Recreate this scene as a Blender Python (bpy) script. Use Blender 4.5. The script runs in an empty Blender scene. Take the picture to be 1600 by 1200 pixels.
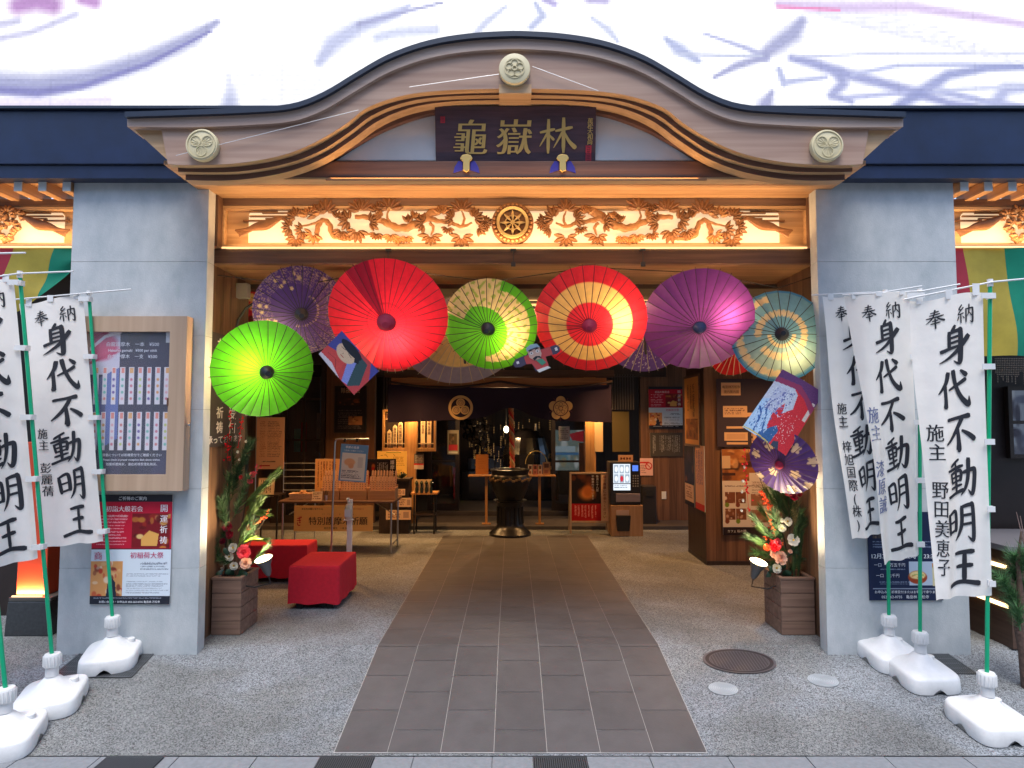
import bpy, bmesh, math, random
import numpy as np
from mathutils import Vector, Matrix, Quaternion
random.seed(7); rng = np.random.default_rng(7)
scene = bpy.context.scene
R_ = math.radians
# ------------------------------------------------------------------ camera, world, sun, exposure
PITCH = math.atan(55/1000.0)
CAM = Vector((0.0, -5.0, 1.775))
cam_d = bpy.data.cameras.new('camera'); cam = bpy.data.objects.new('camera', cam_d)
scene.collection.objects.link(cam); scene.camera = cam
cam_d.sensor_width = 36.0; cam_d.lens = 22.5; cam_d.clip_start = 0.05; cam_d.clip_end = 400
cam.location = CAM; cam.rotation_euler = (math.pi/2 + PITCH, 0, 0)

SUN_EL, SUN_AZ = 68, 186
world = bpy.data.worlds.new('World'); scene.world = world; world.use_nodes = True
wn = world.node_tree; wn.nodes.clear()
sky = wn.nodes.new('ShaderNodeTexSky'); sky.sky_type = 'NISHITA'; sky.sun_disc = False
sky.sun_elevation = R_(SUN_EL); sky.sun_rotation = R_(SUN_AZ)
bg = wn.nodes.new('ShaderNodeBackground'); bg.inputs['Strength'].default_value = 0.12
wo = wn.nodes.new('ShaderNodeOutputWorld')
wn.links.new(sky.outputs[0], bg.inputs['Color']); wn.links.new(bg.outputs[0], wo.inputs['Surface'])
sd = bpy.data.lights.new('sun', 'SUN'); sd.energy = 1.1; sd.angle = R_(30); sd.color = (1.0, .97, .93)
sun = bpy.data.objects.new('sun', sd); scene.collection.objects.link(sun)
a, e = R_(SUN_AZ), R_(SUN_EL)
sun_dir = Vector((math.sin(a)*math.cos(e), math.cos(a)*math.cos(e), math.sin(e)))
sun.rotation_euler = sun_dir.to_track_quat('Z', 'Y').to_euler(); sun.location = (0, -8, 12)
vs = scene.view_settings
vs.view_transform = 'Standard'; vs.look = 'None'; vs.exposure = 1.6; vs.gamma = 1; vs.use_curve_mapping = False
try:
    scene.cycles.use_denoising = True
    scene.cycles.max_bounces = 7; scene.cycles.transparent_max_bounces = 8
    scene.cycles.sample_clamp_indirect = 3.0; scene.cycles.caustics_reflective = False; scene.cycles.caustics_refractive = False
except Exception:
    pass

# ------------------------------------------------------------------ helpers: projection
def W(px, py, y):
    """world point on the plane Y=y seen at photo pixel (1600x1200)"""
    u = (px-800)/1000.0; v = -(py-600)/1000.0
    c, s = math.cos(PITCH), math.sin(PITCH)
    d = Vector((u, c - s*v, s + c*v))
    return CAM + d*((y-CAM.y)/d.y)
KY, SLOPE, EY = 0.14, 0.155, -1.13
def gz(y):
    if y >= KY: return 0.0
    if y <= EY: return SLOPE*(EY-KY)
    return SLOPE*(y-KY)
def G(px, py):
    lo, hi = -4.6, 14.0
    for _ in range(60):
        m = (lo+hi)/2
        if W(px, py, m).z > gz(m): lo = m
        else: hi = m
    return W(px, py, (lo+hi)/2)
def RC(px0, px1, py0, py1, y):
    p = W(px0, py1, y); q = W(px1, py0, y)
    return min(p.x, q.x), max(p.x, q.x), min(p.z, q.z), max(p.z, q.z)
def s2l(c):
    c = np.asarray(c, float)/255.0
    return np.where(c <= 0.04045, c/12.92, ((c+0.055)/1.055)**2.4)
# ------------------------------------------------------------------ helpers: materials
MATS = {}
def nd(nt, t, **k):
    n = nt.nodes.new(t)
    for a_, b_ in k.items(): setattr(n, a_, b_)
    return n
def M(name, col=(.5, .5, .5), rough=.6, metal=0.0, var=0.0, vscale=6.0, bump=0.0, bscale=40.0, stretch=(1, 1, 1), col2=None,
      emit=None, estr=0.0, spec=0.5, coat=0.0, transl=0.0, attr=False, alpha=1.0, detail=5.0, dark=None):
    if name in MATS: return MATS[name]
    m = bpy.data.materials.new(name); m.use_nodes = True; nt = m.node_tree; nt.nodes.clear()
    out = nd(nt, 'ShaderNodeOutputMaterial'); p = nd(nt, 'ShaderNodeBsdfPrincipled')
    p.inputs['Roughness'].default_value = rough; p.inputs['Metallic'].default_value = metal
    p.inputs['Specular IOR Level'].default_value = spec
    if coat: p.inputs['Coat Weight'].default_value = coat
    p.inputs['Base Color'].default_value = (*col, 1); csock = None
    tc = nd(nt, 'ShaderNodeTexCoord'); mp = nd(nt, 'ShaderNodeMapping'); mp.inputs['Scale'].default_value = stretch
    nt.links.new(tc.outputs['Object'], mp.inputs['Vector'])
    if attr:
        at = nd(nt, 'ShaderNodeAttribute', attribute_name='Col'); csock = at.outputs['Color']
    if var or col2 is not None:
        n = nd(nt, 'ShaderNodeTexNoise'); n.inputs['Scale'].default_value = vscale; n.inputs['Detail'].default_value = detail
        n.inputs['Roughness'].default_value = .65
        nt.links.new(mp.outputs[0], n.inputs['Vector'])
        rp = nd(nt, 'ShaderNodeValToRGB'); rp.color_ramp.elements[0].position = .3; rp.color_ramp.elements[1].position = .7
        c2 = col2 if col2 is not None else tuple(min(1, c*(1+var)) for c in col)
        c1 = col if col2 is not None else tuple(c*(1-var) for c in col)
        if attr:
            rp.color_ramp.elements[0].color = (1-var, 1-var, 1-var, 1); rp.color_ramp.elements[1].color = (1, 1, 1, 1)
            mx = nd(nt, 'ShaderNodeMix', data_type='RGBA', blend_type='MULTIPLY'); mx.inputs['Factor'].default_value = 1
            nt.links.new(csock, mx.inputs['A']); nt.links.new(rp.outputs[0], mx.inputs['B']); csock = mx.outputs['Result']
        else:
            rp.color_ramp.elements[0].color = (*c1, 1); rp.color_ramp.elements[1].color = (*c2, 1)
            csock = rp.outputs[0]
        nt.links.new(n.outputs['Fac'], rp.inputs[0])
    if csock is not None and not (attr and emit is not None): nt.links.new(csock, p.inputs['Base Color'])
    if bump:
        bn = nd(nt, 'ShaderNodeTexNoise'); bn.inputs['Scale'].default_value = bscale; bn.inputs['Detail'].default_value = 4
        nt.links.new(mp.outputs[0], bn.inputs['Vector'])
        b = nd(nt, 'ShaderNodeBump'); b.inputs['Strength'].default_value = bump; b.inputs['Distance'].default_value = .01
        nt.links.new(bn.outputs['Fac'], b.inputs['Height']); nt.links.new(b.outputs[0], p.inputs['Normal'])
    if emit is not None:
        p.inputs['Emission Color'].default_value = (*emit, 1); p.inputs['Emission Strength'].default_value = estr
        if attr: nt.links.new(csock, p.inputs['Emission Color'])
    if alpha < 1: p.inputs['Alpha'].default_value = alpha
    last = p.outputs[0]
    if transl:
        tr = nd(nt, 'ShaderNodeBsdfTranslucent')
        if csock is not None: nt.links.new(csock, tr.inputs['Color'])
        else: tr.inputs['Color'].default_value = (*col, 1)
        ms = nd(nt, 'ShaderNodeMixShader'); ms.inputs[0].default_value = transl
        nt.links.new(p.outputs[0], ms.inputs[1]); nt.links.new(tr.outputs[0], ms.inputs[2]); last = ms.outputs[0]
    nt.links.new(last, out.inputs['Surface'])
    MATS[name] = m; return m
def wood(name, c1, c2, axis='x', rough=.5, plank=0.0, scale=1.0, coat=0.0, plank_axis='z'):
    """timber: long grain along an axis, optional plank joints"""
    if name in MATS: return MATS[name]
    m = bpy.data.materials.new(name); m.use_nodes = True; nt = m.node_tree; nt.nodes.clear()
    out = nd(nt, 'ShaderNodeOutputMaterial'); p = nd(nt, 'ShaderNodeBsdfPrincipled'); p.inputs['Roughness'].default_value = rough
    if coat: p.inputs['Coat Weight'].default_value = coat
    tc = nd(nt, 'ShaderNodeTexCoord'); mp = nd(nt, 'ShaderNodeMapping')
    st = {'x': (1.2, 28, 28), 'y': (28, 1.2, 28), 'z': (28, 28, 1.2)}[axis]
    mp.inputs['Scale'].default_value = tuple(s*scale for s in st)
    nt.links.new(tc.outputs['Object'], mp.inputs['Vector'])
    n = nd(nt, 'ShaderNodeTexNoise'); n.inputs['Scale'].default_value = 1.0; n.inputs['Detail'].default_value = 6; n.inputs['Distortion'].default_value = .6
    nt.links.new(mp.outputs[0], n.inputs['Vector'])
    rp = nd(nt, 'ShaderNodeValToRGB'); rp.color_ramp.elements[0].position = .32; rp.color_ramp.elements[1].position = .68
    rp.color_ramp.elements[0].color = (*c1, 1); rp.color_ramp.elements[1].color = (*c2, 1)
    nt.links.new(n.outputs['Fac'], rp.inputs[0]); cs = rp.outputs[0]
    if plank:
        sx = nd(nt, 'ShaderNodeSeparateXYZ'); nt.links.new(tc.outputs['Object'], sx.inputs[0])
        dv = nd(nt, 'ShaderNodeMath', operation='DIVIDE'); dv.inputs[1].default_value = plank
        nt.links.new(sx.outputs['XYZ'.index(plank_axis.upper())], dv.inputs[0])
        fl = nd(nt, 'ShaderNodeMath', operation='FLOOR'); nt.links.new(dv.outputs[0], fl.inputs[0])
        wn_ = nd(nt, 'ShaderNodeTexWhiteNoise', noise_dimensions='1D'); nt.links.new(fl.outputs[0], wn_.inputs['W'])
        mr = nd(nt, 'ShaderNodeMapRange'); mr.inputs['To Min'].default_value = .72; mr.inputs['To Max'].default_value = 1.12
        nt.links.new(wn_.outputs['Value'], mr.inputs['Value'])
        fr = nd(nt, 'ShaderNodeMath', operation='FRACT'); nt.links.new(dv.outputs[0], fr.inputs[0])
        cp = nd(nt, 'ShaderNodeMath', operation='GREATER_THAN'); cp.inputs[1].default_value = .035; nt.links.new(fr.outputs[0], cp.inputs[0])
        jr = nd(nt, 'ShaderNodeMapRange'); jr.inputs['To Min'].default_value = .3; jr.inputs['To Max'].default_value = 1; nt.links.new(cp.outputs[0], jr.inputs['Value'])
        mu = nd(nt, 'ShaderNodeMath', operation='MULTIPLY'); nt.links.new(mr.outputs[0], mu.inputs[0]); nt.links.new(jr.outputs[0], mu.inputs[1])
        mx = nd(nt, 'ShaderNodeVectorMath', operation='SCALE'); nt.links.new(cs, mx.inputs[0]); nt.links.new(mu.outputs[0], mx.inputs['Scale']); cs = mx.outputs[0]
    nt.links.new(cs, p.inputs['Base Color'])
    b = nd(nt, 'ShaderNodeBump'); b.inputs['Strength'].default_value = .15; b.inputs['Distance'].default_value = .004
    nt.links.new(n.outputs['Fac'], b.inputs['Height']); nt.links.new(b.outputs[0], p.inputs['Normal'])
    nt.links.new(p.outputs[0], out.inputs['Surface']); MATS[name] = m; return m
# ------------------------------------------------------------------ helpers: objects
def tag(o, label=None, cat=None, group=None, kind=None):
    if label: o['label'] = label
    if cat: o['category'] = cat
    if group: o['group'] = group
    if kind: o['kind'] = kind
    return o
def thing(name, label, cat, loc=(0, 0, 0), rot=(0, 0, 0), group=None):
    o = bpy.data.objects.new(name, None); scene.collection.objects.link(o)
    o.empty_display_size = .1; o.location = loc; o.rotation_euler = rot
    return tag(o, label, cat, group)
class MB:
    def __init__(s): s.v = []; s.f = []; s.m = []; s.mi = 0
    def add(s, vs, fs, mi=None):
        b = len(s.v); s.v += [tuple(v) for v in vs]; s.f += [tuple(i+b for i in f) for f in fs]
        s.m += [s.mi if mi is None else mi]*len(fs); return s
    def box(s, x0, x1, y0, y1, z0, z1, T=None):
        vs = [(x, y, z) for z in (z0, z1) for y in (y0, y1) for x in (x0, x1)]
        if T is not None: vs = [T @ Vector(v) for v in vs]
        return s.add(vs, [(0, 2, 3, 1), (4, 5, 7, 6), (0, 1, 5, 4), (2, 6, 7, 3), (0, 4, 6, 2), (1, 3, 7, 5)])
    def cyl(s, p, q, r0, r1=None, n=12, caps=True):
        p = Vector(p); q = Vector(q); r1 = r0 if r1 is None else r1
        d = (q-p).normalized(); a = d.orthogonal().normalized(); b = d.cross(a)
        vs = [p+(a*math.cos(t)+b*math.sin(t))*r0 for t in [2*math.pi*i/n for i in range(n)]]
        vs += [q+(a*math.cos(t)+b*math.sin(t))*r1 for t in [2*math.pi*i/n for i in range(n)]]
        fs = [(i, (i+1) % n, n+(i+1) % n, n+i) for i in range(n)]
        if caps: fs += [tuple(range(n))[::-1], tuple(range(n, 2*n))]
        return s.add(vs, fs)
    def tube(s, pts, r, n=8):
        pts = [Vector(p) for p in pts]; rs = r if isinstance(r, (list, tuple)) else [r]*len(pts)
        vs = []; fs = []; a = None
        for i, p in enumerate(pts):
            d = (pts[min(i+1, len(pts)-1)]-pts[max(i-1, 0)]).normalized()
            a = d.orthogonal().normalized() if a is None else (a-d*a.dot(d)).normalized()
            b = d.cross(a)
            vs += [p+(a*math.cos(t)+b*math.sin(t))*rs[i] for t in [2*math.pi*k/n for k in range(n)]]
        for i in range(len(pts)-1):
            fs += [(i*n+k, i*n+(k+1) % n, (i+1)*n+(k+1) % n, (i+1)*n+k) for k in range(n)]
        fs += [tuple(range(n))[::-1], tuple(range((len(pts)-1)*n, len(pts)*n))]
        return s.add(vs, fs)
    def lathe(s, prof, c=(0, 0, 0), n=24, sx=1, sy=1):
        vs = []; fs = []
        for r, z in prof:
            vs += [(c[0]+r*sx*math.cos(2*math.pi*k/n), c[1]+r*sy*math.sin(2*math.pi*k/n), c[2]+z) for k in range(n)]
        for i in range(len(prof)-1):
            fs += [(i*n+k, i*n+(k+1) % n, (i+1)*n+(k+1) % n, (i+1)*n+k) for k in range(n)]
        fs += [tuple(range(n))[::-1], tuple(range((len(prof)-1)*n, len(prof)*n))]
        return s.add(vs, fs)
    def prism(s, pts, y0, y1):
        """polygon given as (x, z) extruded from y0 (front) to y1"""
        n = len(pts)
        vs = [(x, y0, z) for x, z in pts]+[(x, y1, z) for x, z in pts]
        area = sum(pts[i][0]*pts[(i+1) % n][1]-pts[(i+1) % n][0]*pts[i][1] for i in range(n))
        fs = [tuple(range(n)), tuple(range(n, 2*n))[::-1]]+[((i+1) % n, i, n+i, n+(i+1) % n) for i in range(n)]
        if area < 0: fs = [f[::-1] for f in fs]
        return s.add(vs, fs)
    def band(s, top, bot, y0, y1):
        """strip between two matching (x,z) polylines, extruded in y"""
        n = len(top)
        vs = [(x, y0, z) for x, z in top]+[(x, y0, z) for x, z in bot]+[(x, y1, z) for x, z in top]+[(x, y1, z) for x, z in bot]
        fs = []
        for i in range(n-1):
            fs += [(n+i, n+i+1, i+1, i), (2*n+i, 2*n+i+1, 3*n+i+1, 3*n+i), (i, i+1, 2*n+i+1, 2*n+i), (n+i+1, n+i, 3*n+i, 3*n+i+1)]
        fs += [(0, 2*n, 3*n, n), (n-1, 2*n-1, 4*n-1, 3*n-1)]
        return s.add(vs, fs)
    def ball(s, c, r, n=10, sc=(1, 1, 1)):
        m = max(4, n//2+1); vs = []; fs = []
        for i in range(m+1):
            t = math.pi*i/m
            for k in range(n):
                q = 2*math.pi*k/n
                vs.append((c[0]+r*sc[0]*math.sin(t)*math.cos(q), c[1]+r*sc[1]*math.sin(t)*math.sin(q), c[2]+r*sc[2]*math.cos(t)))
        for i in range(m): fs += [(i*n+k, (i+1)*n+k, (i+1)*n+(k+1) % n, i*n+(k+1) % n) for k in range(n)]
        return s.add(vs, fs)
    def xf(s, T, i0=0):
        s.v = s.v[:i0]+[tuple(T @ Vector(v)) for v in s.v[i0:]]; return s
    def build(s, name, mat, parent=None, world=True, bevel=0, smooth=False, origin=None, seg=2):
        me = bpy.data.meshes.new(name)
        off = Vector((0, 0, 0))
        if parent is not None and world: off = wloc(parent)
        if origin is not None: off = Vector(origin)
        vs = [tuple(Vector(v)-off) for v in s.v] if off.length else s.v
        me.from_pydata(vs, [], s.f)
        for mm in (mat if isinstance(mat, (list, tuple)) else [mat]): me.materials.append(mm)
        if any(s.m): me.polygons.foreach_set('material_index', s.m)
        if bevel:
            bm = bmesh.new(); bm.from_mesh(me); bmesh.ops.remove_doubles(bm, verts=bm.verts, dist=1e-6)
            es = [e_ for e_ in bm.edges if len(e_.link_faces) == 2 and e_.calc_face_angle(0) > .5]
            bmesh.ops.bevel(bm, geom=es, offset=bevel, segments=seg, profile=.5, affect='EDGES', clamp_overlap=True)
            bm.to_mesh(me); bm.free()
        if smooth:
            me.polygons.foreach_set('use_smooth', [True]*len(me.polygons))
            try: me.set_sharp_from_angle(angle=R_(40))
            except Exception: pass
        me.update()
        o = bpy.data.objects.new(name, me); scene.collection.objects.link(o)
        if parent is not None: o.parent = parent
        elif origin is not None: o.location = off
        return o
def wloc(o):
    v = Vector(o.location)
    while o.parent is not None:
        o = o.parent; v += Vector(o.location)
    return v
def copy_tree(o, parent=None):
    c = o.copy(); scene.collection.objects.link(c); c.parent = parent
    for ch in list(o.children): copy_tree(ch, c)
    return c
def lamp(parent, kind, loc, energy, col, size=.05, rot=None, size_y=None, spot=None, blend=.5):
    d = bpy.data.lights.new('lamp_light', kind); d.energy = energy; d.color = col
    if kind == 'AREA':
        d.size = size
        if size_y: d.shape = 'RECTANGLE'; d.size_y = size_y
    else: d.shadow_soft_size = size
    if kind == 'SPOT': d.spot_size = R_(spot or 80); d.spot_blend = blend
    o = bpy.data.objects.new('lamp_light', d); scene.collection.objects.link(o)
    o.parent = parent; o.location = loc
    if rot is not None: o.rotation_euler = rot
    return o
def aim(v): return Vector(v).to_track_quat('-Z', 'Y').to_euler()
# ------------------------------------------------------------------ helpers: writing
_tx = {}
def glyphs(s, bold=0.0, aniso=0.0, res=2):
    """flat text outline as (verts, faces, width) with size 1; aniso thickens uprights and thins level strokes like a brush"""
    k = (s, bold, aniso, res)
    if k in _tx: return _tx[k]
    cu = bpy.data.curves.new('t', 'FONT'); cu.body = s; cu.size = 1.0; cu.resolution_u = res; cu.fill_mode = 'FRONT'
    ob = bpy.data.objects.new('t', cu)
    me = bpy.data.meshes.new_from_object(ob)
    bm = bmesh.new(); bm.from_mesh(me); bmesh.ops.remove_doubles(bm, verts=bm.verts, dist=1e-5)
    if bold or aniso:
        mv = {}
        for e_ in bm.edges:
            if len(e_.link_faces) == 1:
                a_, b_ = e_.verts; t = (b_.co-a_.co)
                if t.length < 1e-6: continue
                t.normalize(); nrm = Vector((t.y, -t.x, 0))
                fc = e_.link_faces[0].calc_center_median()
                if nrm.dot((a_.co+b_.co)/2-fc) < 0: nrm = -nrm
                for v in (a_, b_): mv.setdefault(v, []).append(nrm)
        for v, ns in mv.items():
            n_ = sum(ns, Vector()); 
            if n_.length < 1e-4: continue
            n_.normalize()
            v.co += Vector((n_.x*(bold+aniso), n_.y*(bold-aniso*.55), 0))
    vs = [(v.co.x, v.co.y) for v in bm.verts]; bm.verts.index_update()
    fs = [tuple(v.index for v in f.verts) for f in bm.faces]
    bm.free(); bpy.data.meshes.remove(me); bpy.data.objects.remove(ob); bpy.data.curves.remove(cu)
    fs2 = []
    for f in fs:
        ar = sum(vs[f[i]][0]*vs[f[(i+1) % len(f)]][1]-vs[f[(i+1) % len(f)]][0]*vs[f[i]][1] for i in range(len(f)))
        fs2.append(f if ar > 0 else f[::-1])
    if vs:
        xs = [v[0] for v in vs]; ys = [v[1] for v in vs]; bb = (min(xs), max(xs), min(ys), max(ys))
    else: bb = (0, 1, 0, 1)
    _tx[k] = (vs, fs2, bb); return _tx[k]
def put_text(mb, s, x, z, size, y=0.0, align='c', vertical=False, mi=0, bold=0.0, aniso=0.0, sx=1.0, pitch=1.08, mapf=None, res=2, slant=0):
    """text standing in the xz plane facing -y, centred on (x,z)"""
    def one(st, cx, cz, al):
        vs, fs, bb = glyphs(st, bold, aniso, res)
        ox = {'c': (bb[0]+bb[1])/2, 'l': bb[0], 'r': bb[1]}[al]
        oz = (bb[2]+bb[3])/2 if len(st) == 1 and ord(st) > 0x2000 and not vertical else .37
        if vertical: ox = (bb[0]+bb[1])/2; oz = .37
        pts = []
        for a_, b_ in vs:
            lx = (a_-ox)*size*sx + (b_-oz)*size*slant; lz = (b_-oz)*size
            pts.append(mapf(cx+lx, cz+lz) if mapf else (cx+lx, y, cz+lz))
        mb.add(pts, fs, mi)
    if vertical:
        for i, ch in enumerate(s):
            if ch != ' ': one(ch, x, z-(i+.5)*size*pitch, 'c')
    else: one(s, x, z, align)
BR = {  # brush strokes: (x, y, width) in a 100-unit box, y down
 '身': [[(52,0,7),(43,15,10)],[(35,15,9),(34,60,9)],[(35,18,7),(62,13,9),(68,18,12),(66,88,13),(59,99,7),(46,91,2)],[(37,31,6),(64,28,6)],[(37,44,6),(64,41,6)],[(10,62,9),(40,57,7),(66,54,6)],[(90,30,12),(62,62,10),(34,80,7),(4,91,2)]],
 '代': [[(33,6,12),(25,30,10),(2,56,3)],[(22,36,9),(22,75,10),(20,94,13)],[(34,50,5),(66,38,8),(86,27,9)],[(49,3,12),(55,38,10),(70,72,11),(92,93,13),(95,72,2)],[(72,4,6),(88,17,13)]],
 '不': [[(14,12,8),(50,11,8),(84,7,12)],[(62,12,10),(42,42,10),(22,62,8),(3,74,4)],[(46,38,9),(48,70,11),(47,93,14),(44,98,4)],[(60,45,6),(80,56,11),(97,68,13)]],
 '動': [[(44,3,6),(14,17,7)],[(3,28,6),(56,20,8)],[(13,36,7),(17,62,7)],[(14,37,6),(48,32,8),(47,58,8)],[(18,48,5),(46,45,5)],[(18,60,5),(47,56,5)],[(32,12,7),(32,88,8)],[(12,74,6),(50,68,6)],[(0,95,7),(28,88,7),(56,82,9)],[(56,38,7),(86,30,10),(93,36,12),(87,78,12),(79,93,9),(68,82,2)],[(74,4,12),(70,48,10),(60,78,7),(46,96,2)]],
 '明': [[(8,26,9),(12,76,9)],[(9,26,6),(34,20,9),(36,70,10)],[(12,48,5),(35,44,5)],[(12,72,6),(37,67,6)],[(55,10,9),(54,52,9),(46,78,7),(34,96,2)],[(55,11,7),(80,5,9),(88,10,11),(88,82,12),(82,95,8),(70,85,2)],[(57,33,6),(85,29,6)],[(56,56,6),(85,51,6)]],
 '王': [[(26,14,8),(78,7,11)],[(30,48,8),(72,42,10)],[(51,12,10),(49,86,11)],[(2,94,9),(45,86,9),(98,88,12)]],
 '奉': [[(30,14,5),(70,9,7)],[(24,27,5),(74,22,7)],[(8,43,6),(92,34,8)],[(52,0,8),(44,30,7),(28,52,6),(4,70,2)],[(54,34,5),(72,50,8),(97,62,10)],[(36,58,5),(64,54,7)],[(28,72,6),(74,67,7)],[(50,46,8),(50,98,8)]],
 '納': [[(30,4,7),(14,26,7),(32,28,3)],[(39,18,7),(8,52,5),(40,47,6)],[(24,52,7),(24,98,8)],[(12,64,7),(4,84,5)],[(34,62,3),(43,74,7)],[(54,26,8),(54,96,8)],[(54,28,6),(88,22,8),(93,27,9),(92,88,10),(85,96,7),(77,88,2)],[(72,4,8),(70,44,7),(58,66,2)],[(72,42,4),(86,62,8)]],
 '林': [[(4,38,7),(44,29,9)],[(27,4,10),(26,94,10)],[(25,38,8),(2,76,3)],[(28,44,4),(42,58,9)],[(48,34,7),(94,24,10)],[(70,0,11),(70,92,11)],[(69,34,9),(42,80,3)],[(72,38,6),(86,62,10),(104,80,14)]],
}
def cr(pts, n=7):
    """catmull-rom through tuples"""
    P = [np.array(p, float) for p in pts]
    if len(P) == 2: return [tuple(P[0]+(P[1]-P[0])*t) for t in np.linspace(0, 1, n)]
    o = []
    for i in range(len(P)-1):
        p0 = P[max(i-1, 0)]; p1 = P[i]; p2 = P[i+1]; p3 = P[min(i+2, len(P)-1)]
        for t in np.linspace(0, 1, n, endpoint=False):
            o.append(tuple(.5*((2*p1)+(-p0+p2)*t+(2*p0-5*p1+4*p2-p3)*t*t+(-p0+3*p1-3*p2+p3)*t**3)))
    o.append(tuple(P[-1])); return o
def put_brush(mb, ch, x, z, size, mapf=None, y=0.0, mi=0, k=1.0, dy=0.0):
    for si, st in enumerate(BR[ch]):
        c = cr(st, 7); n = len(c); L = []; Rr = []
        for i in range(n):
            a_ = np.array(c[max(i-1, 0)][:2]); b_ = np.array(c[min(i+1, n-1)][:2]); d = b_-a_; d = d/(np.hypot(*d)+1e-9)
            nn = np.array((-d[1], d[0])); p = np.array(c[i][:2]); w = c[i][2]*.56*k
            if i == 0: p = p-d*w*.5; w *= .75
            if i == n-1: p = p+d*w*.4; w *= .6
            L.append(p+nn*w); Rr.append(p-nn*w)
        pts = []
        for q in L+Rr:
            lx = x+(q[0]-50)/100*size; lz = z-(q[1]-50)/100*size
            if mapf: pts.append(mapf(lx, lz, si*dy))
            else: pts.append((lx, y-si*dy, lz))
        mb.add(pts, [(i, n+i, n+i+1, i+1) for i in range(n-1)], mi)
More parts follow.
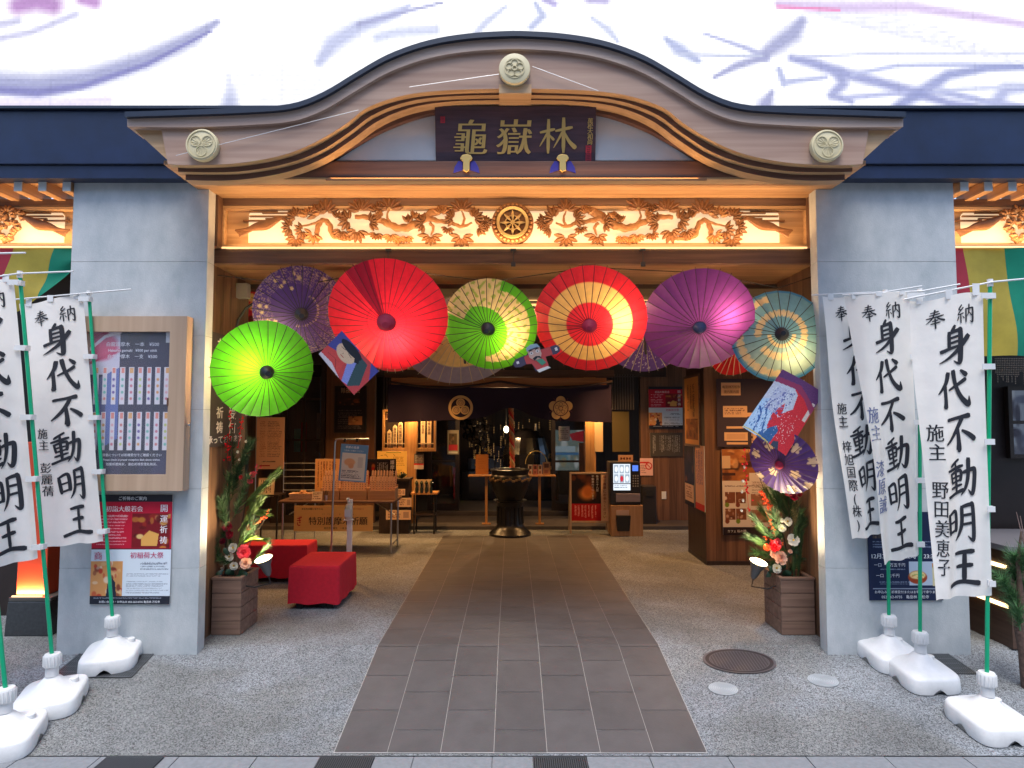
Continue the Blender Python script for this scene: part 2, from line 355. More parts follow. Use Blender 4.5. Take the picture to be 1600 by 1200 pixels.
# ------------------------------------------------------------------ helpers: printed canvases (poster art)
class CV:
    """a printed surface: a fine grid of coloured cells; u right, v down, both 0..1"""
    def __init__(s, nx, ny, bgc):
        s.nx, s.ny = nx, ny
        s.U, s.V = np.meshgrid((np.arange(nx)+.5)/nx, (np.arange(ny)+.5)/ny)
        s.C = np.empty((ny, nx, 3)); s.C[:] = bgc; s.asp = ny/nx
    def blend(s, m, col): s.C = s.C*(1-m[..., None])+np.array(col, float)*m[..., None]; return s
    def rect(s, u0, u1, v0, v1, col): return s.blend(((s.U >= u0) & (s.U < u1) & (s.V >= v0) & (s.V < v1)).astype(float), col)
    def ell(s, u, v, a, b, col, soft=.02):
        d = np.sqrt(((s.U-u)/a)**2+((s.V-v)/b)**2); return s.blend(np.clip((1-d)/soft+.5, 0, 1), col)
    def poly(s, pts, col):
        ins = np.zeros_like(s.U, bool); n = len(pts)
        for i in range(n):
            (x0, y0), (x1, y1) = pts[i], pts[(i+1) % n]
            if y0 == y1: continue
            c = ((y0 > s.V) != (y1 > s.V)) & (s.U < (x1-x0)*(s.V-y0)/(y1-y0)+x0); ins ^= c
        return s.blend(ins.astype(float), col)
    def stroke(s, pts, w, col, soft=1.0, aspect=None, amt=1.0):
        asp = aspect or s.asp; m = np.zeros_like(s.U)
        ws = w if isinstance(w, (list, tuple)) else [w]*len(pts)
        for i in range(len(pts)-1):
            ax, ay = pts[i][0], pts[i][1]*asp; bx, by = pts[i+1][0], pts[i+1][1]*asp
            dx, dy = bx-ax, by-ay; L = dx*dx+dy*dy+1e-12
            t = np.clip(((s.U-ax)*dx+(s.V*asp-ay)*dy)/L, 0, 1)
            d = np.hypot(s.U-(ax+dx*t), s.V*asp-(ay+dy*t)); ww = ws[i]+(ws[i+1]-ws[i])*t
            m = np.maximum(m, np.clip((ww-d)/(ww*soft+1e-9), 0, 1))
        return s.blend(m*amt, col)
    def lines(s, u0, u1, v0, v1, n, col, amt=.8, fill=.55):
        for i in range(n):
            a_ = v0+(v1-v0)*i/n; b_ = a_+(v1-v0)/n*fill
            e_ = u1-(u1-u0)*rng.random()*.25
            m = ((s.U >= u0) & (s.U < e_) & (s.V >= a_) & (s.V < b_))*(rng.random(s.U.shape) < .72)
            s.blend(m*amt, col)
        return s
    def vlines(s, u0, u1, v0, v1, n, col, amt=.8, fill=.5):
        for i in range(n):
            a_ = u0+(u1-u0)*i/n; b_ = a_+(u1-u0)/n*fill; e_ = v1-(v1-v0)*rng.random()*.3
            m = ((s.V >= v0) & (s.V < e_) & (s.U >= a_) & (s.U < b_))*(rng.random(s.U.shape) < .72)
            s.blend(m*amt, col)
        return s
    def photo(s, u0, u1, v0, v1, cols, seed=0, n=40, r=(.04, .16)):
        g = np.random.default_rng(seed); inside = ((s.U >= u0) & (s.U < u1) & (s.V >= v0) & (s.V < v1))
        s.rect(u0, u1, v0, v1, cols[0])
        for i in range(n):
            cu, cv = u0+(u1-u0)*g.random(), v0+(v1-v0)*g.random(); a_ = (u1-u0)*g.uniform(*r)*1.4; b_ = (v1-v0)*g.uniform(*r)*1.4
            d = np.sqrt(((s.U-cu)/a_)**2+((s.V-cv)/b_)**2)
            s.blend(np.clip((1-d)/.4, 0, 1)*inside*g.uniform(.5, 1), cols[g.integers(len(cols))])
        return s
    def noise(s, amt, seed=1):
        s.C = np.clip(s.C*(1+np.random.default_rng(seed).normal(0, amt, s.U.shape)[..., None]), 0, 255); return s
    def build(s, name, w, h, parent, mat, y=0.0, x0=None, z0=0.0, mapf=None, gain=1.0):
        x0 = -w/2 if x0 is None else x0; nx, ny = s.nx, s.ny
        gx, gy = np.meshgrid(np.linspace(0, 1, nx+1), np.linspace(0, 1, ny+1))
        if mapf: co = np.array([mapf(a_, b_) for a_, b_ in zip(gx.ravel(), gy.ravel())])
        else: co = np.stack([x0+gx.ravel()*w, np.full(gx.size, y), z0+h-gy.ravel()*h], 1)
        i = np.arange(nx*ny); r, c = i//nx, i % nx; a_ = r*(nx+1)+c
        fs = np.stack([a_+nx+1, a_+nx+2, a_+1, a_], 1)
        me = bpy.data.meshes.new(name); me.vertices.add(len(co)); me.vertices.foreach_set('co', co.ravel().astype(np.float32))
        me.loops.add(fs.size); me.loops.foreach_set('vertex_index', fs.ravel().astype(np.int32))
        me.polygons.add(len(fs)); me.polygons.foreach_set('loop_start', (np.arange(len(fs))*4).astype(np.int32))
        me.update(calc_edges=True)
        at = me.color_attributes.new('Col', 'FLOAT_COLOR', 'CORNER')
        rgb = s2l(s.C.reshape(-1, 3))*gain; rgba = np.concatenate([rgb, np.ones((len(rgb), 1))], 1)
        at.data.foreach_set('color', np.repeat(rgba, 4, 0).ravel().astype(np.float32))
        me.materials.append(mat); me.validate()
        o = bpy.data.objects.new(name, me); scene.collection.objects.link(o); o.parent = parent; return o
PRINT = M('printed_paper', rough=.55, attr=True, spec=.3)
FILM = M('printed_film', rough=.25, attr=True, spec=.5)
PAPER = M('paper_backing', (.55, .53, .5), .7)
INK = {}
def ink(c, gloss=.6):
    k = tuple(c)
    if k not in INK: INK[k] = M('ink_%d_%d_%d' % k, tuple(s2l(c)), gloss)
    return INK[k]
def sheet(name, label, cat, rect, y, cv, texts=(), thick=.008, back=None, group=None, rot=(0, 0, 0), loc=None, w=None, h=None, mat=None, frame=None):
    """a flat printed board: rect = photo pixels (x0,x1,y0,y1) on plane y, or loc/w/h given directly. texts: (string,u,v,size/h,colour,opts)"""
    if rect is not None:
        x0, x1, z0, z1 = RC(*rect, y); w = x1-x0; h = z1-z0; loc = ((x0+x1)/2, y, z0)
    t = thing(name, label, cat, loc, rot, group)
    MB().box(-w/2, w/2, .001, thick, 0, h).build('backing', back or PAPER, t, world=False)
    if cv is not None: cv.build('print', w, h, t, mat or PRINT, y=-.001)
    if texts:
        for tx in texts:
            s_, u, v, sz, col = tx[:5]; o = tx[5] if len(tx) > 5 else {}
            mb = MB(); put_text(mb, s_, (u-.5)*w, h*(1-v), sz*h, y=-.0035, **o)
            if mb.v: mb.build('lettering', ink(col), t, world=False)
    if frame:
        fw, fd, fm = frame; mb = MB()
        mb.box(-w/2-fw, -w/2, -fd, thick, -fw, h+fw).box(w/2, w/2+fw, -fd, thick, -fw, h+fw).box(-w/2, w/2, -fd, thick, -fw, 0).box(-w/2, w/2, -fd, thick, h, h+fw)
        mb.build('frame', fm, t, world=False)
    return t
# ------------------------------------------------------------------ materials
HIN = wood('hinoki', (.42, .25, .12), (.58, .37, .2), 'x', .5)
HINP = wood('hinoki_planks', (.40, .22, .10), (.58, .35, .18), 'x', .5, plank=.085, plank_axis='y')
GABLE = wood('weathered_cedar', (.33, .195, .14), (.47, .31, .23), 'x', .6, scale=.6)
BRN = wood('brown_timber', (.085, .042, .028), (.16, .085, .055), 'x', .5)
BRNZ = wood('brown_timber_upright', (.11, .05, .025), (.21, .10, .05), 'z', .5, plank=.12, plank_axis='x')
JAMBW = wood('jamb_timber', (.085, .042, .025), (.16, .085, .05), 'z', .5)
ORNGZ = wood('orange_pine_post', (.34, .15, .045), (.5, .25, .085), 'z', .5)
DARKW = wood('dark_timber', (.018, .011, .009), (.035, .021, .016), 'z', .45)
PALEW = wood('pale_oak', (.44, .30, .19), (.54, .38, .25), 'z', .55, scale=.6)
DECK = wood('planter_slats', (.15, .085, .06), (.25, .15, .105), 'x', .7)
STONE = M('pale_granite', (.36, .40, .42), .55, col2=(.54, .56, .57), vscale=1.0, stretch=(5, 5, 3.2), bump=.2, bscale=22, detail=12)
NAVY = M('navy_steel', (.007, .016, .052), .38, var=.3, vscale=3, coat=.1)
ROOFM = M('roof_sheet_metal', (.016, .024, .045), .4)
PLASTER = M('white_plaster', (.62, .62, .62), .8, var=.04, vscale=4)
BLACK = M('black_lacquer', (.008, .007, .008), .22, coat=.4)
BRONZE = M('dark_bronze', (.010, .010, .012), .33, metal=.35, var=.3, vscale=12, bump=.2, bscale=25)
STEEL = M('brushed_steel', (.5, .5, .5), .32, metal=1.0)
CHROME = M('chrome', (.7, .7, .7), .15, metal=1.0)
GOLD = M('gold_leaf', (.72, .50, .17), .38, metal=.65)
CREAM = M('cream_disc', (.66, .57, .35), .5, var=.06, vscale=9)
CREAMD = M('cream_disc_relief', (.60, .52, .315), .55)
WHITEP = M('white_plastic', (.72, .72, .715), .45, var=.10, vscale=6, bump=.1, bscale=60)
GREEN = M('green_pole_paint', (.0, .34, .16), .35)
CLOTH = M('banner_cloth', (.87, .84, .795), .85, var=.05, vscale=2.5, transl=.22, bump=.6, bscale=7)
BLK = M('black_rubber', (.012, .012, .012), .6)
RED = M('red_felt', (.58, .010, .028), .9, var=.1, vscale=30, bump=.3, bscale=200)
BTN = M('brush_ink', (.012, .014, .022), .75)
GLASS = M('dark_glass', (.012, .013, .016), .06, spec=.8)

def aggregate(name, dk, md, lt, sc):
    m = bpy.data.materials.new(name); m.use_nodes = True; nt = m.node_tree; p = nt.nodes['Principled BSDF']; p.inputs['Roughness'].default_value = .75
    tc = nd(nt, 'ShaderNodeTexCoord'); v = nd(nt, 'ShaderNodeTexVoronoi'); v.inputs['Scale'].default_value = sc
    nt.links.new(tc.outputs['Object'], v.inputs['Vector'])
    wn_ = nd(nt, 'ShaderNodeSeparateColor'); nt.links.new(v.outputs['Color'], wn_.inputs[0])
    rp = nd(nt, 'ShaderNodeValToRGB'); e0 = rp.color_ramp.elements; e0[0].color = (*dk, 1); e0[1].color = (*lt, 1); e0[0].position = .05; e0[1].position = .95
    k = e0.new(.38); k.color = (*md, 1); k = e0.new(.22); k.color = (*[x*.7 for x in md], 1)
    nt.links.new(wn_.outputs[0], rp.inputs[0])
    n = nd(nt, 'ShaderNodeTexNoise'); n.inputs['Scale'].default_value = 1.3; n.inputs['Detail'].default_value = 7; n.inputs['Roughness'].default_value = .6
    nt.links.new(tc.outputs['Object'], n.inputs['Vector'])
    mr = nd(nt, 'ShaderNodeMapRange'); mr.inputs['From Min'].default_value = .3; mr.inputs['From Max'].default_value = .7; mr.inputs['To Min'].default_value = .68; mr.inputs['To Max'].default_value = 1.18
    nt.links.new(n.outputs['Fac'], mr.inputs['Value'])
    sc_ = nd(nt, 'ShaderNodeVectorMath', operation='SCALE'); nt.links.new(rp.outputs[0], sc_.inputs[0]); nt.links.new(mr.outputs[0], sc_.inputs['Scale'])
    g = nd(nt, 'ShaderNodeTexVoronoi'); g.inputs['Scale'].default_value = 2.3; nt.links.new(tc.outputs['Object'], g.inputs['Vector'])
    gr = nd(nt, 'ShaderNodeMapRange'); gr.inputs['From Min'].default_value = .035; gr.inputs['From Max'].default_value = .06; gr.inputs['To Min'].default_value = .62; gr.inputs['To Max'].default_value = 1
    nt.links.new(g.outputs['Distance'], gr.inputs['Value'])
    n2 = nd(nt, 'ShaderNodeTexNoise'); n2.inputs['Scale'].default_value = .55; n2.inputs['Detail'].default_value = 8; n2.inputs['Distortion'].default_value = 1.5; nt.links.new(tc.outputs['Object'], n2.inputs['Vector'])
    r2 = nd(nt, 'ShaderNodeValToRGB'); r2.color_ramp.elements[0].position = .44; r2.color_ramp.elements[1].position = .56; r2.color_ramp.elements[0].color = (.84, .81, .76, 1); r2.color_ramp.elements[1].color = (1.04, 1.04, 1.05, 1); nt.links.new(n2.outputs['Fac'], r2.inputs[0])
    s2 = nd(nt, 'ShaderNodeVectorMath', operation='SCALE'); nt.links.new(r2.outputs[0], s2.inputs[0]); nt.links.new(gr.outputs[0], s2.inputs['Scale'])
    s3 = nd(nt, 'ShaderNodeVectorMath', operation='MULTIPLY'); nt.links.new(sc_.outputs[0], s3.inputs[0]); nt.links.new(s2.outputs[0], s3.inputs[1])
    nt.links.new(s3.outputs[0], p.inputs['Base Color'])
    b = nd(nt, 'ShaderNodeBump'); b.inputs['Strength'].default_value = .5; b.inputs['Distance'].default_value = .004
    nt.links.new(v.outputs['Distance'], b.inputs['Height']); nt.links.new(b.outputs[0], p.inputs['Normal'])
    return m
AGG = aggregate('washed_aggregate', (.05, .053, .056), (.165, .178, .188), (.31, .33, .345), 165)
SLAB = M('sidewalk_stone', (.20, .212, .225), .7, var=.14, vscale=30, bump=.2, bscale=150)

# ------------------------------------------------------------------ setting: ground
def struct(name, mb, mat, **k): return tag(mb.build(name, mat, **k), kind='structure')
mb = MB(); e = .001
mb.add([(-9, KY, 0), (9, KY, 0), (9, 14, 0), (-9, 14, 0)], [(0, 1, 2, 3)])
mb.add([(-9, EY, gz(EY)), (9, EY, gz(EY)), (9, KY, 0), (-9, KY, 0)], [(0, 1, 2, 3)])
struct('plaza', mb, AGG)
mb = MB(); zs = gz(EY)
mb.add([(-60, -60, zs-.012), (60, -60, zs-.012), (60, 60, zs-.012), (-60, 60, zs-.012)], [(0, 1, 2, 3)])
struct('ground', mb, M('paving_bed', (.16, .165, .17), .85, var=.2, vscale=40))
# sidewalk slabs
mb = MB(); w_ = .34; yy = EY-.002
row = 0
while yy > -6.5:
    d_ = .16 if row == 0 else .42
    x = -7+(.17 if row % 2 else 0)
    while x < 7:
        z = zs-.003+rng.uniform(-.001, .001)
        mb.box(x+.003, x+w_*1.35-.003, yy-d_+.003, yy-.003, zs-.011, z); x += w_*1.35
    yy -= d_; row += 1
struct('sidewalk', mb, SLAB)
mb = MB(); mb.box(-22, 22, -19, -17, zs-.01, 12.5); mb.box(-22, -15, -17, -14, zs-.01, 6.5); mb.box(13, 22, -17, -13, zs-.01, 7)
struct('street_sky_blockers', mb, M('sky_blocker_grey', (.16, .16, .17), .8, var=.3, vscale=.7))  # unseen blocks opposite, added and sized to cut low sky light into the hall
# tiled approach
PCX = .05; TW = .3145; TL = .405; PH = TW*3.5
mb = MB(); mg = MB()
def path_pt(x, y, h): return (x, y, gz(y)+h)
for c in range(7):
    x0 = PCX-PH+c*TW; y = EY+.02-(TL/2 if c % 2 else 0)
    while y < 4.85:
        ya, yb = max(y+.0022, EY+.02), min(y+TL-.0022, 4.85)
        cuts = [ya]+([KY] if ya < KY < yb else [])+[yb]
        if yb > ya:
            mi = int(rng.integers(4))
            for q in range(len(cuts)-1):
                a_, b_ = cuts[q], cuts[q+1]
                mb.add([path_pt(x0+.0018, a_, .0075), path_pt(x0+TW-.0018, a_, .0075), path_pt(x0+TW-.0018, b_, .0075), path_pt(x0+.0018, b_, .0075)], [(0, 1, 2, 3)], mi)
        y += TL
for a_, b_ in ((EY+.016, KY), (KY, 4.86)):
    mg.add([path_pt(PCX-PH-.003, a_, .004), path_pt(PCX+PH+.003, a_, .004), path_pt(PCX+PH+.003, b_, .004), path_pt(PCX-PH-.003, b_, .004)], [(0, 1, 2, 3)])
tmats = [M('path_tile_%s' % n_, tuple(c*k for c in (.088, .081, .080)), .5, var=.13, vscale=5, bump=.12, bscale=80) for n_, k in (('plain', 1), ('dark', .94), ('mid', 1.04), ('light', 1.08))]
struct('tiled_path', mb, tmats)
struct('path_grout', mg, M('tile_grout', (.40, .38, .36), .9))
# rear steps and threshold
mb = MB(); mb.box(-4.2, 4.2, 5.4, 9, -.02, .06); mb.box(-2.6, 2.6, 6.5, 9, .06, .14)
struct('stone_steps', mb, M('step_granite', (.07, .06, .058), .5, var=.2, vscale=8), bevel=.006)

# ------------------------------------------------------------------ the big screen
z0s = W(800, 166, .02).z
scr = thing('video_screen', 'huge white glowing video wall above the entrance showing grey sketch lines', 'screen', (0, .02, z0s))
XL, XR, ZT = -6.2, 6.2, 2.2
cv = CV(620, 110, (252, 252, 255))
def sp(px, py):
    p = W(px, py, .02); return ((p.x-XL)/(XR-XL), 1-(p.z-z0s)/ZT)
def sw(px): return px*5.02/1000/(XR-XL)
def ss(pts, w, col, soft=.8, amt=.8): cv.stroke([sp(*p) for p in pts], [sw(q)*1.6 for q in (w if isinstance(w, (list, tuple)) else [w]*len(pts))], col, .75, amt=min(1, amt*1.15))
GR = (150, 152, 190); G2 = (120, 118, 175); PK = (205, 150, 205)
ss([(-40, 128), (60, 136), (140, 124), (230, 95), (300, 62), (340, 36)], [16, 18, 15, 14, 12, 5], GR)
ss([(-30, 140), (60, 146), (130, 136), (230, 102), (330, 50)], [6, 7, 5, 4, 2], G2)
ss([(-20, 66), (50, 52), (120, 24)], 5, (190, 188, 215)); ss([(-30, 46), (30, 34)], 6, (190, 188, 215))
ss([(30, 10), (60, 4), (85, 10)], 14, (170, 120, 180)); ss([(130, 0), (150, 6)], 9, (180, 130, 190))
ss([(-20, 162), (90, 164), (170, 158)], 8, (225, 215, 240), amt=.9)
ss([(360, 166), (362, 140), (358, 118)], [14, 8, 2], (170, 175, 205)); ss([(370, 125), (450, 120), (500, 135), (420, 155)], 22, (232, 232, 244), amt=.7)
ss([(500, 98), (520, 70), (560, 44), (620, 22), (640, 10)], [8, 14, 12, 8, 3], (175, 180, 212)); ss([(560, 40), (640, 18), (690, 6)], [4, 3, 2], GR)
ss([(590, 60), (620, 52), (680, 48)], 8, (190, 195, 220)); ss([(745, 52), (760, 36), (790, 12)], [5, 6, 3], (185, 190, 215))
ss([(830, 44), (848, 26), (836, 6)], [5, 6, 3], (165, 172, 205)); ss([(850, 0), (866, 8)], 5, (160, 150, 200)); ss([(920, 0), (945, 2)], 7, (170, 160, 205))
ss([(925, 30), (950, 48), (965, 66)], [3, 6, 3], (185, 190, 215)); ss([(1040, 62), (1060, 78), (1090, 96)], [4, 10, 5], (160, 168, 205))
ss([(1190, 88), (1215, 70), (1238, 54), (1252, 34)], [8, 13, 14, 8], (150, 152, 190)); ss([(1100, 54), (1170, 78), (1195, 92)], [2, 4, 7], (165, 168, 205))
ss([(1115, 122), (1150, 104), (1195, 90)], [3, 6, 6], GR); ss([(1060, 86), (1130, 88), (1190, 88)], 2.4, (185, 190, 215))
ss([(1195, 165), (1205, 145)], [12, 4], GR); ss([(1216, 108), (1224, 130), (1290, 122)], [3, 5, 3], (170, 175, 210)); ss([(1224, 134), (1216, 110)], 4, (175, 180, 212))
ss([(1236, 92), (1270, 100), (1310, 114), (1380, 132), (1425, 145), (1480, 162), (1560, 172)], [6, 8, 9, 8, 9, 6, 4], (142, 146, 192))
ss([(1310, 116), (1316, 132), (1298, 150), (1330, 160)], [9, 9, 7, 4], (150, 154, 196)); ss([(1320, 154), (1390, 148), (1430, 144)], 4, (170, 174, 212))
ss([(1330, 118), (1400, 104), (1500, 102), (1640, 106)], 3.5, (175, 180, 215)); ss([(1240, 90), (1400, 84), (1640, 84)], 2, (195, 198, 222))
ss([(1400, 168), (1450, 138), (1480, 118), (1540, 108), (1640, 104)], [8, 10, 8, 6, 5], (140, 146, 192)); ss([(1450, 140), (1540, 160), (1640, 172)], [7, 5, 4], (160, 165, 205))
ss([(1550, 168), (1570, 140), (1640, 136)], [11, 10, 5], (165, 170, 208)); ss([(1460, 142), (1560, 138), (1640, 132)], 3, (190, 194, 220))
ss([(1215, 8), (1300, 14), (1420, 12), (1540, 30), (1640, 46)], [6, 10, 8, 7, 5], (205, 185, 220), amt=.85); ss([(1215, 12), (1310, 17)], 2.5, (225, 130, 180))
for k_ in range(10): ss([(1250+k_*12, 20+k_*3), (1420+k_*22, 26+k_*9)], 1.4, (222, 222, 236))
for k_ in range(0, 620, 31): cv.C[:, k_] *= .965
for k_ in range(0, 110, 22): cv.C[k_] *= .965
cv.C *= 1-.035*((np.arange(110) % 2)[:, None, None]); cv.noise(.012)
LED = M('led_surface', (.02, .02, .02), .5, attr=True, emit=(1, 1, 1), estr=.40)
cv.build('picture', XR-XL, ZT, scr, LED, y=-.012, x0=XL)
mb = MB(); mb.box(XL-.1, XR+.1, 0, .5, -.02, ZT+.06); mb.build('cabinet', NAVY, scr, world=False)
# fascia beneath the screen
x0, x1, za, zb = RC(0, 1600, 277, 170, -.12)
za, zb = W(800, 277, -.12).z, W(800, 170, -.12).z; zm = W(800, 256, -.12).z
fas = thing('screen_fascia', 'long dark navy metal fascia running under the video wall', 'fascia', (0, -.12, za))
mb = MB(); mb.box(-6.3, 6.3, -.12, .01, zm, zb-.012); mb.build('band', NAVY, fas, bevel=.004)
mb = MB(); mb.box(-6.3, 6.3, -.10, .01, za, zm-.006); mb.build('lower_band', NAVY, fas)
mb = MB(); mb.box(-6.3, 6.3, -.15, .012, zb-.010, zb+.012); mb.build('cap_flashing', ROOFM, fas)

# ------------------------------------------------------------------ pillars (stone slabs with joints)
ztop = za+.02
def pillar(x0, x1, label):
    t = thing('stone_pillar', label, 'pillar', ((x0+x1)/2, 0, 0), group='stone pillars flanking the entrance')
    js = [W(200, p, 0).z for p in (1012, 888, 764, 640, 525, 409)]
    js = [-.03]+js[1:]+[ztop]
    mb = MB()
    for a_, b_ in zip(js[:-1], js[1:]): mb.box(x0, x1, 0, .115, a_+.0012, b_-.0012)
    mb.build('cladding', STONE, t, bevel=.0015, seg=1)
    mb = MB(); mb.box(x0+.004, x1-.004, .006, .11, -.02, ztop-.004); mb.build('core', M('joint_mortar', (.2, .21, .22), .9), t)
    return t
pxL0, pxL1 = W(88, 1010, 0).x, W(308, 1010, 0).x
pxR0, pxR1 = W(1293, 1010, 0).x, W(1517, 1010, 0).x
pl = pillar(pxL0, pxL1, 'pale grey stone pillar behind the wooden notice case and red poster')
pr = pillar(pxR0, pxR1, 'pale grey stone pillar behind three white banners and a navy poster')

# ------------------------------------------------------------------ entrance portal (lintel, soffits, jambs)
XI = W(338, 500, .2).x, W(1270, 500, .2).x
zl0, zl1 = W(800, 412, .2).z, W(800, 389, .2).z
port = thing('entrance_portal', 'brown timber portal with planked soffit framing the temple entrance', 'portal', (0, .2, 0))
mb = MB(); mb.box(-2.5, 2.54, .2, .27, zl0, zl1); mb.build('lintel', BRN, port, bevel=.004)
mb = MB(); mb.box(-2.5, 2.54, .274, 1.05, zl0+.01, zl0+.05); mb.build('inner_soffit', wood('soffit_boards', (.20, .10, .045), (.33, .18, .085), 'x', .45, plank=.13, plank_axis='y'), port)
for s_ in (-1, 1):
    xx = -2.49 if s_ < 0 else 2.51
    mb = MB(); mb.box(min(xx, xx+s_*.08), max(xx, xx+s_*.08), .118, 1.0, 0, zl0+.008); mb.build('jamb', wood('jamb_boards', (.10, .05, .028), (.2, .105, .058), 'z', .45, plank=.14, plank_axis='y'), port)
zf0, zf1 = zl1+.004, W(800, 318, .2).z
for xx_ in (-2.46, 2.50): MB().box(xx_-.07, xx_+.07, .12, .32, zl1+.001, zf1+.04).build('side_filler', JAMBW, port)
mb = MB(); mb.box(-2.5, 2.54, -.50, .5, zf1+.045, zf1+.075); mb.build('soffit', HINP, port)
mb = MB(); mb.box(-2.5, 2.54, .2, .3, zf1-.012, zf1+.043); mb.build('head_rail', BRN, port)
# gold light strip along the lintel
STRIP = M('warm_led_strip', (.9, .7, .4), .5, emit=(1, .62, .27), estr=.42)

# ------------------------------------------------------------------ carved transoms
GLOWP = M('cream_panel_added_glow', (.80, .62, .38), .6, emit=(1, .74, .45), estr=.24)  # panel given a glow of its own, standing in for hidden lamps' wash
CARV = M('carved_cypress', (.30, .14, .055), .55, var=.25, vscale=18)
CARVD = M('carved_cypress_dark', (.17, .072, .028), .55, var=.25, vscale=18)
def fan(mb, c, r, n, a0, a1, y, d=.02, wd=.33):
    """a tuft of broad leaf blades"""
    for i in range(n):
        a_ = a0+(a1-a0)*i/max(1, n-1); ca, sa = math.cos(a_), math.sin(a_); rr = r*(.85+.3*random.random())
        P = []
        for t, w in ((.15, .03), (.45, wd*.5), (.75, wd*.42), (1, 0.02)):
            P.append((c[0]+ca*rr*t-sa*rr*w, c[1]+sa*rr*t+ca*rr*w, t))
        Q = []
        for t, w in ((.15, .03), (.45, wd*.5), (.75, wd*.42), (1, 0.02)):
            Q.append((c[0]+ca*rr*t+sa*rr*w, c[1]+sa*rr*t-ca*rr*w, t))
        mid = [(c[0]+ca*rr*t, c[1]+sa*rr*t) for t in (.15, .45, .75, 1)]
        vs = [(p[0], y-d*.2, p[1]) for p in P]+[(m_[0], y-d*(1 if 0 < k < 3 else .4), m_[1]) for k, m_ in enumerate(mid)]+[(q[0], y-d*.2, q[1]) for q in Q]
        vs += [(v[0], y+.012, v[2]) for v in vs[:4]]+[(v[0], y+.012, v[2]) for v in vs[8:12]]
        fs = []
        for k in range(3): fs += [(k, k+1, 4+k+1, 4+k), (4+k, 4+k+1, 8+k+1, 8+k), (k+1, k, 12+k, 12+k+1), (8+k, 8+k+1, 16+k+1, 16+k)]
        mb.add(vs, [f[::-1] for f in fs])
def flat_tube(mb, pts, y, flat=.6, lump=.18):
    """flattened branch; pts (x,z,r)"""
    c = cr(pts, 6); n = 8; vs = []; fs = []
    for i, p in enumerate(c):
        a_ = np.array(c[max(i-1, 0)][:2]); b_ = np.array(c[min(i+1, len(c)-1)][:2]); d = (b_-a_)/(np.hypot(*(b_-a_))+1e-9); nn = (-d[1], d[0])
        for k in range(n):
            t = 2*math.pi*k/n; r = p[2]*(1+lump*math.sin(i*1.7+k))
            vs.append((p[0]+nn[0]*r*math.cos(t), y+r*flat*math.sin(t), p[1]+nn[1]*r*math.cos(t)))
    for i in range(len(c)-1): fs += [(i*n+k, i*n+(k+1) % n, (i+1)*n+(k+1) % n, (i+1)*n+k) for k in range(n)]
    fs += [tuple(range(n))[::-1], tuple(range((len(c)-1)*n, len(c)*n))]
    mb.add(vs, fs)
def panel_outline(x0, x1, z0, z1, r):
    o = []
    for cx, cz, a0 in ((x1-r, z1-r, 90), (x1-r, z0+.012, 0), (x0+r, z0+.012, -90), (x0+r, z1-r, 180)):
        pass
    pts = [(x0, z0), (x1, z0), (x1, z1-r)]
    for k in range(1, 6): pts.append((x1-r+r*math.cos(R_(k*15)), z1-r+r*math.sin(R_(k*15))))
    pts.append((x1-r, z1)); pts.append((x0+r, z1))
    for k in range(1, 6): pts.append((x0+r+r*math.cos(R_(90+k*15)), z1-r+r*math.sin(R_(90+k*15))))
    pts.append((x0, z1-r)); return pts
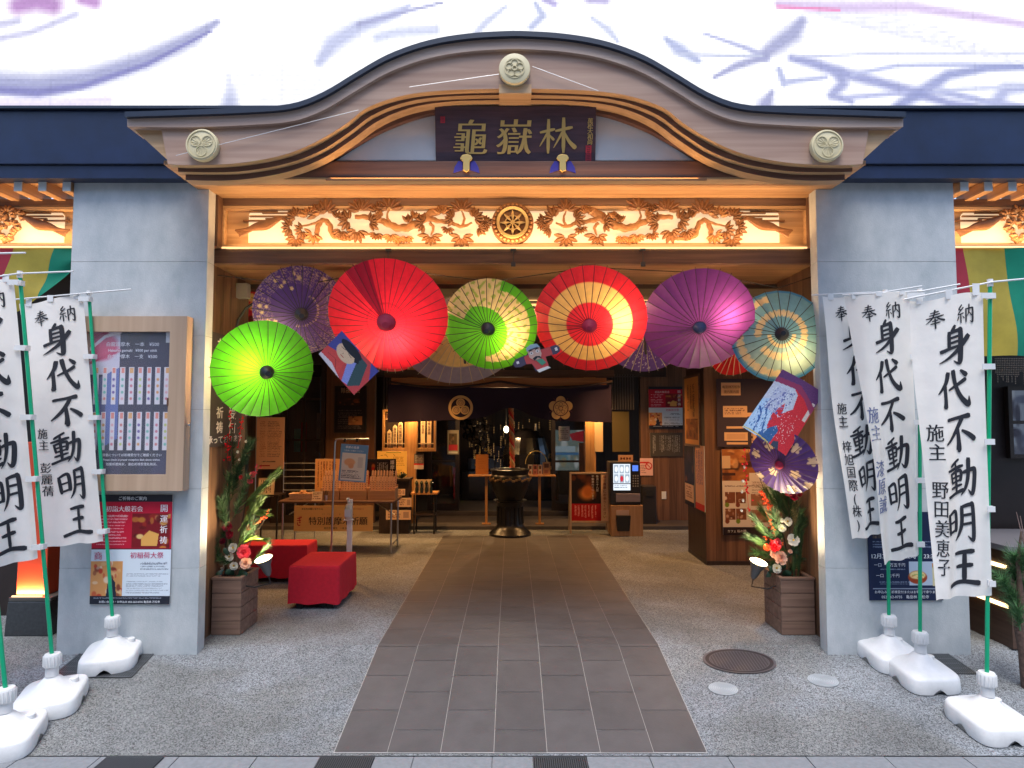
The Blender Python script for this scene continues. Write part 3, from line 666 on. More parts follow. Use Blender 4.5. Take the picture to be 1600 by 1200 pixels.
def carve_half(t, m, yb, mir, off=0.0):
    """branch, tufts, bird and cloud stripes; m maps photo pixels of the left half to (x,z)"""
    def p2(px, py):
        p = W(px, py, yb); x = p.x
        if mir: x = 2*W(803, py, yb).x-x
        return (x+off, p.z)
    k = 5.2/1000
    mb = MB()
    flat_tube(mb, [(*p2(500, 378), .01), (*p2(497, 362), .022), (*p2(505, 346), .02), (*p2(516, 352), .022), (*p2(523, 370), .022), (*p2(548, 374), .018), (*p2(568, 366), .014)], yb-.03)
    flat_tube(mb, [(*p2(556, 341), .018), (*p2(575, 341), .022), (*p2(600, 348), .026), (*p2(625, 358), .032), (*p2(650, 352), .036), (*p2(675, 335), .038), (*p2(700, 324), .03)], yb-.03)
    flat_tube(mb, [(*p2(668, 342), .028), (*p2(684, 347), .02), (*p2(705, 350), .016), (*p2(722, 356), .014), (*p2(738, 350), .008)], yb-.035)
    flat_tube(mb, [(*p2(612, 352), .014), (*p2(606, 340), .009), (*p2(610, 328), .006)], yb-.035)
    flat_tube(mb, [(*p2(672, 350), .014), (*p2(678, 358), .012), (*p2(674, 370), .006)], yb-.035)
    flat_tube(mb, [(*p2(722, 356), .012), (*p2(726, 344), .01), (*p2(722, 332), .006)], yb-.035)
    flat_tube(mb, [(*p2(505, 346), .014), (*p2(490, 352), .01), (*p2(470, 356), .006)], yb-.035)
    mb.build('branch', CARV, t, smooth=True)
    tf = [(466, 343, 15, 60, 200), (486, 341, 15, 20, 170), (512, 336, 19, 20, 165), (458, 358, 15, 100, 260), (466, 374, 14, 160, 330), (548, 347, 16, 90, 260), (566, 333, 18, 30, 170), (578, 350, 14, -60, 80), (560, 362, 16, 180, 340), (610, 330, 18, 10, 170), (600, 342, 12, 110, 220), (612, 368, 12, 200, 340), (624, 372, 11, 200, 340), (664, 352, 13, 90, 260), (674, 370, 15, 180, 360), (700, 358, 9, 180, 340), (722, 332, 17, 10, 170), (710, 345, 14, 100, 230), (740, 344, 17, -40, 110), (746, 358, 13, -80, 40), (722, 372, 17, 170, 370), (640, 352, 12, 60, 130), (648, 346, 11, 50, 110), (492, 368, 13, 150, 330), (500, 338, 14, 30, 200), (530, 345, 13, -20, 130), (536, 362, 12, 180, 320), (590, 366, 11, 190, 330), (592, 334, 13, 30, 160), (690, 338, 12, 30, 150), (755, 350, 12, -60, 60), (636, 371, 10, 200, 340), (476, 362, 13, 120, 300)]
    for px, py, r, a0, a1 in tf:
        mb = MB(); c = p2(px, py)
        if mir: a0, a1 = 180-a1, 180-a0
        fan(mb, c, r*k*1.25, 7, R_(a0), R_(a1), yb-.045)
        mb.build('pine_tuft', CARVD if (px % 3) else CARV, t)
    bird = MB()
    flat_tube(bird, [(*p2(372, 362), .006), (*p2(390, 361), .016), (*p2(405, 357), .035), (*p2(420, 354), .042), (*p2(434, 347), .028), (*p2(442, 344), .018), (*p2(449, 348), .003)], yb-.05, .8, 0.0)
    for q in range(4): flat_tube(bird, [(*p2(398, 362), .010), (*p2(380, 365+q*2), .009), (*p2(371+q*3, 363+q*3), .003)], yb-.05, .5, 0.0)
    bird.build('bird', CARVD, t, smooth=True)
    cl = MB()
    for px, py, w_ in ((400, 345, 40), (420, 338, 60), (445, 333, 70), (412, 331, 44), (470, 331, 40), (430, 342, 30)):
        a_ = p2(px-w_/2, py); b_ = p2(px+w_/2, py)
        cl.box(min(a_[0], b_[0]), max(a_[0], b_[0]), yb-.008, yb+.01, a_[1]-.006, a_[1]+.006)
    cl.build('cloud_band', CARV, t)
def transom(px0, px1, cx, label, halves, yb=.24):
    xa, xb = W(px0, 350, .2).x, W(px1, 350, .2).x
    t = thing('carved_transom', label, 'carving', (cx, yb, zf0))
    z0, z1 = zf0, zf1-.014
    # frame with an opening
    fx = .06
    mb = MB()
    mb.box(xa, xb, .205, .26, z1-.03, z1); mb.box(xa, xb, .205, .26, z0+.016, z0+.035)
    mb.box(xa, xa+fx*.5, .205, .26, z0+.035, z1-.03); mb.box(xb-fx*.5, xb, .205, .26, z0+.035, z1-.03)
    mb.build('frame', HIN, t, bevel=.005)
    mb = MB(); mb.box(xa+.02, xb-.02, .262, .30, z0+.02, z1-.01); mb.build('board', HIN, t)
    mb = MB(); mb.box(xa, xb, .197, .204, z0, z0+.014); mb.build('light_strip', STRIP, t)
    return t, xa, xb, z0, z1
tr, xa, xb, z0t, z1t = transom(345, 1265, 0, 'wide carved timber transom of pine branches with a round wheel in its middle', True)
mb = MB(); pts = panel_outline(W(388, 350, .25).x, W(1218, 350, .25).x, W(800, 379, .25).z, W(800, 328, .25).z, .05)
mb.prism(pts, .2585, .2615); mb.build('glow_panel', GLOWP, tr)
carve_half(tr, None, .25, False); carve_half(tr, None, .25, True)
# dharma wheel
wc = W(801, 348, .17); wr = W(834, 348, .17).x-wc.x
wh = MB()
def disc(mb, c, r, y0, y1, n=40): mb.cyl((c[0], y1, c[1]), (c[0], y0, c[1]), r, n=n)
def ringz(mb, c, r0, r1, y0, y1, n=40):
    a_ = [(c[0]+r0*math.cos(2*math.pi*k/n), c[1]+r0*math.sin(2*math.pi*k/n)) for k in range(n+1)]
    b_ = [(c[0]+r1*math.cos(2*math.pi*k/n), c[1]+r1*math.sin(2*math.pi*k/n)) for k in range(n+1)]
    mb.band(b_, a_, y0, y1)
c2 = (wc.x, wc.z)
disc(wh, c2, wr, .175, .24); w0 = wh.build('wheel_disc', CARVD, tr, bevel=.006)
mb = MB(); ringz(mb, c2, wr*.62, wr*.76, .150, .18); disc(mb, c2, wr*.1, .150, .18, 16)
for k_ in range(8):
    a_ = k_*math.pi/4; d = Vector((math.cos(a_), 0, math.sin(a_))); q = Vector((c2[0], .163, c2[1]))
    mb.cyl(q+d*wr*.1, q+d*wr*.36, .004, .014, n=6); mb.cyl(q+d*wr*.36, q+d*wr*.6, .013, .004, n=6)
    b_ = d.cross(Vector((0, 1, 0))); e_ = Vector((math.cos(a_+math.pi/4), 0, math.sin(a_+math.pi/4)))
    mb.cyl(q+d*wr*.36, q+e_*wr*.36, .005, n=6)
mb.build('wheel_spokes', M('old_gold', (.55, .40, .18), .4, metal=.4), tr)
mb = MB()
for k_ in range(28):
    a_ = 2*math.pi*k_/28
    mb.ball((c2[0]+wr*.87*math.cos(a_), .17, c2[1]+wr*.87*math.sin(a_)), .013, 8)
mb.build('wheel_beads', CARV, tr, smooth=True)
def bay_lights(cx, wdt, name, label):
    t = thing(name, label, 'light', (cx, .12, zl1+.02))
    MB().box(cx-wdt/2, cx+wdt/2, .06, .10, zl1-.002, zl1+.012).build('housing', M('strip_housing', (.1, .07, .05), .6), t)
    return t
ls = thing('strip_light', 'hidden warm strip light lying on the entrance lintel below the carving', 'light', (0, .13, zl1+.02))
MB().box(-2.35, 2.4, .175, .196, zl1-.001, zl1+.010).build('diffuser', STRIP, ls)
lamp(ls, 'AREA', (0, .0, .02), 6.5, (1, .58, .25), 4.6, size_y=.05, rot=aim((0, .28, 1)))
ls2 = thing('strip_light', 'hidden warm strip light in the soffit gap above the wide carving', 'light', (0, -.1, zf1+.03))
MB().box(-2.3, 2.35, -.13, -.10, zf1+.036, zf1+.043).build('diffuser', M('soffit_batten', (.3, .16, .08), .5), ls2)
lamp(ls2, 'AREA', (0, .02, -.012), 2.5, (1, .62, .28), 4.6, size_y=.04, rot=aim((0, 1, -.75)))

# ------------------------------------------------------------------ karahafu gable
YF = -.75
gab = thing('gable_roof', 'undulating timber gable with dark metal roof edge over the entrance', 'roof', (0, YF, W(800, 170, YF).z))
def half(pts, y, n=6, xm=805):
    c = cr(pts, n); L = [W(p[0], p[1], y) for p in c]; Rt = [W(2*xm-p[0], p[1], y) for p in c[::-1]]
    o = [(p.x, p.z) for p in L]+[(p.x, p.z) for p in Rt[1:]]
    return o
def resample(pl, n):
    P = np.array(pl); d = np.r_[0, np.cumsum(np.hypot(*np.diff(P, axis=0).T))]; s = np.linspace(0, d[-1], n)
    return list(zip(np.interp(s, d, P[:, 0]), np.interp(s, d, P[:, 1])))
top = [(203, 181), (300, 178), (400, 174), (462, 168), (510, 150), (560, 120), (610, 92), (670, 71), (735, 60), (805, 56)]
e1 = [(p[0], p[1]+8) for p in top]; e2 = [(p[0], p[1]+(24 if p[0] > 230 else 20)) for p in top]
N = 90
tA, tB, tC = [resample(half(q, YF), N) for q in (top, e1, e2)]
bb_ = [(262, 256), (293, 258), (371, 255), (439, 243), (489, 224), (540, 194), (574, 168), (631, 149), (699, 141), (805, 138)]
l2 = [(278, 268), (330, 269), (380, 267), (445, 256), (500, 236), (545, 207), (585, 178), (640, 158), (705, 150), (805, 148)]
l3 = [(290, 281), (340, 282), (390, 279), (450, 268), (505, 247), (550, 218), (592, 188), (645, 167), (710, 158), (805, 156)]
mb = MB(); mb.band(tA, tB, YF-.06, .0); mb.build('roof_edge', ROOFM, gab)
mb = MB(); mb.band(tB, tC, YF-.03, YF+.16); mb.build('eave_strip', wood('pale_eave', (.37, .255, .205), (.50, .37, .30), 'x', .6, scale=.6), gab)
# wide bargeboard: from the eave strip down, ends cut at a slant
inner_top = [(252, 200)]+[(p[0], p[1]+23) for p in top[1:]]
mb = MB(); mb.band(resample(half(inner_top, YF), N), resample(half(bb_, YF), N), YF, YF+.05); mb.build('bargeboard', GABLE, gab)
def orange_edge(pts, y0, y1, name, th=6, m=HIN, lift=26):
    t_ = [(p[0], p[1]-lift) for p in pts]
    mb = MB(); mb.band(resample(half(t_, y0), N), resample(half(pts, y0), N), y0, y1); mb.build(name, m, gab)
orange_edge(bb_, YF+.0, YF+.14, 'bargeboard_lip', lift=3)if False else None
orange_edge(l2, YF+.056, YF+.10, 'inner_board', m=BRN if False else wood('gable_inner', (.10, .045, .03), (.17, .08, .052), 'x', .5))
orange_edge(l3, YF+.106, YF+.15, 'second_inner_board', m=MATS['gable_inner'])
# pale soffit strips between the boards
for i_, (pp, ya, yb_) in enumerate(((bb_, YF+.003, YF+.055), (l2, YF+.059, YF+.105), (l3, YF+.109, YF+.20))):
    q = half([(p[0], p[1]-1.5) for p in pp], ya); q2 = half([(p[0], p[1]+.5) for p in pp], ya)
    mb = MB(); mb.band(resample(q, N), resample(q2, N), ya, yb_); mb.build('soffit_strip', HIN, gab)
for s_ in (0, 1):   # slanted end returns
    f = (lambda p: (p[0], p[1])) if s_ == 0 else (lambda p: (1610-p[0], p[1]))
    P = [W(*f(p), YF+.02) for p in ((204, 197), (262, 200), (264, 252))]
    mb = MB(); mb.prism([(p.x, p.z) for p in P], YF+.02, YF+.09); mb.build('end_return', HIN, gab)
# tympanum with beam
ty = [(380, 272), (450, 268), (505, 248), (550, 222), (600, 192), (660, 172), (720, 163), (805, 160)]
mb = MB(); q = half(ty, -.53); mb.prism(q, -.50, -.46); mb.build('tympanum', PLASTER, gab)
arch = [(400, 282), (462, 272), (515, 252), (555, 228), (600, 203), (660, 181), (720, 172), (805, 168)]
mb = MB(); mb.band(resample(half([(p[0], p[1]-20) for p in arch], -.54), N), resample(half(arch, -.54), N), -.55, -.505); mb.build('arch_trim', MATS['gable_inner'], gab)
zb0, zb1 = W(800, 277, -.53).z, W(800, 252, -.53).z
mb = MB(); xbL, xbR = W(345, 262, -.53).x, W(1265, 262, -.53).x; mb.box(xbL, xbR, -.535, -.44, zb0, zb1); mb.build('tie_beam', MATS['gable_inner'], gab, bevel=.003)
mb = MB(); mb.box(xbL+.02, xbR-.02, -.530, -.43, zb0-.014, zb0-.001); mb.build('beam_lip', HIN, gab)
l3_ = thing('strip_light', 'added warm strip light under the tie beam to wash the curved boards', 'light', (0.02, -.555, zb0-.02))  # lamp and batten added to light the undersides of the gable boards
MB().box(-1.32, 1.38, -.553, -.537, zb0-.03, zb0-.012).build('housing', M('soffit_batten', (.3, .16, .08), .5), l3_)
lamp(l3_, 'AREA', (0, 0, .0), 3.2, (1, .56, .22), 2.6, size_y=.02, rot=aim((0, -.8, 1)))
# block behind to close the roof
for px, wd in ((316, 0), (1295, 0)):
    a_, b_ = RC(px-26, px+26, 262, 256, YF+.1)[:2]
    MB().box(a_, b_, YF+.052, YF+.06, W(800, 262, YF+.1).z, W(800, 254, YF+.1).z).build('bracket', HIN, gab)
x0, x1, z0, z1 = RC(780, 830, 152, 138, YF+.05); MB().box(x0, x1, YF-.004, YF+.2, z0, z1).build('bracket', HIN, gab)
# roundels
def roundel(px, py, r, kind, label):
    c = W(px, py, YF-.05); rad = W(px+r, py, YF-.05).x-c.x
    t = thing('crest_roundel', label, 'emblem', (c.x, YF-.05, c.z), group='crest roundels on the gable')
    mb = MB(); disc(mb, (c.x, c.z), rad, YF-.045, YF-.001, 40); mb.build('disc', CREAM, t, bevel=.005, smooth=True)
    mb = MB()
    if kind == 'mokko':
        for k_ in range(5):
            a_ = R_(90+72*k_); q = (c.x+rad*.36*math.cos(a_), c.z+rad*.36*math.sin(a_))
            ringz(mb, q, rad*.20, rad*.25, YF-.052, YF-.0445, 20)
        ringz(mb, (c.x, c.z), rad*.12, rad*.17, YF-.053, YF-.0445, 20); ringz(mb, (c.x, c.z), rad*.62, rad*.66, YF-.05, YF-.0445)
    else:
        for a_ in ((90, 210, 330) if kind == 'aoi' else (90, 210, 330)):
            q = (c.x+rad*.42*math.cos(R_(a_+180)), c.z+rad*.42*math.sin(R_(a_+180)))
            ringz(mb, q, rad*.30, rad*.35, YF-.05, YF-.0445, 24)
            for k_ in range(5):
                b_ = R_(a_+40*(k_-2)); mb.cyl((c.x+rad*.1*math.cos(R_(a_+180)), YF-.0455, c.z+rad*.1*math.sin(R_(a_+180))), (q[0]+rad*.3*math.cos(b_+math.pi), YF-.0455, q[1]+rad*.3*math.sin(b_+math.pi)), .0025, n=5)
        ringz(mb, (c.x, c.z), rad*.86, rad*.9, YF-.05, YF-.0445)
    mb.build('relief', CREAMD, t)
roundel(314, 225, 25, 'aoi', 'pale crest roundel on the left flat end of the gable')
roundel(804, 106, 24.5, 'mokko', 'pale flower crest roundel at the crown of the gable')
roundel(1294, 226, 25, 'aoi', 'pale hollyhock crest roundel on the right flat end of the gable')
for i_, P in enumerate(([(275, 243), (560, 172)], [(640, 136), (780, 116)], [(832, 104), (935, 142)])):
    mb = MB(); mb.tube([W(p[0], p[1], YF-.025) for p in P], .0022, 5)
    tag(mb.build('guy_wire', M('steel_wire', (.6, .6, .6), .4, metal=.6), origin=W(*P[0], YF-.025)), ['thin wire running up the left sweep of the gable', 'short thin wire left of the crown roundel', 'thin wire slanting down right of the crown roundel'][i_], 'wire')
# name board
zc0 = W(805, 262, -.5).z; x0, x1 = W(681, 262, -.5).x, W(930, 262, -.5).x; hB = W(805, 160, -.62).z-zc0
tilt = R_(12)
nb = thing('name_board', 'dark hanging temple name board with three gold characters under the gable', 'sign', ((x0+x1)/2, -.5, zc0), (tilt, 0, 0))
wB = x1-x0
mb = MB(); mb.box(-wB/2, wB/2, 0, .04, 0, hB); mb.build('board', M('board_lacquer', (.055, .030, .042), .5, var=.35, vscale=3, stretch=(1, 1, 14)), nb, world=False, bevel=.004)
mb = MB()
cw = wB/249.0
for ch, cx_, sz in (('龜', 737, 58), ('嶽', 804, 58)):
    put_text(mb, ch, ((cx_-805.5)*cw), hB*.5, sz*cw*.98, y=-.006, bold=.004, aniso=.018, res=3, slant=.10)
put_brush(mb, '林', (869-805.5)*cw, hB*.5, 54*cw, y=-.006, dy=.0004, k=.85)
mb.build('characters', GOLD, nb, world=False)
mb = MB(); put_text(mb, '萬松大和尚', (921-805.5)*cw, hB*.80, 9*cw, y=-.004, vertical=True, bold=.01, aniso=.02, slant=.08, pitch=.86)
mb.build('signature', GOLD, nb, world=False)
mb = MB()
for cx_, v, sz in ((693, .78, 7), (919, .30, 9), (919, .16, 9)):
    q = (cx_-805.5)*cw; s_ = sz*cw
    for k_ in range(4): mb.box(q-s_*.5, q+s_*.5, -.003, .0, hB*v-s_*.7+k_*s_*.36, hB*v-s_*.7+k_*s_*.36+s_*.24)
    for k_ in range(2): mb.box(q-s_*.5+k_*s_*.75, q-s_*.25+k_*s_*.75, -.0045, .0, hB*v-s_*.7, hB*v+s_*.65)
mb.build('seal', M('seal_red', (.30, .02, .04), .6), nb, world=False)
BLUE = M('royal_blue_cord', (.03, .03, .28), .8)
for px, lb in ((729, 'gold board clasp with blue tassels below the left gold character'), (879, 'gold board clasp with blue tassels below the right gold character')):
    c = W(px, 256, -.53); s_ = 4.47/1000
    t = thing('board_clasp', lb, 'bracket', c, group='clasps carrying the name board')
    mb = MB(); mb.prism([(c.x+a_*s_, c.z+b_*s_) for a_, b_ in ((-5, -12), (-5, 2), (-10, 7), (-7, 12), (0, 14), (7, 12), (10, 7), (5, 2), (5, -12), (0, -15))], -.555, -.535); mb.build('plate', GOLD, t, bevel=.003)
    for q in (-1, 1):
        mb = MB(); mb.prism([(c.x+q*a_*s_, c.z+b_*s_) for a_, b_ in ((6, 3), (13, 4), (19, -6), (21, -16), (6, -11))], -.54, -.51); mb.build('tassel', BLUE, t, bevel=.003)
        mb = MB(); mb.tube([(c.x+q*19*s_, -.52, c.z-14*s_), (c.x+q*20*s_, -.52, c.z-20*s_), (c.x+q*18*s_, -.52, c.z-27*s_)], .004, 5); mb.build('cord', BLUE, t)
# lintel hooks
for px, lb in ((606, 'small dark wire hook on the lintel above the red umbrella'), (802, 'small dark wire hook on the lintel below the wheel'), (1005, 'small dark wire hook on the lintel above the ringed umbrella')):
    c = W(px, 400, .17); t = thing('wire_hook', lb, 'hook', c, group='wire hooks on the lintel')
    mb = MB(); mb.box(c.x-.022, c.x+.022, .185, .199, W(px, 391, .17).z, W(px, 387, .17).z); mb.tube([(c.x, .18, W(px, 390, .17).z), (c.x, .175, W(px, 413, .17).z)], .003, 5); mb.box(c.x-.018, c.x+.018, .17, .19, W(px, 416, .17).z, W(px, 409, .17).z)
    mb.build('hook', M('hook_steel', (.08, .08, .08), .5, metal=.6), t)
# ------------------------------------------------------------------ interior shell
ROOM = thing('entrance_hall', 'dim timber lined entrance hall behind the umbrellas', 'hall', (0, 3, 0))
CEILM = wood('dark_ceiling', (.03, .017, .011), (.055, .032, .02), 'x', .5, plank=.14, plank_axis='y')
ZC = 3.02
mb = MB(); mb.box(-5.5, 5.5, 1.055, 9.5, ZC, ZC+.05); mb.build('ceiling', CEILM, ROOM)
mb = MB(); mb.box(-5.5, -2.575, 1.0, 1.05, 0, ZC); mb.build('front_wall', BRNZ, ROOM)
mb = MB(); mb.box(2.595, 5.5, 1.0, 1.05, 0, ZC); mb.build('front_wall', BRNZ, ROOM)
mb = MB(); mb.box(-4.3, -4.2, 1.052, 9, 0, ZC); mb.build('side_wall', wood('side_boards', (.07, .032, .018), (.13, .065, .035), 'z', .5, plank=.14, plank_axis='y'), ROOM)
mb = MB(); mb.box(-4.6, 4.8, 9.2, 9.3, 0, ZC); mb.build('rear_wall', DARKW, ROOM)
for px in (466, 695, 838, 1005, 1176):     # warm louvre lamps in the ceiling
    x = W(px, 448, 1.6).x
    t = thing('louvre_lamp', {466: 'warm slatted ceiling lamp above the purple speckled umbrella', 695: 'warm slatted ceiling lamp between the red and the green umbrellas', 838: 'warm slatted ceiling lamp between the green and the ringed umbrellas', 1005: 'warm slatted ceiling lamp left of the plain purple umbrella', 1176: 'warm slatted ceiling lamp right of the plain purple umbrella'}[px], 'light', (x, 1.6, 2.98), group='slatted lamps in the hall ceiling')
    mb = MB()
    for k in range(3): mb.box(x-.34, x+.34, 1.5, 1.58, 2.86+k*.055, 2.875+k*.055)
    mb.build('slat', DARKW, t)
    MB().box(x-.33, x+.33, 1.60, 1.62, 2.85, 3.015).build('diffuser', M('louvre_glow', (.8, .6, .3), .5, emit=(1, .55, .2), estr=.55), t)
# block with the map on its front
bx0 = G(1104, 883).x; by0 = G(1104, 883).y; by1 = G(1068, 862).y
blk = thing('panelled_block', 'brown plank clad wall block carrying the floor map and cafe board', 'wall', (bx0, by0, 0))
mb = MB(); mb.box(bx0, 4.6, by0, by1, 0, ZC-.004); mb.build('cladding', BRNZ, blk)
mb = MB(); mb.box(bx0-.004, 4.6, by0-.01, by1+.004, 0, .05); mb.build('skirting', DARKW, blk)
RWY = 6.0
x0, x1, _, _ = RC(1000, 1070, 700, 600, RWY)
rw = thing('plank_wall', 'brown plank wall with the red notice behind the ticket machine', 'wall', (x0, RWY, 0))
mb = MB(); mb.box(x0, 4.6, RWY, RWY+.12, 0, ZC-.004); mb.build('cladding', BRNZ, rw)
# left facade
LFY = 5.7
def panel(name, label, cat, px0, px1, py0, py1, y, mat, d=.06, group=None, bev=.003):
    x0, x1, z0, z1 = RC(px0, px1, py0, py1, y)
    mb = MB(); mb.box(x0, x1, y, y+d, z0, z1); o = mb.build(name, mat, bevel=bev, origin=((x0+x1)/2, y, z0)); return tag(o, label, cat, group)
def post(px0, px1, y, mat, label, z1=ZC-.006, d=.12, name='timber_post', z0=.06, group='timber posts of the temple front'):
    x0, x1, _, _ = RC(px0, px1, 700, 600, y)
    mb = MB(); mb.box(x0, x1, y, y+d, z0, z1); return tag(mb.build(name, mat, bevel=.004, origin=((x0+x1)/2, y, z0)), label, 'post', group)
post(510, 585, LFY, wood('mid_timber', (.10, .04, .016), (.17, .075, .03), 'z', .5), 'wide brown post carrying the black poster')
post(636, 650, LFY-.05, ORNGZ, 'narrow orange lit post between the two tablet racks')
post(914, 931, LFY, ORNGZ, 'orange lit post right of the curtain and A-frame sign')
post(426, 440, LFY, DARKW, 'dark post behind the menu board')
def glazed(name, label, px0, px1, py0, py1, y, cv, cols=1, rows=3, z0=None, group=None):
    x0, x1, za_, zb_ = RC(px0, px1, py0, py1, y); za_ = z0 if z0 is not None else za_
    t = thing(name, label, 'door' if 'door' in name else 'window', ((x0+x1)/2, y, za_), group=group); w, h = x1-x0, zb_-za_
    fw = .07; mb = MB()
    mb.box(-w/2, -w/2+fw, -.03, .03, 0, h).box(w/2-fw, w/2, -.03, .03, 0, h).box(-w/2+fw, w/2-fw, -.03, .03, 0, .12).box(-w/2+fw, w/2-fw, -.03, .03, h-.1, h)
    for c_ in range(1, cols): q = -w/2+w*c_/cols; mb.box(q-.02, q+.02, -.025, .025, .12, h-.1)
    for r_ in range(1, rows): q = h*r_/rows; mb.box(-w/2+fw, w/2-fw, -.02, .02, q-.018, q+.018)
    mb.build('frame', DARKW, t, world=False)
    MB().box(-w/2+fw, w/2-fw, .004, .012, .12, h-.1).build('pane', M('hall_glass', (.02, .02, .024), .04, spec=.9, alpha=.25), t, world=False)
    return t
glazed('window', 'dark framed window behind the folding table', 440, 510, 560, 800, LFY+.05, None, cols=2, rows=4, z0=.06)
glazed('sliding_door', 'dark framed glass door left of the altar', 668, 718, 645, 797, 6.62, None, 1, 2, z0=.14, group='glass doors of the altar room')
glazed('sliding_door', 'dark framed glass door with a paper notice right of the altar', 862, 918, 645, 797, 6.62, None, 1, 2, z0=.14, group='glass doors of the altar room')
mb = MB(); xa_, xb_ = RC(580, 1000, 700, 600, 6.6)[:2]
lt = MB(); lt.box(-4.3, 2.6, LFY+.07, LFY+.14, W(800, 590, LFY).z+.02, ZC-.006)
tag(lt.build('transom_wall', DARKW, origin=(0, LFY, 2.4)), 'dark slatted wall band above the temple front', 'wall')
# things seen through the glass (banners behind, and the reflected street as a painted panel)
def hang(name, label, cat, px0, px1, py0, py1, y, col, group=None, th=.01):
    return panel(name, label, cat, px0, px1, py0, py1, y, M('cloth_%d_%d_%d' % tuple(col), tuple(s2l(col)), .8, var=.12, vscale=6), th, group, .002)
hang('hanging_cloth', 'red cloth hanging behind the left window', 'cloth', 470, 479, 660, 706, 6.3, (190, 30, 40))
hang('hanging_cloth', 'pale teal cloth hanging behind the left window', 'cloth', 459, 469, 670, 706, 6.35, (120, 190, 190))
hang('hanging_cloth', 'white and red cloth at the right of the left window', 'cloth', 494, 505, 645, 706, 6.3, (175, 170, 175))
hang('hanging_cloth', 'red cloth strip in the left glass door', 'cloth', 708, 716, 730, 780, 7.0, (175, 25, 45))
hang('hanging_cloth', 'mustard cloth strip in the left glass door', 'cloth', 703, 708, 728, 760, 7.02, (150, 110, 40))
sheet('door_notice', 'framed red and grey notice on the left glass door', 'notice', (699, 717, 672, 710), 6.56, CV(30, 50, (150, 140, 120)).rect(.15, .85, .15, .6, (60, 50, 40)).photo(.15, .85, .15, .6, [(90, 70, 50), (60, 50, 40), (130, 100, 70)], 3, 12).rect(.1, .9, .6, .85, (190, 50, 60)).rect(.1, .9, .88, .97, (220, 215, 205)))
cvw = CV(50, 70, (150, 165, 165)).photo(0, 1, 0, 1, [(120, 135, 130), (170, 180, 180), (150, 140, 110), (110, 150, 160), (200, 205, 205)], 5, 26).rect(.0, .7, .4, .55, (170, 190, 200)).rect(0, .8, .56, .62, (70, 120, 170)).poly([(.5, .1), (1, 0), (1, .3), (.6, .25)], (170, 40, 50))
sheet('painted_reflection', 'glowing panel painted with pale street reflections behind the right glass door', 'picture', (864, 914, 672, 735), 7.0, cvw, mat=M('reflection_glow', (.02, .02, .02), .4, attr=True, emit=(1, 1, 1), estr=.16))  # street reflection in the door glass, painted on a self-glowing panel
sheet('door_notice', 'white pencil drawn notice on the right glass door', 'notice', (873, 890, 666, 689), 6.55, CV(26, 34, (185, 180, 180)).lines(.1, .9, .15, .9, 6, (110, 105, 105)))
# altar
alt = thing('altar', 'dark altar with rows of small golden ornaments deep behind the curtain', 'altar', (W(797, 700, 8.2).x, 8.2, .14))
x0, x1, z0, z1 = RC(722, 872, 770, 735, 8.2)
mb = MB(); mb.box(x0, x1, 8.0, 8.6, .14, z1); mb.build('altar_table', BLACK, alt, bevel=.01)
mb = MB(); mb.box(x0+.1, x1-.1, 8.3, 8.6, z1+.001, z1+.25); mb.box(x0+.4, x1-.4, 8.4, 8.7, z1+.252, z1+.5); mb.build('altar_shelf', BLACK, alt, bevel=.01)
mb = MB()
for k in range(90):
    px = rng.uniform(728, 868); py = rng.uniform(655, 735)
    if 800 < px < 862 and py > 690: continue
    p = W(px, py, 7.85); n_ = int(rng.integers(2, 7))
    for q in range(n_): mb.ball((p.x, 7.85, p.z-q*.035), .008, 5)
o = mb.build('gold_beads', M('gold_bead', (.8, .5, .18), .25, metal=.5, emit=(1, .55, .2), estr=.12), alt); o['kind'] = 'stuff'  # beads given a faint glow of their own so they sparkle
mb = MB()
for k in range(30):
    p = W(rng.uniform(726, 870), rng.uniform(700, 736), 7.9); s_ = rng.uniform(.02, .05)
    mb.lathe([(s_*.5, 0), (s_*.9, s_*.3), (s_*.3, s_*.8), (s_*.7, s_*1.6), (.002, s_*2)], (p.x, 7.9, p.z), 8)
o = mb.build('gold_vessels', GOLD, alt); o['kind'] = 'stuff'
for px, py0, py1, lb in ((750, 660, 690, 'tall white candle left of the bell rope'), (837, 662, 688, 'tall white candle right of the bell rope')):
    a_ = W(px, py0, 7.6); b_ = W(px, py1, 7.6); mb = MB(); mb.cyl((a_.x, 7.6, b_.z), (a_.x, 7.6, a_.z), .022, .02, 10)
    c_t = thing('candle', lb, 'candle', (a_.x, 7.6, b_.z-.3)); mb.build('wax', M('wax', (.7, .62, .45), .5), c_t)
    mb = MB(); mb.lathe([(.05, -.3), (.012, -.26), (.01, -.04), (.035, -.004)], (a_.x, 7.6, b_.z), 10); mb.build('holder', GOLD, c_t)
mb = MB(); p = W(742, 672, 7.4); 
for k in range(40): 
    q = p+Vector((rng.normal(0, .16), rng.normal(0, .1), rng.normal(0, .14))); mb.ball(q, rng.uniform(.04, .09), 6)
tag(mb.build('dark_canopy', BLACK, origin=p), 'black lacquered hanging ornament left of the bell rope', 'ornament')
p = W(822, 700, 7.4); mb = MB(); mb.lathe([(.42, -.5), (.45, -.1), (.36, .2), (.2, .34), (.02, .38)], tuple(p), 20)
tag(mb.build('altar_shrine', BLACK, origin=p), 'black domed shrine cabinet right of the bell rope', 'shrine')
mb = MB(); c_ = W(838, 725, 6.9)
for k in range(24):
    a0, a1 = R_(k*7.5), R_((k+1)*7.5); mb.tube([(c_.x+.20*math.cos(a0), 6.9, c_.z+.24*math.sin(a0)), (c_.x+.20*math.cos(a1), 6.9, c_.z+.24*math.sin(a1))], .008, 5)
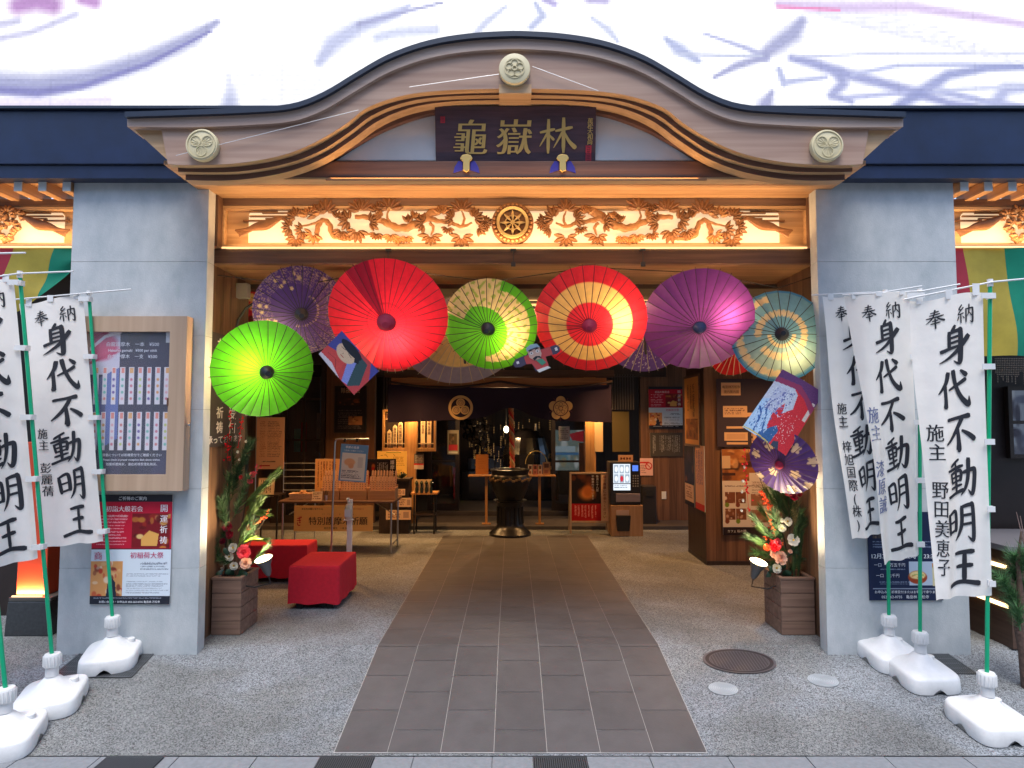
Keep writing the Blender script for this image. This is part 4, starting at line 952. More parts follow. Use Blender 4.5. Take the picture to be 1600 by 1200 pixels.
tag(mb.build('altar_mirror_rim', GOLD, origin=c_), 'thin gold arch in front of the black shrine', 'ornament')
t = thing('hanging_lamp', 'small glowing white lamp hanging in the altar room', 'light', W(791, 671, 7.0))
p = wloc(t); mb = MB(); mb.ball(p, .045, 12, (1, 1, 1.4)); mb.build('bulb', M('bulb_glow', (.9, .8, .6), .4, emit=(1, .8, .5), estr=4), t, smooth=True)
mb = MB(); mb.tube([p+Vector((0, 0, .06)), p+Vector((0, 0, .9))], .006, 6); mb.build('cord', BLK, t); lamp(t, 'POINT', (0, -.06, 0), 7, (1, .62, .3), .04)
# bell rope
mb = MB(); a_ = W(798, 610, 5.45); b_ = W(801, 742, 5.45)
for s_ in range(3):
    pts = [(a_.x+(b_.x-a_.x)*t_+.022*math.cos(t_*38+s_*2.1), 5.45+.022*math.sin(t_*38+s_*2.1), a_.z+(b_.z-a_.z)*t_) for t_ in np.linspace(0, 1, 70)]
    mb.mi = s_; mb.tube(pts, .024, 6)
tag(mb.build('bell_rope', [M('rope_red', (.5, .04, .02), .8), M('rope_orange', (.5, .16, .05), .8), M('rope_straw', (.5, .3, .13), .8)], origin=(a_.x, 5.45, b_.z), smooth=True), 'thick twisted red and orange bell rope hanging before the altar', 'rope')
# curtain (noren) and its beam
NY = 5.2
x0, x1, z0, z1 = RC(606, 956, 655, 601, NY)
nor = thing('shrine_curtain', 'wide dark purple curtain with two round crests below an orange beam', 'curtain', ((x0+x1)/2, NY, z1))
PURP = M('purple_cloth', (.012, .004, .022), .85, var=.15, vscale=3)
def ncl(u, v):
    drop = .57+.03*math.cos(2*math.pi*u)-.0-.17*math.exp(-((u-.55)/.09)**2)
    sag = .05*math.sin(math.pi*u)**2
    return (x0+(x1-x0)*u, NY+.035*math.sin(u*34)*v+.02*math.sin(u*13+1), z1-sag*(1-v)-drop*v)
vs = [ncl(i/100, j/14) for j in range(15) for i in range(101)]
mb = MB(); mb.add(vs, [(j*101+i, (j+1)*101+i, (j+1)*101+i+1, j*101+i+1) for j in range(14) for i in range(100)])
mb.build('cloth', PURP, nor, smooth=True)
CREST = M('crest_print', (.62, .40, .16), .8)
def cmap(x, z, dy=0): return (x, ncl((x-x0)/(x1-x0), min(1, max(0, (z1-z)/.6)))[1]-.012-dy, z)
def cring(mb, c, r0, r1, n=36, dy=0, sq=1.0):
    vs = []
    for k in range(n): a_ = 2*math.pi*k/n; vs += [cmap(c[0]+r*sq*math.cos(a_), c[1]+r*math.sin(a_), dy) for r in (r0, r1)]
    mb.add(vs, [(2*k, 2*k+1, (2*k+3) % (2*n), (2*k+2) % (2*n)) for k in range(n)])
def cdisc(mb, c, r, n=28, dy=0, f=None):
    vs = [cmap(*c, dy)]+[cmap(c[0]+r*(f(2*math.pi*k/n) if f else 1)*math.cos(2*math.pi*k/n), c[1]+r*(f(2*math.pi*k/n) if f else 1)*math.sin(2*math.pi*k/n), dy) for k in range(n)]
    mb.add(vs, [(0, 1+k, 1+(k+1) % n) for k in range(n)])
PD = M('crest_line', (.10, .03, .05), .85)
mb = MB(); m2 = MB(); c = W(720, 637, NY); c = (c.x, c.z); r = .195
cring(mb, c, r*.78, r)
for a_ in (90, 210, 330):
    q = (c[0]+r*.40*math.cos(R_(a_)), c[1]+r*.40*math.sin(R_(a_)))
    cdisc(mb, q, r*.36, dy=.001); cring(m2, (q[0], q[1]), r*.2, r*.23, dy=.003, n=20); cring(m2, q, r*.1, r*.12, dy=.003, n=16)
mb.build('crest', CREST, nor); m2.build('crest_lines', PD, nor)
mb = MB(); m2 = MB(); c = W(876, 638, NY); c = (c.x, c.z)
for k in range(5):
    a_ = R_(90+72*k); cdisc(mb, (c[0]+r*.6*math.cos(a_), c[1]+r*.6*math.sin(a_)), r*.40, dy=.0005*k)
cdisc(mb, c, r*.55, dy=.004)
cring(m2, c, r*.56, r*.63, dy=.006); cring(m2, c, r*.14, r*.18, dy=.006, n=16)
for k in range(5):
    a_ = R_(90+72*k); cring(m2, (c[0]+r*.33*math.cos(a_), c[1]+r*.33*math.sin(a_)), r*.13, r*.16, dy=.006, n=16)
    b_ = R_(90+72*k+36); P = [cmap(c[0]+q*math.cos(b_)+w*math.sin(b_), c[1]+q*math.sin(b_)-w*math.cos(b_), .006) for q, w in ((r*.63, .004), (r*1.0, .004), (r*1.0, -.004), (r*.63, -.004))]
    m2.add(P, [(0, 1, 2, 3)])
mb.build('crest', CREST, nor); m2.build('crest_lines', PD, nor)
mb = MB(); pts = [(x0+(x1-x0)*u, NY-.06, z1+.05-.10*math.sin(math.pi*((u*2) % 1 if u < 1 else 1))) for u in np.linspace(0, 1, 60)]
mb.tube(pts, .018, 6); mb.build('rope', M('dark_rope', (.05, .03, .025), .9), nor)
a_, b_, c_, d_ = RC(640, 948, 605, 590, NY+.06)
tag(MB().box(a_-.3, b_, NY+.08, NY+.26, c_, d_).build('curtain_beam', wood('beam_orange', (.30, .10, .025), (.45, .18, .05), 'x', .5), origin=(0, NY+.08, c_), bevel=.006), 'orange timber beam carrying the purple curtain', 'beam')
# hall lamps
def downlight(x, y, e_, lb, col=(1, .50, .18), spot=115):
    t = thing('ceiling_lamp', lb, 'light', (x, y, ZC-.03), group='round ceiling lamps of the hall')
    mb = MB(); mb.lathe([(.07, -.03), (.08, -.03), (.08, .028), (.0, .028)], (x, y, ZC-.03), 20); mb.build('housing', BLK, t)
    mb = MB(); mb.lathe([(.066, 0), (.001, 0.004)], (x, y, ZC-.05), 20); mb.build('diffuser', M('lamp_glow', (.9, .7, .4), .5, emit=(1, .65, .33), estr=3), t)
    lamp(t, 'SPOT', (0, 0, -.06), e_, col, .06, spot=spot, blend=.8)
downlight(-1.9, 2.4, 18, 'ceiling lamp above the red benches'); downlight(1.9, 2.1, 20, 'ceiling lamp in front of the floor map')
downlight(-1.6, 4.2, 85, 'ceiling lamp above the folding table'); downlight(1.9, 4.6, 85, 'ceiling lamp above the A-frame sign')
downlight(3.1, 1.9, 75, 'ceiling lamp near the right jamb'); downlight(-3.1, 3.6, 80, 'ceiling lamp above the menu board'); downlight(0, 2.8, 18, 'ceiling lamp above the tiled path')
for px, py, lb, e_ in ((640, 622, 'added warm spot lamp over the tablet racks', 48), (926, 625, 'added warm spot lamp by the orange post', 24)):  # lamps added behind the curtain to brighten the racks and the post
    p = W(px, py, LFY-.20); t = thing('added_spot_lamp', lb, 'light', p)
    mb = MB(); mb.cyl(p+Vector((0, 0, .0)), p+Vector((0, 0, .09)), .03, .022); mb.tube([p+Vector((0, 0, .09)), Vector((p.x, p.y, p.z+.12)), Vector((p.x, LFY-.04, p.z+.12))], .006, 5); mb.build('shade', BLK, t)
    lamp(t, 'SPOT', (0, 0, -.01), e_, (1, .58, .22), .03, rot=aim((0, .35, -.8)), spot=150)

# ------------------------------------------------------------------ hall furniture
def bench(px_l, px_r, py_f, depth, label, wext=None):
    p = G(px_l, py_f); q = G(px_r, py_f); y0 = p.y; x0 = wext if wext is not None else p.x; x1 = q.x; H = .40
    t = thing('bench', label, 'bench', ((x0+x1)/2, y0+depth/2, 0), group='red covered benches')
    bm_ = MB(); w2, d2 = (x1-x0)/2, depth/2; ring = []; vs = []; fs = []
    nseg = 60
    def per(s_, ins):
        L = [(-w2, -d2), (w2, -d2), (w2, d2), (-w2, d2)]; tot = 4*(w2+d2); d = s_*tot
        for k in range(4):
            a_, b_ = L[k], L[(k+1) % 4]; l_ = math.hypot(b_[0]-a_[0], b_[1]-a_[1])
            if d <= l_+1e-9: f = d/l_; return ((a_[0]+(b_[0]-a_[0])*f)*ins[0], (a_[1]+(b_[1]-a_[1])*f)*ins[1])
            d -= l_
        return L[0]
    levels = [(H, .80), (H+.002, .97), (H-.006, .992), (H-.03, 1.0), (.25, 1.005), (.12, 1.012), (.055, 1.016)]
    for z, f in levels:
        for k in range(nseg):
            x, y = per(k/nseg, (f, f)); fold = 0 if z > H-.04 else .006*math.sin(k*1.9)+.004*math.sin(k*.7)
            g = 1+fold*(H-z)/H*1.6; vs.append((x*g, y*g, z+(0.008*math.sin(k*.9) if z < .06 else 0)))
    for j in range(len(levels)-1): fs += [(j*nseg+k, (j+1)*nseg+k, (j+1)*nseg+(k+1) % nseg, j*nseg+(k+1) % nseg) for k in range(nseg)]
    fs.append(tuple(range(nseg))); bm_.add(vs, fs); bm_.build('cloth_cover', RED, t, world=False, smooth=True)
    for sx in (-1, 1):
        for sy in (-1, 1): MB().box(sx*(w2-.09)-.03, sx*(w2-.09)+.03, sy*(d2-.07)-.03, sy*(d2-.07)+.03, 0, .30).build('foot', BLK, t, world=False)
    return t
bench(450, 529, 953, .66, 'front red cloth covered bench nearest the path')
bench(392, 479, 911, .36, 'rear red cloth covered bench behind the planter lamp', wext=-2.95)
# folding table
TY = 3.55
x0, x1, _, zt = RC(434, 616, 800, 783, TY)
tb = thing('folding_table', 'long folding table with steel legs and a brown top', 'table', ((x0+x1)/2, TY, 0))
MB().box(x0, x1, TY, TY+.6, zt-.03, zt).build('table_top', wood('table_top', (.09, .05, .035), (.15, .08, .055), 'x', .4), tb, bevel=.006)
for sx, xx in ((-1, x0+.05), (1, x1-.05)):
    for yy in (TY+.05, TY+.55):
        MB().tube([(xx, yy, 0), (xx, yy, zt-.03)], .013, 8).build('leg', STEEL, tb)
    MB().tube([(xx, TY+.05, .1), (xx, TY+.55, .1)], .009, 6).build('stretcher', STEEL, tb)
    MB().tube([(xx, TY+.3, zt-.22), (xx-sx*.3, TY+.3, zt-.035)], .008, 6).build('brace', STEEL, tb)
sheet('table_banner', 'cream banner with black prayer lettering hanging from the folding table', 'banner', (459, 583, 790, 830), TY-.03, CV(60, 22, (226, 176, 108)), [
    ('あなたの願いを叶える', .23, .13, .085, (40, 25, 25), {'bold': .01}), ('お不動さまの御力で厄除けを', .76, .13, .06, (150, 70, 50), {}),
    ('とく　べつ　　ご　　　ま　　　　き　　がん', .56, .33, .06, (60, 35, 30), {}),
    ('特別護摩木祈願', .56, .60, .34, (30, 16, 20), {'bold': .004, 'aniso': .012, 'sx': .98}), ('ぎ', .07, .60, .42, (185, 20, 40), {'bold': .02, 'aniso': .02, 'sx': .5}),
    ('身代不動明王　一本 500円', .55, .88, .09, (50, 28, 25), {'bold': .01})], thick=.006, back=M('cream_board', tuple(s2l((226, 176, 108))), .8))
# goma stick boxes
BOXW = wood('box_wood', (.38, .19, .09), (.5, .28, .14), 'x', .6)
bxs = [(500, 530, 'left'), (531, 573, 'middle'), (574, 618, 'right')]
stick_me = None
mb = MB(); mb.box(-.0125, .0125, -.006, .006, 0, .27); mb.prism([(-.0125, .27), (.0125, .27), (0, .288)], -.006, .006)
for k in range(4): mb.mi = 1; mb.box(-.004, .004, -.0072, -.006, .20-k*.03, .215-k*.03)
for bi, (pa, pb, nm) in enumerate(bxs):
    yb = TY+.10; xa_, xb_, z0, z1 = RC(pa, pb, 783, 768, yb)
    t = thing('stick_box', '%s light wooden box of prayer sticks on the folding table' % nm, 'box', ((xa_+xb_)/2, yb, zt+.001), group='boxes of prayer sticks')
    h = .13; m2 = MB(); m2.box(xa_+.004, xb_-.004, yb, yb+.012, zt+.001, zt+h).box(xa_+.004, xb_-.004, yb+.20, yb+.212, zt+.001, zt+h+.06).box(xa_+.004, xa_+.014, yb+.012, yb+.2, zt+.001, zt+h+.03).box(xb_-.014, xb_-.004, yb+.012, yb+.2, zt+.001, zt+h+.03)
    m2.build('tray', BOXW, t)
    n = 6 if bi == 0 else 9
    for r_ in range(2):
        for k in range(n):
            if stick_me is None:
                o = mb.build('prayer_stick', [M('stick_pale', (.62, .36, .22), .7), M('stick_ink', (.12, .05, .04), .8)], None); stick_me = o
            else:
                o = stick_me.copy(); scene.collection.objects.link(o)
            xx = xa_+.03+(xb_-xa_-.06)*k/(n-1)
            o.location = (xx, yb+.035+r_*.09, zt+.03+r_*.075); o.rotation_euler = (R_(-9), R_(rng.uniform(-1.5, 1.5)), 0)
            tag(o, 'slim pale prayer stick standing in the %s wooden box, %s row' % (nm, 'front' if r_ == 0 else 'rear'), 'stick', 'prayer sticks in the boxes')
# notices behind the boxes
sheet('price_notice', 'cream notice with columns of writing behind the basket', 'notice', (492, 531, 717, 770), TY+.38, CV(40, 54, (222, 170, 110)).vlines(.1, .92, .08, .85, 7, (120, 70, 50), .7))
cvf = CV(50, 40, (22, 14, 18)).photo(.0, .45, .1, 1, [(40, 12, 10), (160, 25, 15), (220, 70, 20), (90, 15, 15), (240, 130, 40)], 11, 26).vlines(.5, .8, .1, .85, 6, (190, 180, 170), .6)
sheet('flame_board', 'black board with red flames and white writing behind the stick boxes', 'notice', (560, 619, 717, 772), TY+.42, cvf, [('護摩木', .90, .03, .13, (215, 205, 195), {'vertical': True, 'bold': .01})])
p = W(474, 772, TY+.12); bk = thing('basket', 'pale shallow wicker basket on the folding table', 'basket', (p.x, TY+.2, zt+.001))
mb = MB(); w2 = .19
mb.add([(p.x+sx*w2*f, TY+.2+sy*.11*f, zt+.001+z) for f, z in ((.85, 0), (1, .085), (.95, .085), (.80, .01)) for sx, sy in ((-1, -1), (1, -1), (1, 1), (-1, 1))], [(i*4+k, i*4+(k+1) % 4, i*4+4+(k+1) % 4, i*4+4+k) for i in range(3) for k in range(4)]+[(12, 13, 14, 15), (3, 2, 1, 0)])
mb.build('weave', M('wicker', (.62, .42, .27), .8, var=.25, vscale=60, stretch=(1, 1, 3), bump=.5, bscale=90), bk)
for dx, lb in ((-.03, 'round straw bun shaped ornament in the wicker basket'), ):
    mb = MB()
    for k in range(7): mb.tube([(p.x+dx+(.075-.008*k)*math.cos(a_), TY+.2+(.06)*math.sin(a_), zt+.03+k*.013) for a_ in np.linspace(0, 2*math.pi, 20)], .010, 5)
    tag(mb.build('straw_coil', M('straw', (.42, .22, .10), .9, var=.3, vscale=50), origin=(p.x+dx, TY+.2, zt+.02)), lb, 'ornament')
sheet('card_stand', 'small white card leaning beside the basket', 'card', (487, 503, 768, 783), TY+.03, CV(24, 20, (232, 205, 170)).lines(.1, .9, .12, .9, 4, (120, 70, 60)), rot=(R_(-8), 0, 0))
p = W(509, 783, TY+.08); cup = thing('pen_cup', 'small steel cup of pens on the folding table', 'cup', (p.x, TY+.08, zt+.001))
MB().lathe([(.024, 0), (.027, .07), (.024, .07), (.022, .005)], (p.x, TY+.08, zt+.001), 14).build('cup', STEEL, cup, smooth=True)
for k in range(4): MB().tube([(p.x+.008*math.cos(k*1.6), TY+.08+.008*math.sin(k*1.6), zt+.01), (p.x+.03*math.cos(k*1.6), TY+.08+.02*math.sin(k*1.6), zt+.13)], .004, 5).build('pen', BLK, cup)
# menu board on a pole, blue sign stand, sanitizer
PY_ = 3.1
a_ = W(398, 845, PY_); mst = thing('menu_stand', 'tall cream price list board on a thin steel stand', 'sign', (W(420, 840, PY_).x, PY_, 0))
x0, x1, z0, z1 = RC(402, 443, 733, 652, PY_); cv = CV(46, 90, (236, 180, 128)).lines(.1, .35, .08, .78, 22, (190, 110, 70), .6).lines(.4, .92, .08, .78, 22, (150, 90, 70), .5).rect(.12, .5, .925, .95, (190, 30, 40)).poly([(.08, .937), (.2, .91), (.2, .965)], (190, 30, 40)).lines(.2, .8, .84, .88, 1, (90, 60, 50))
MB().box(x0, x1, PY_+.001, PY_+.012, z0, z1).build('board', M('menu_board', tuple(s2l((236, 180, 128))), .6), mst); cv.build('print', x1-x0, z1-z0, mst, PRINT, y=-.0012, x0=x0-wloc(mst).x, z0=z0)
MB().tube([(x0-.015, PY_+.02, 0), (x0-.015, PY_+.02, z1+.1)], .009, 6).build('pole', STEEL, mst); MB().lathe([(.15, 0), (.15, .01), (.02, .02)], (x0-.015, PY_+.02, 0), 20).build('base', STEEL, mst)
BY = 2.35
x0, x1, z0, z1 = RC(528, 570, 751, 693, BY)
bst = thing('sign_stand', 'bent steel sign stand holding a tilted blue bordered notice', 'sign', (x0, BY, 0))
xl = W(521, 800, BY).x; zt2 = W(545, 686, BY).z
MB().tube([(xl-.03, BY+.02, 0), (xl, BY+.02, zt2-.04), (xl+.012, BY+.02, zt2-.008), (xl+.05, BY+.02, zt2), (W(576, 685, BY).x, BY+.02, zt2)], .011, 8).build('pole', STEEL, bst, smooth=True)
MB().lathe([(.16, 0), (.16, .012), (.02, .022)], (xl-.03, BY+.02, 0), 24).build('base', STEEL, bst)
mb = MB(); T = Matrix.Rotation(R_(4), 4, 'Y'); w, h = x1-x0, z1-z0; 
cv = CV(44, 60, (105, 150, 195)).rect(.07, .93, .24, .96, (225, 215, 210)).ell(.36, .48, .2, .1, (225, 170, 130), .3).ell(.42, .58, .1, .07, (220, 160, 120), .3).rect(.66, .85, .33, .62, (205, 195, 195)).lines(.1, .85, .70, .93, 5, (110, 105, 115))
sub = bpy.data.objects.new('notice', MB().box(0, 1, 0, 1, 0, 1).build('tmp', PAPER).data)
bpy.data.objects.remove(bpy.data.objects['tmp']); bpy.data.objects.remove(sub)
nt_ = MB().box(0, w, .001, .008, 0, h).build('notice', M('notice_blue', tuple(s2l((105, 150, 195))), .6), bst, world=False); nt_.location = (0.01, -.004, z0); nt_.rotation_euler = (0, R_(4), 0)
cv.build('print', w, h, nt_, PRINT, y=-.0005, x0=0)
mb = MB(); put_text(mb, '季節の風景', w*.42, h*.92, h*.075, y=-.003, bold=.01); put_text(mb, 'ご自由にお撮りください', w*.48, h*.83, h*.05, y=-.003); mb.build('lettering', ink((235, 240, 245)), nt_, world=False)
for q in (.25, .7): MB().box(x0+w*q-.012, x0+w*q+.012, BY-.012, BY+.02, zt2-.035, zt2+.005).build('clip', BLK, bst)
SY = 1.9; a_ = G(545, 908); SY = a_.y; z_ = W(545, 768, SY).z
san = thing('sanitizer_stand', 'slim white hand sanitizer stand with a pump bottle beside the benches', 'dispenser', (a_.x, SY, 0))
MB().box(a_.x-.10, a_.x+.06, SY-.10, SY+.12, 0, .012).build('base', WHITEP, san, bevel=.004)
MB().box(a_.x-.028, a_.x+.028, SY-.012, SY+.02, .012, W(545, 780, SY).z).build('post', WHITEP, san, bevel=.004)
zb = W(545, 810, SY).z; MB().box(a_.x-.05, a_.x+.05, SY-.075, SY-.014, zb-.012, zb-.002).build('bracket', WHITEP, san)
MB().lathe([(.038, 0), (.042, .01), (.042, .13), (.03, .16), (.014, .17), (.014, .185)], (a_.x, SY-.045, zb), 18).build('bottle', M('clear_gel_bottle', (.6, .6, .58), .15, spec=.6, alpha=.75), san, smooth=True)
MB().tube([(a_.x, SY-.045, zb+.185), (a_.x, SY-.045, zb+.225), (a_.x-.01, SY-.075, zb+.228), (a_.x-.012, SY-.09, zb+.215)], .009, 8).build('pump', WHITEP, san, smooth=True)
MB().box(a_.x-.034, a_.x+.034, SY-.0895, SY-.088, zb+.03, zb+.11).build('bottle_label', M('label_pale', (.55, .55, .6), .6), san)
# rack with steel rails and a shelf behind
p0, p1, z0, z1 = RC(443, 492, 783, 724, 4.7)
rk = thing('rail_rack', 'low steel rail rack behind the wicker basket', 'rack', ((p0+p1)/2, 4.7, 0))
for k in range(5): MB().tube([(p0, 4.7, z1-.1*k), (p1, 4.7, z1-.1*k)], .008, 6).build('rail', STEEL, rk)
for q in (p0, p1): MB().tube([(q, 4.71, 0), (q, 4.71, z1+.02)], .01, 6).build('upright', STEEL, rk)
a0, a1, z0, z1 = RC(398, 438, 845, 772, 4.2); es = thing('small_easel', 'small dark stool with a white card standing left of the folding table', 'stool', ((a0+a1)/2, 4.2, 0))
MB().box(a0, a1, 4.1, 4.4, z1-.02, z1).build('top', DARKW, es)
for qx, qy in ((a0+.03, 4.13), (a1-.03, 4.13), (a0+.03, 4.37), (a1-.03, 4.37)): MB().tube([(qx, qy, 0), (qx, qy, z1-.02)], .014, 6).build('leg', BLK, es)
sheet('charm_card', 'white framed card of printed charms on the small dark stool', 'card', (404, 427, 748, 775), 4.15, CV(24, 24, (205, 180, 150)).vlines(.12, .9, .1, .9, 6, (70, 50, 45)), frame=(.01, .006, PALEW), rot=(R_(-6), 0, 0))
# tablet racks on the left facade
TABM = M('tablet_wood', (.75, .52, .28), .6)
def tablet_rack(px0, px1, py0, py1, n, label, hs, head=None):
    x0, x1, z0, z1 = RC(px0, px1, py0, py1, LFY-.04); t = thing('tablet_rack', label, 'cabinet', ((x0+x1)/2, LFY-.04, z0), group='lit racks of wooden tablets')
    y = LFY-.04; f = .035; mb = MB(); mb.box(x0, x0+f, y-.06, y, z0, z1).box(x1-f, x1, y-.06, y, z0, z1).box(x0+f, x1-f, y-.06, y, z1-f, z1).box(x0+f, x1-f, y-.06, y, z0, z0+f*1.6)
    mb.build('frame', ORNGZ, t, bevel=.003); MB().box(x0+f, x1-f, y-.012, y-.002, z0+f, z1-f).build('back', DARKW, t)
    MB().box(x0+f, x1-f, y-.055, y-.035, z0+.12, z0+.135).build('rail', PALEW, t)
    if head: 
        MB().box(x0+f*1.4, x1-f*1.4, y-.03, y-.02, z1-f-.13, z1-f-.02).build('heading', TABM, t); mb = MB(); put_text(mb, head, (x0+x1)/2, z1-f-.075, .085, y=y-.032, bold=.01, sx=.8); mb.build('heading_text', ink((60, 25, 15)), t)
    for k in range(n):
        xx = x0+f+.03+(x1-x0-2*f-.06)*(k+.5)/n; hh = (z1-z0)*hs[k % len(hs)]; m2 = MB(); m2.prism([(xx-.034, z0+.062), (xx+.034, z0+.062), (xx+.034, z0+hh-.04), (xx, z0+hh), (xx-.034, z0+hh-.04)], y-.032, y-.016)
        o = m2.build('tablet', TABM, t); mb = MB(); put_text(mb, ['家内安全祈', '身体健全祈願', '商売繁盛祈願成', '交通安全祈願成', '心願成就祈願成'][k % 5], xx, z0+hh-.05, .052, y=y-.0335, vertical=True, bold=.012, pitch=1.0); q_ = mb.build('tablet_text', ink((70, 30, 20)), o, world=True)
tablet_rack(598, 637, 640, 705, 3, 'lit rack of three wooden tablets left of the orange post', [.52, .64, .72], '護摩札見本')
tablet_rack(650, 682, 640, 705, 2, 'lit rack of two tall wooden tablets right of the orange post', [.86, .92])
cvy = CV(50, 60, (250, 205, 105)).stroke([(.1, .15), (.3, .12), (.35, .2)], .01, (90, 60, 20)).stroke([(.55, .1), (.6, .17)], .012, (90, 60, 20)).rect(.3, .8, .03, .05, (110, 140, 60)).lines(.55, .92, .18, .5, 6, (190, 140, 60), .7).lines(.5, .9, .62, .82, 4, (180, 130, 60), .6)
sheet('yellow_poster', 'yellow lit poster standing below the tablet racks', 'poster', (589, 636, 705, 752), LFY-.20, cvy)
sheet('small_poster', 'small grey and red poster on the wall right of the yellow poster', 'poster', (647, 662, 709, 733), LFY-.05, CV(20, 30, (95, 85, 75)).lines(.1, .9, .1, .6, 5, (160, 150, 140)).rect(0, 1, .7, 1, (200, 180, 165)).rect(0, 1, .62, .74, (190, 40, 40)))
x0, x1, z0, z1 = RC(590, 640, 790, 748, 5.0); ct = thing('display_counter', 'dark display counter with price cards below the yellow poster', 'counter', ((x0+x1)/2, 5.0, 0))
MB().box(x0, x1, 5.0, 5.35, z1-.03, z1).build('counter_top', DARKW, ct); MB().box(x0+.02, x1-.02, 5.05, 5.33, .0, z1-.03).build('body', DARKW, ct)
for k, (q0, q1, v0, v1, lb) in enumerate(((620, 643, 778, 792, 'upper white price card on the display counter front'), (603, 642, 797, 812, 'lower white price card on the display counter front'), (620, 633, 764, 774, 'small price card on top of the display counter'))):
    sheet('price_card', lb, 'card', (q0, q1, v0, v1), 4.96, CV(36, 16, (215, 180, 150)).lines(.08, .6, .15, .9, 3, (120, 90, 80)).rect(.7, .92, .2, .8, (170, 140, 125)))
for k, (px, lb) in enumerate(((628, 'dark leafy charm bundle at the right end of the counter'), (612, 'dark leafy charm bundle in the middle of the counter'))):
    p = W(px, 748, 5.1); mb = MB()
    for q in range(30): a_ = rng.uniform(0, 6.28); mb.tube([(p.x, 5.12, z1), (p.x+.1*math.cos(a_)*rng.random(), 5.12+.06*math.sin(a_), z1+rng.uniform(.03, .10))], .008, 4)
    tag(mb.build('charm_bundle', M('dark_leaf', (.02, .04, .02), .7), origin=(p.x, 5.12, z1)), lb, 'charm')
x0, x1, z0, z1 = RC(645, 680, 815, 770, 5.0); sh = thing('side_table', 'small dark side table with a tray of bottles by the glass door', 'table', ((x0+x1)/2, 5.0, 0))
MB().box(x0-.03, x1+.03, 4.98, 5.3, z1-.025, z1).build('top', ORNGZ, sh)
MB().box(x0, x1, 5.0, 5.28, z1-.35, z1-.33).build('shelf', DARKW, sh)
for qx in (x0+.02, x1-.02):
    for qy in (5.02, 5.26): MB().tube([(qx, qy, 0), (qx, qy, z1-.025)], .014, 6).build('leg', BLK, sh)
tr_ = tag(MB().box(x0+.02, x1-.06, 5.02, 5.04, z1+.001, z1+.20).build('charm_card', M('panel_pale', (.62, .42, .22), .6), origin=(x0, 5.02, z1)), 'pale card panel behind the dark little bottles', 'card')
b0 = None
for k in range(4):
    xx = x0+.06+.075*k
    if b0 is None:
        b0 = MB().lathe([(.022, 0), (.024, .06), (.012, .10), (.016, .13), (.03, .15), (.004, .19)], (0, 0, 0), 12).build('bottle', M('bottle_dark', (.02, .03, .02), .2), None, smooth=True); o = b0
    else: o = b0.copy(); scene.collection.objects.link(o)
    o.location = (xx, 4.995, z1+.001); tag(o, 'small dark bottle in the row of four on the side table', 'bottle', 'bottles on the side table')
# black dark poster
cvb = CV(52, 70, (24, 15, 20)).photo(.08, .8, .1, .42, [(40, 22, 16), (110, 55, 25), (60, 30, 20), (140, 80, 40)], 21, 18).lines(.1, .9, .52, .95, 9, (120, 110, 105), .5).photo(.45, .88, .66, .84, [(150, 95, 55), (90, 45, 25), (190, 130, 80)], 8, 9)
sheet('night_poster', 'black poster about a temple night gathering on the brown post', 'poster', (523, 572, 604, 675), LFY-.03, cvb, [('除夜の会', .5, .085, .13, (190, 165, 130), {'aniso': .012, 'sx': .82})], frame=(.012, .006, BLK))
# podiums, burner
for px, lb, nm in ((755, 'slim left podium with an upright wooden board beside the burner', 0), (845, 'slim right podium with leaflets beside the burner', 1)):
    yv = 5.6; c = W(px, 742, yv); t = thing('podium', lb, 'stand', (c.x, yv, .06), group='slim podiums beside the incense burner')
    zz = c.z; MB().box(c.x-.24, c.x+.24, yv-.12, yv+.12, zz-.02, zz).build('top', ORNGZ, t, bevel=.003)
    cx = W(760 if nm == 0 else 843, 742, yv).x
    MB().box(cx-.02, cx+.02, yv-.02, yv+.02, .06, zz-.02).build('leg', ORNGZ, t); MB().box(cx-.07, cx+.07, yv-.05, yv+.05, .06, .075).build('foot', ORNGZ, t)
sheet('wooden_board', 'upright plain wooden board leaning on the left podium', 'board', (743, 763, 710, 741), 5.58, CV(20, 30, (170, 105, 45)).lines(.2, .8, .2, .8, 5, (140, 80, 35), .4), back=ORNGZ, rot=(R_(-6), 0, 0), thick=.012)
for q0, q1, lb, cl in ((825, 832, 'white leaflet holder, leftmost on the right podium', (205, 190, 170)), (833, 840, 'pink leaflet holder in the middle of the right podium', (185, 120, 105)), (841, 847, 'pale leaflet holder beside the tan booklet', (200, 170, 150)), (848, 860, 'tan booklet standing at the right end of the right podium', (165, 125, 90))):
    sheet('leaflet', lb, 'leaflet', (q0, q1, 726 if q0 < 848 else 722, 742), 5.55, CV(10, 16, cl).rect(.2, .8, .15, .45, (90, 60, 50)).rect(.25, .75, .6, .85, (140, 90, 75)))
p = G(797, 836); k_ = (p.y+5)/1000
bur = thing('incense_burner', 'black bronze incense burner on a fluted pedestal at the end of the path', 'burner', (p.x, p.y, 0))
def zz(py): return W(797, py, p.y).z
MB().lathe([(32*k_, 0), (32*k_, .04), (29*k_, .07), (26*k_, .10), (22*k_, .13), (20*k_, .17), (19*k_, zz(790)), (21*k_, zz(784)), (26*k_, zz(781))], (p.x, p.y, 0), 32).build('pedestal', BRONZE, bur, smooth=True)
mb = MB()
for k in range(16): a_ = 2*math.pi*k/16; mb.tube([(p.x+20*k_*math.cos(a_), p.y+20*k_*math.sin(a_), .18), (p.x+19.3*k_*math.cos(a_), p.y+19.3*k_*math.sin(a_), zz(791))], .012, 5)
mb.build('flutes', BRONZE, bur)
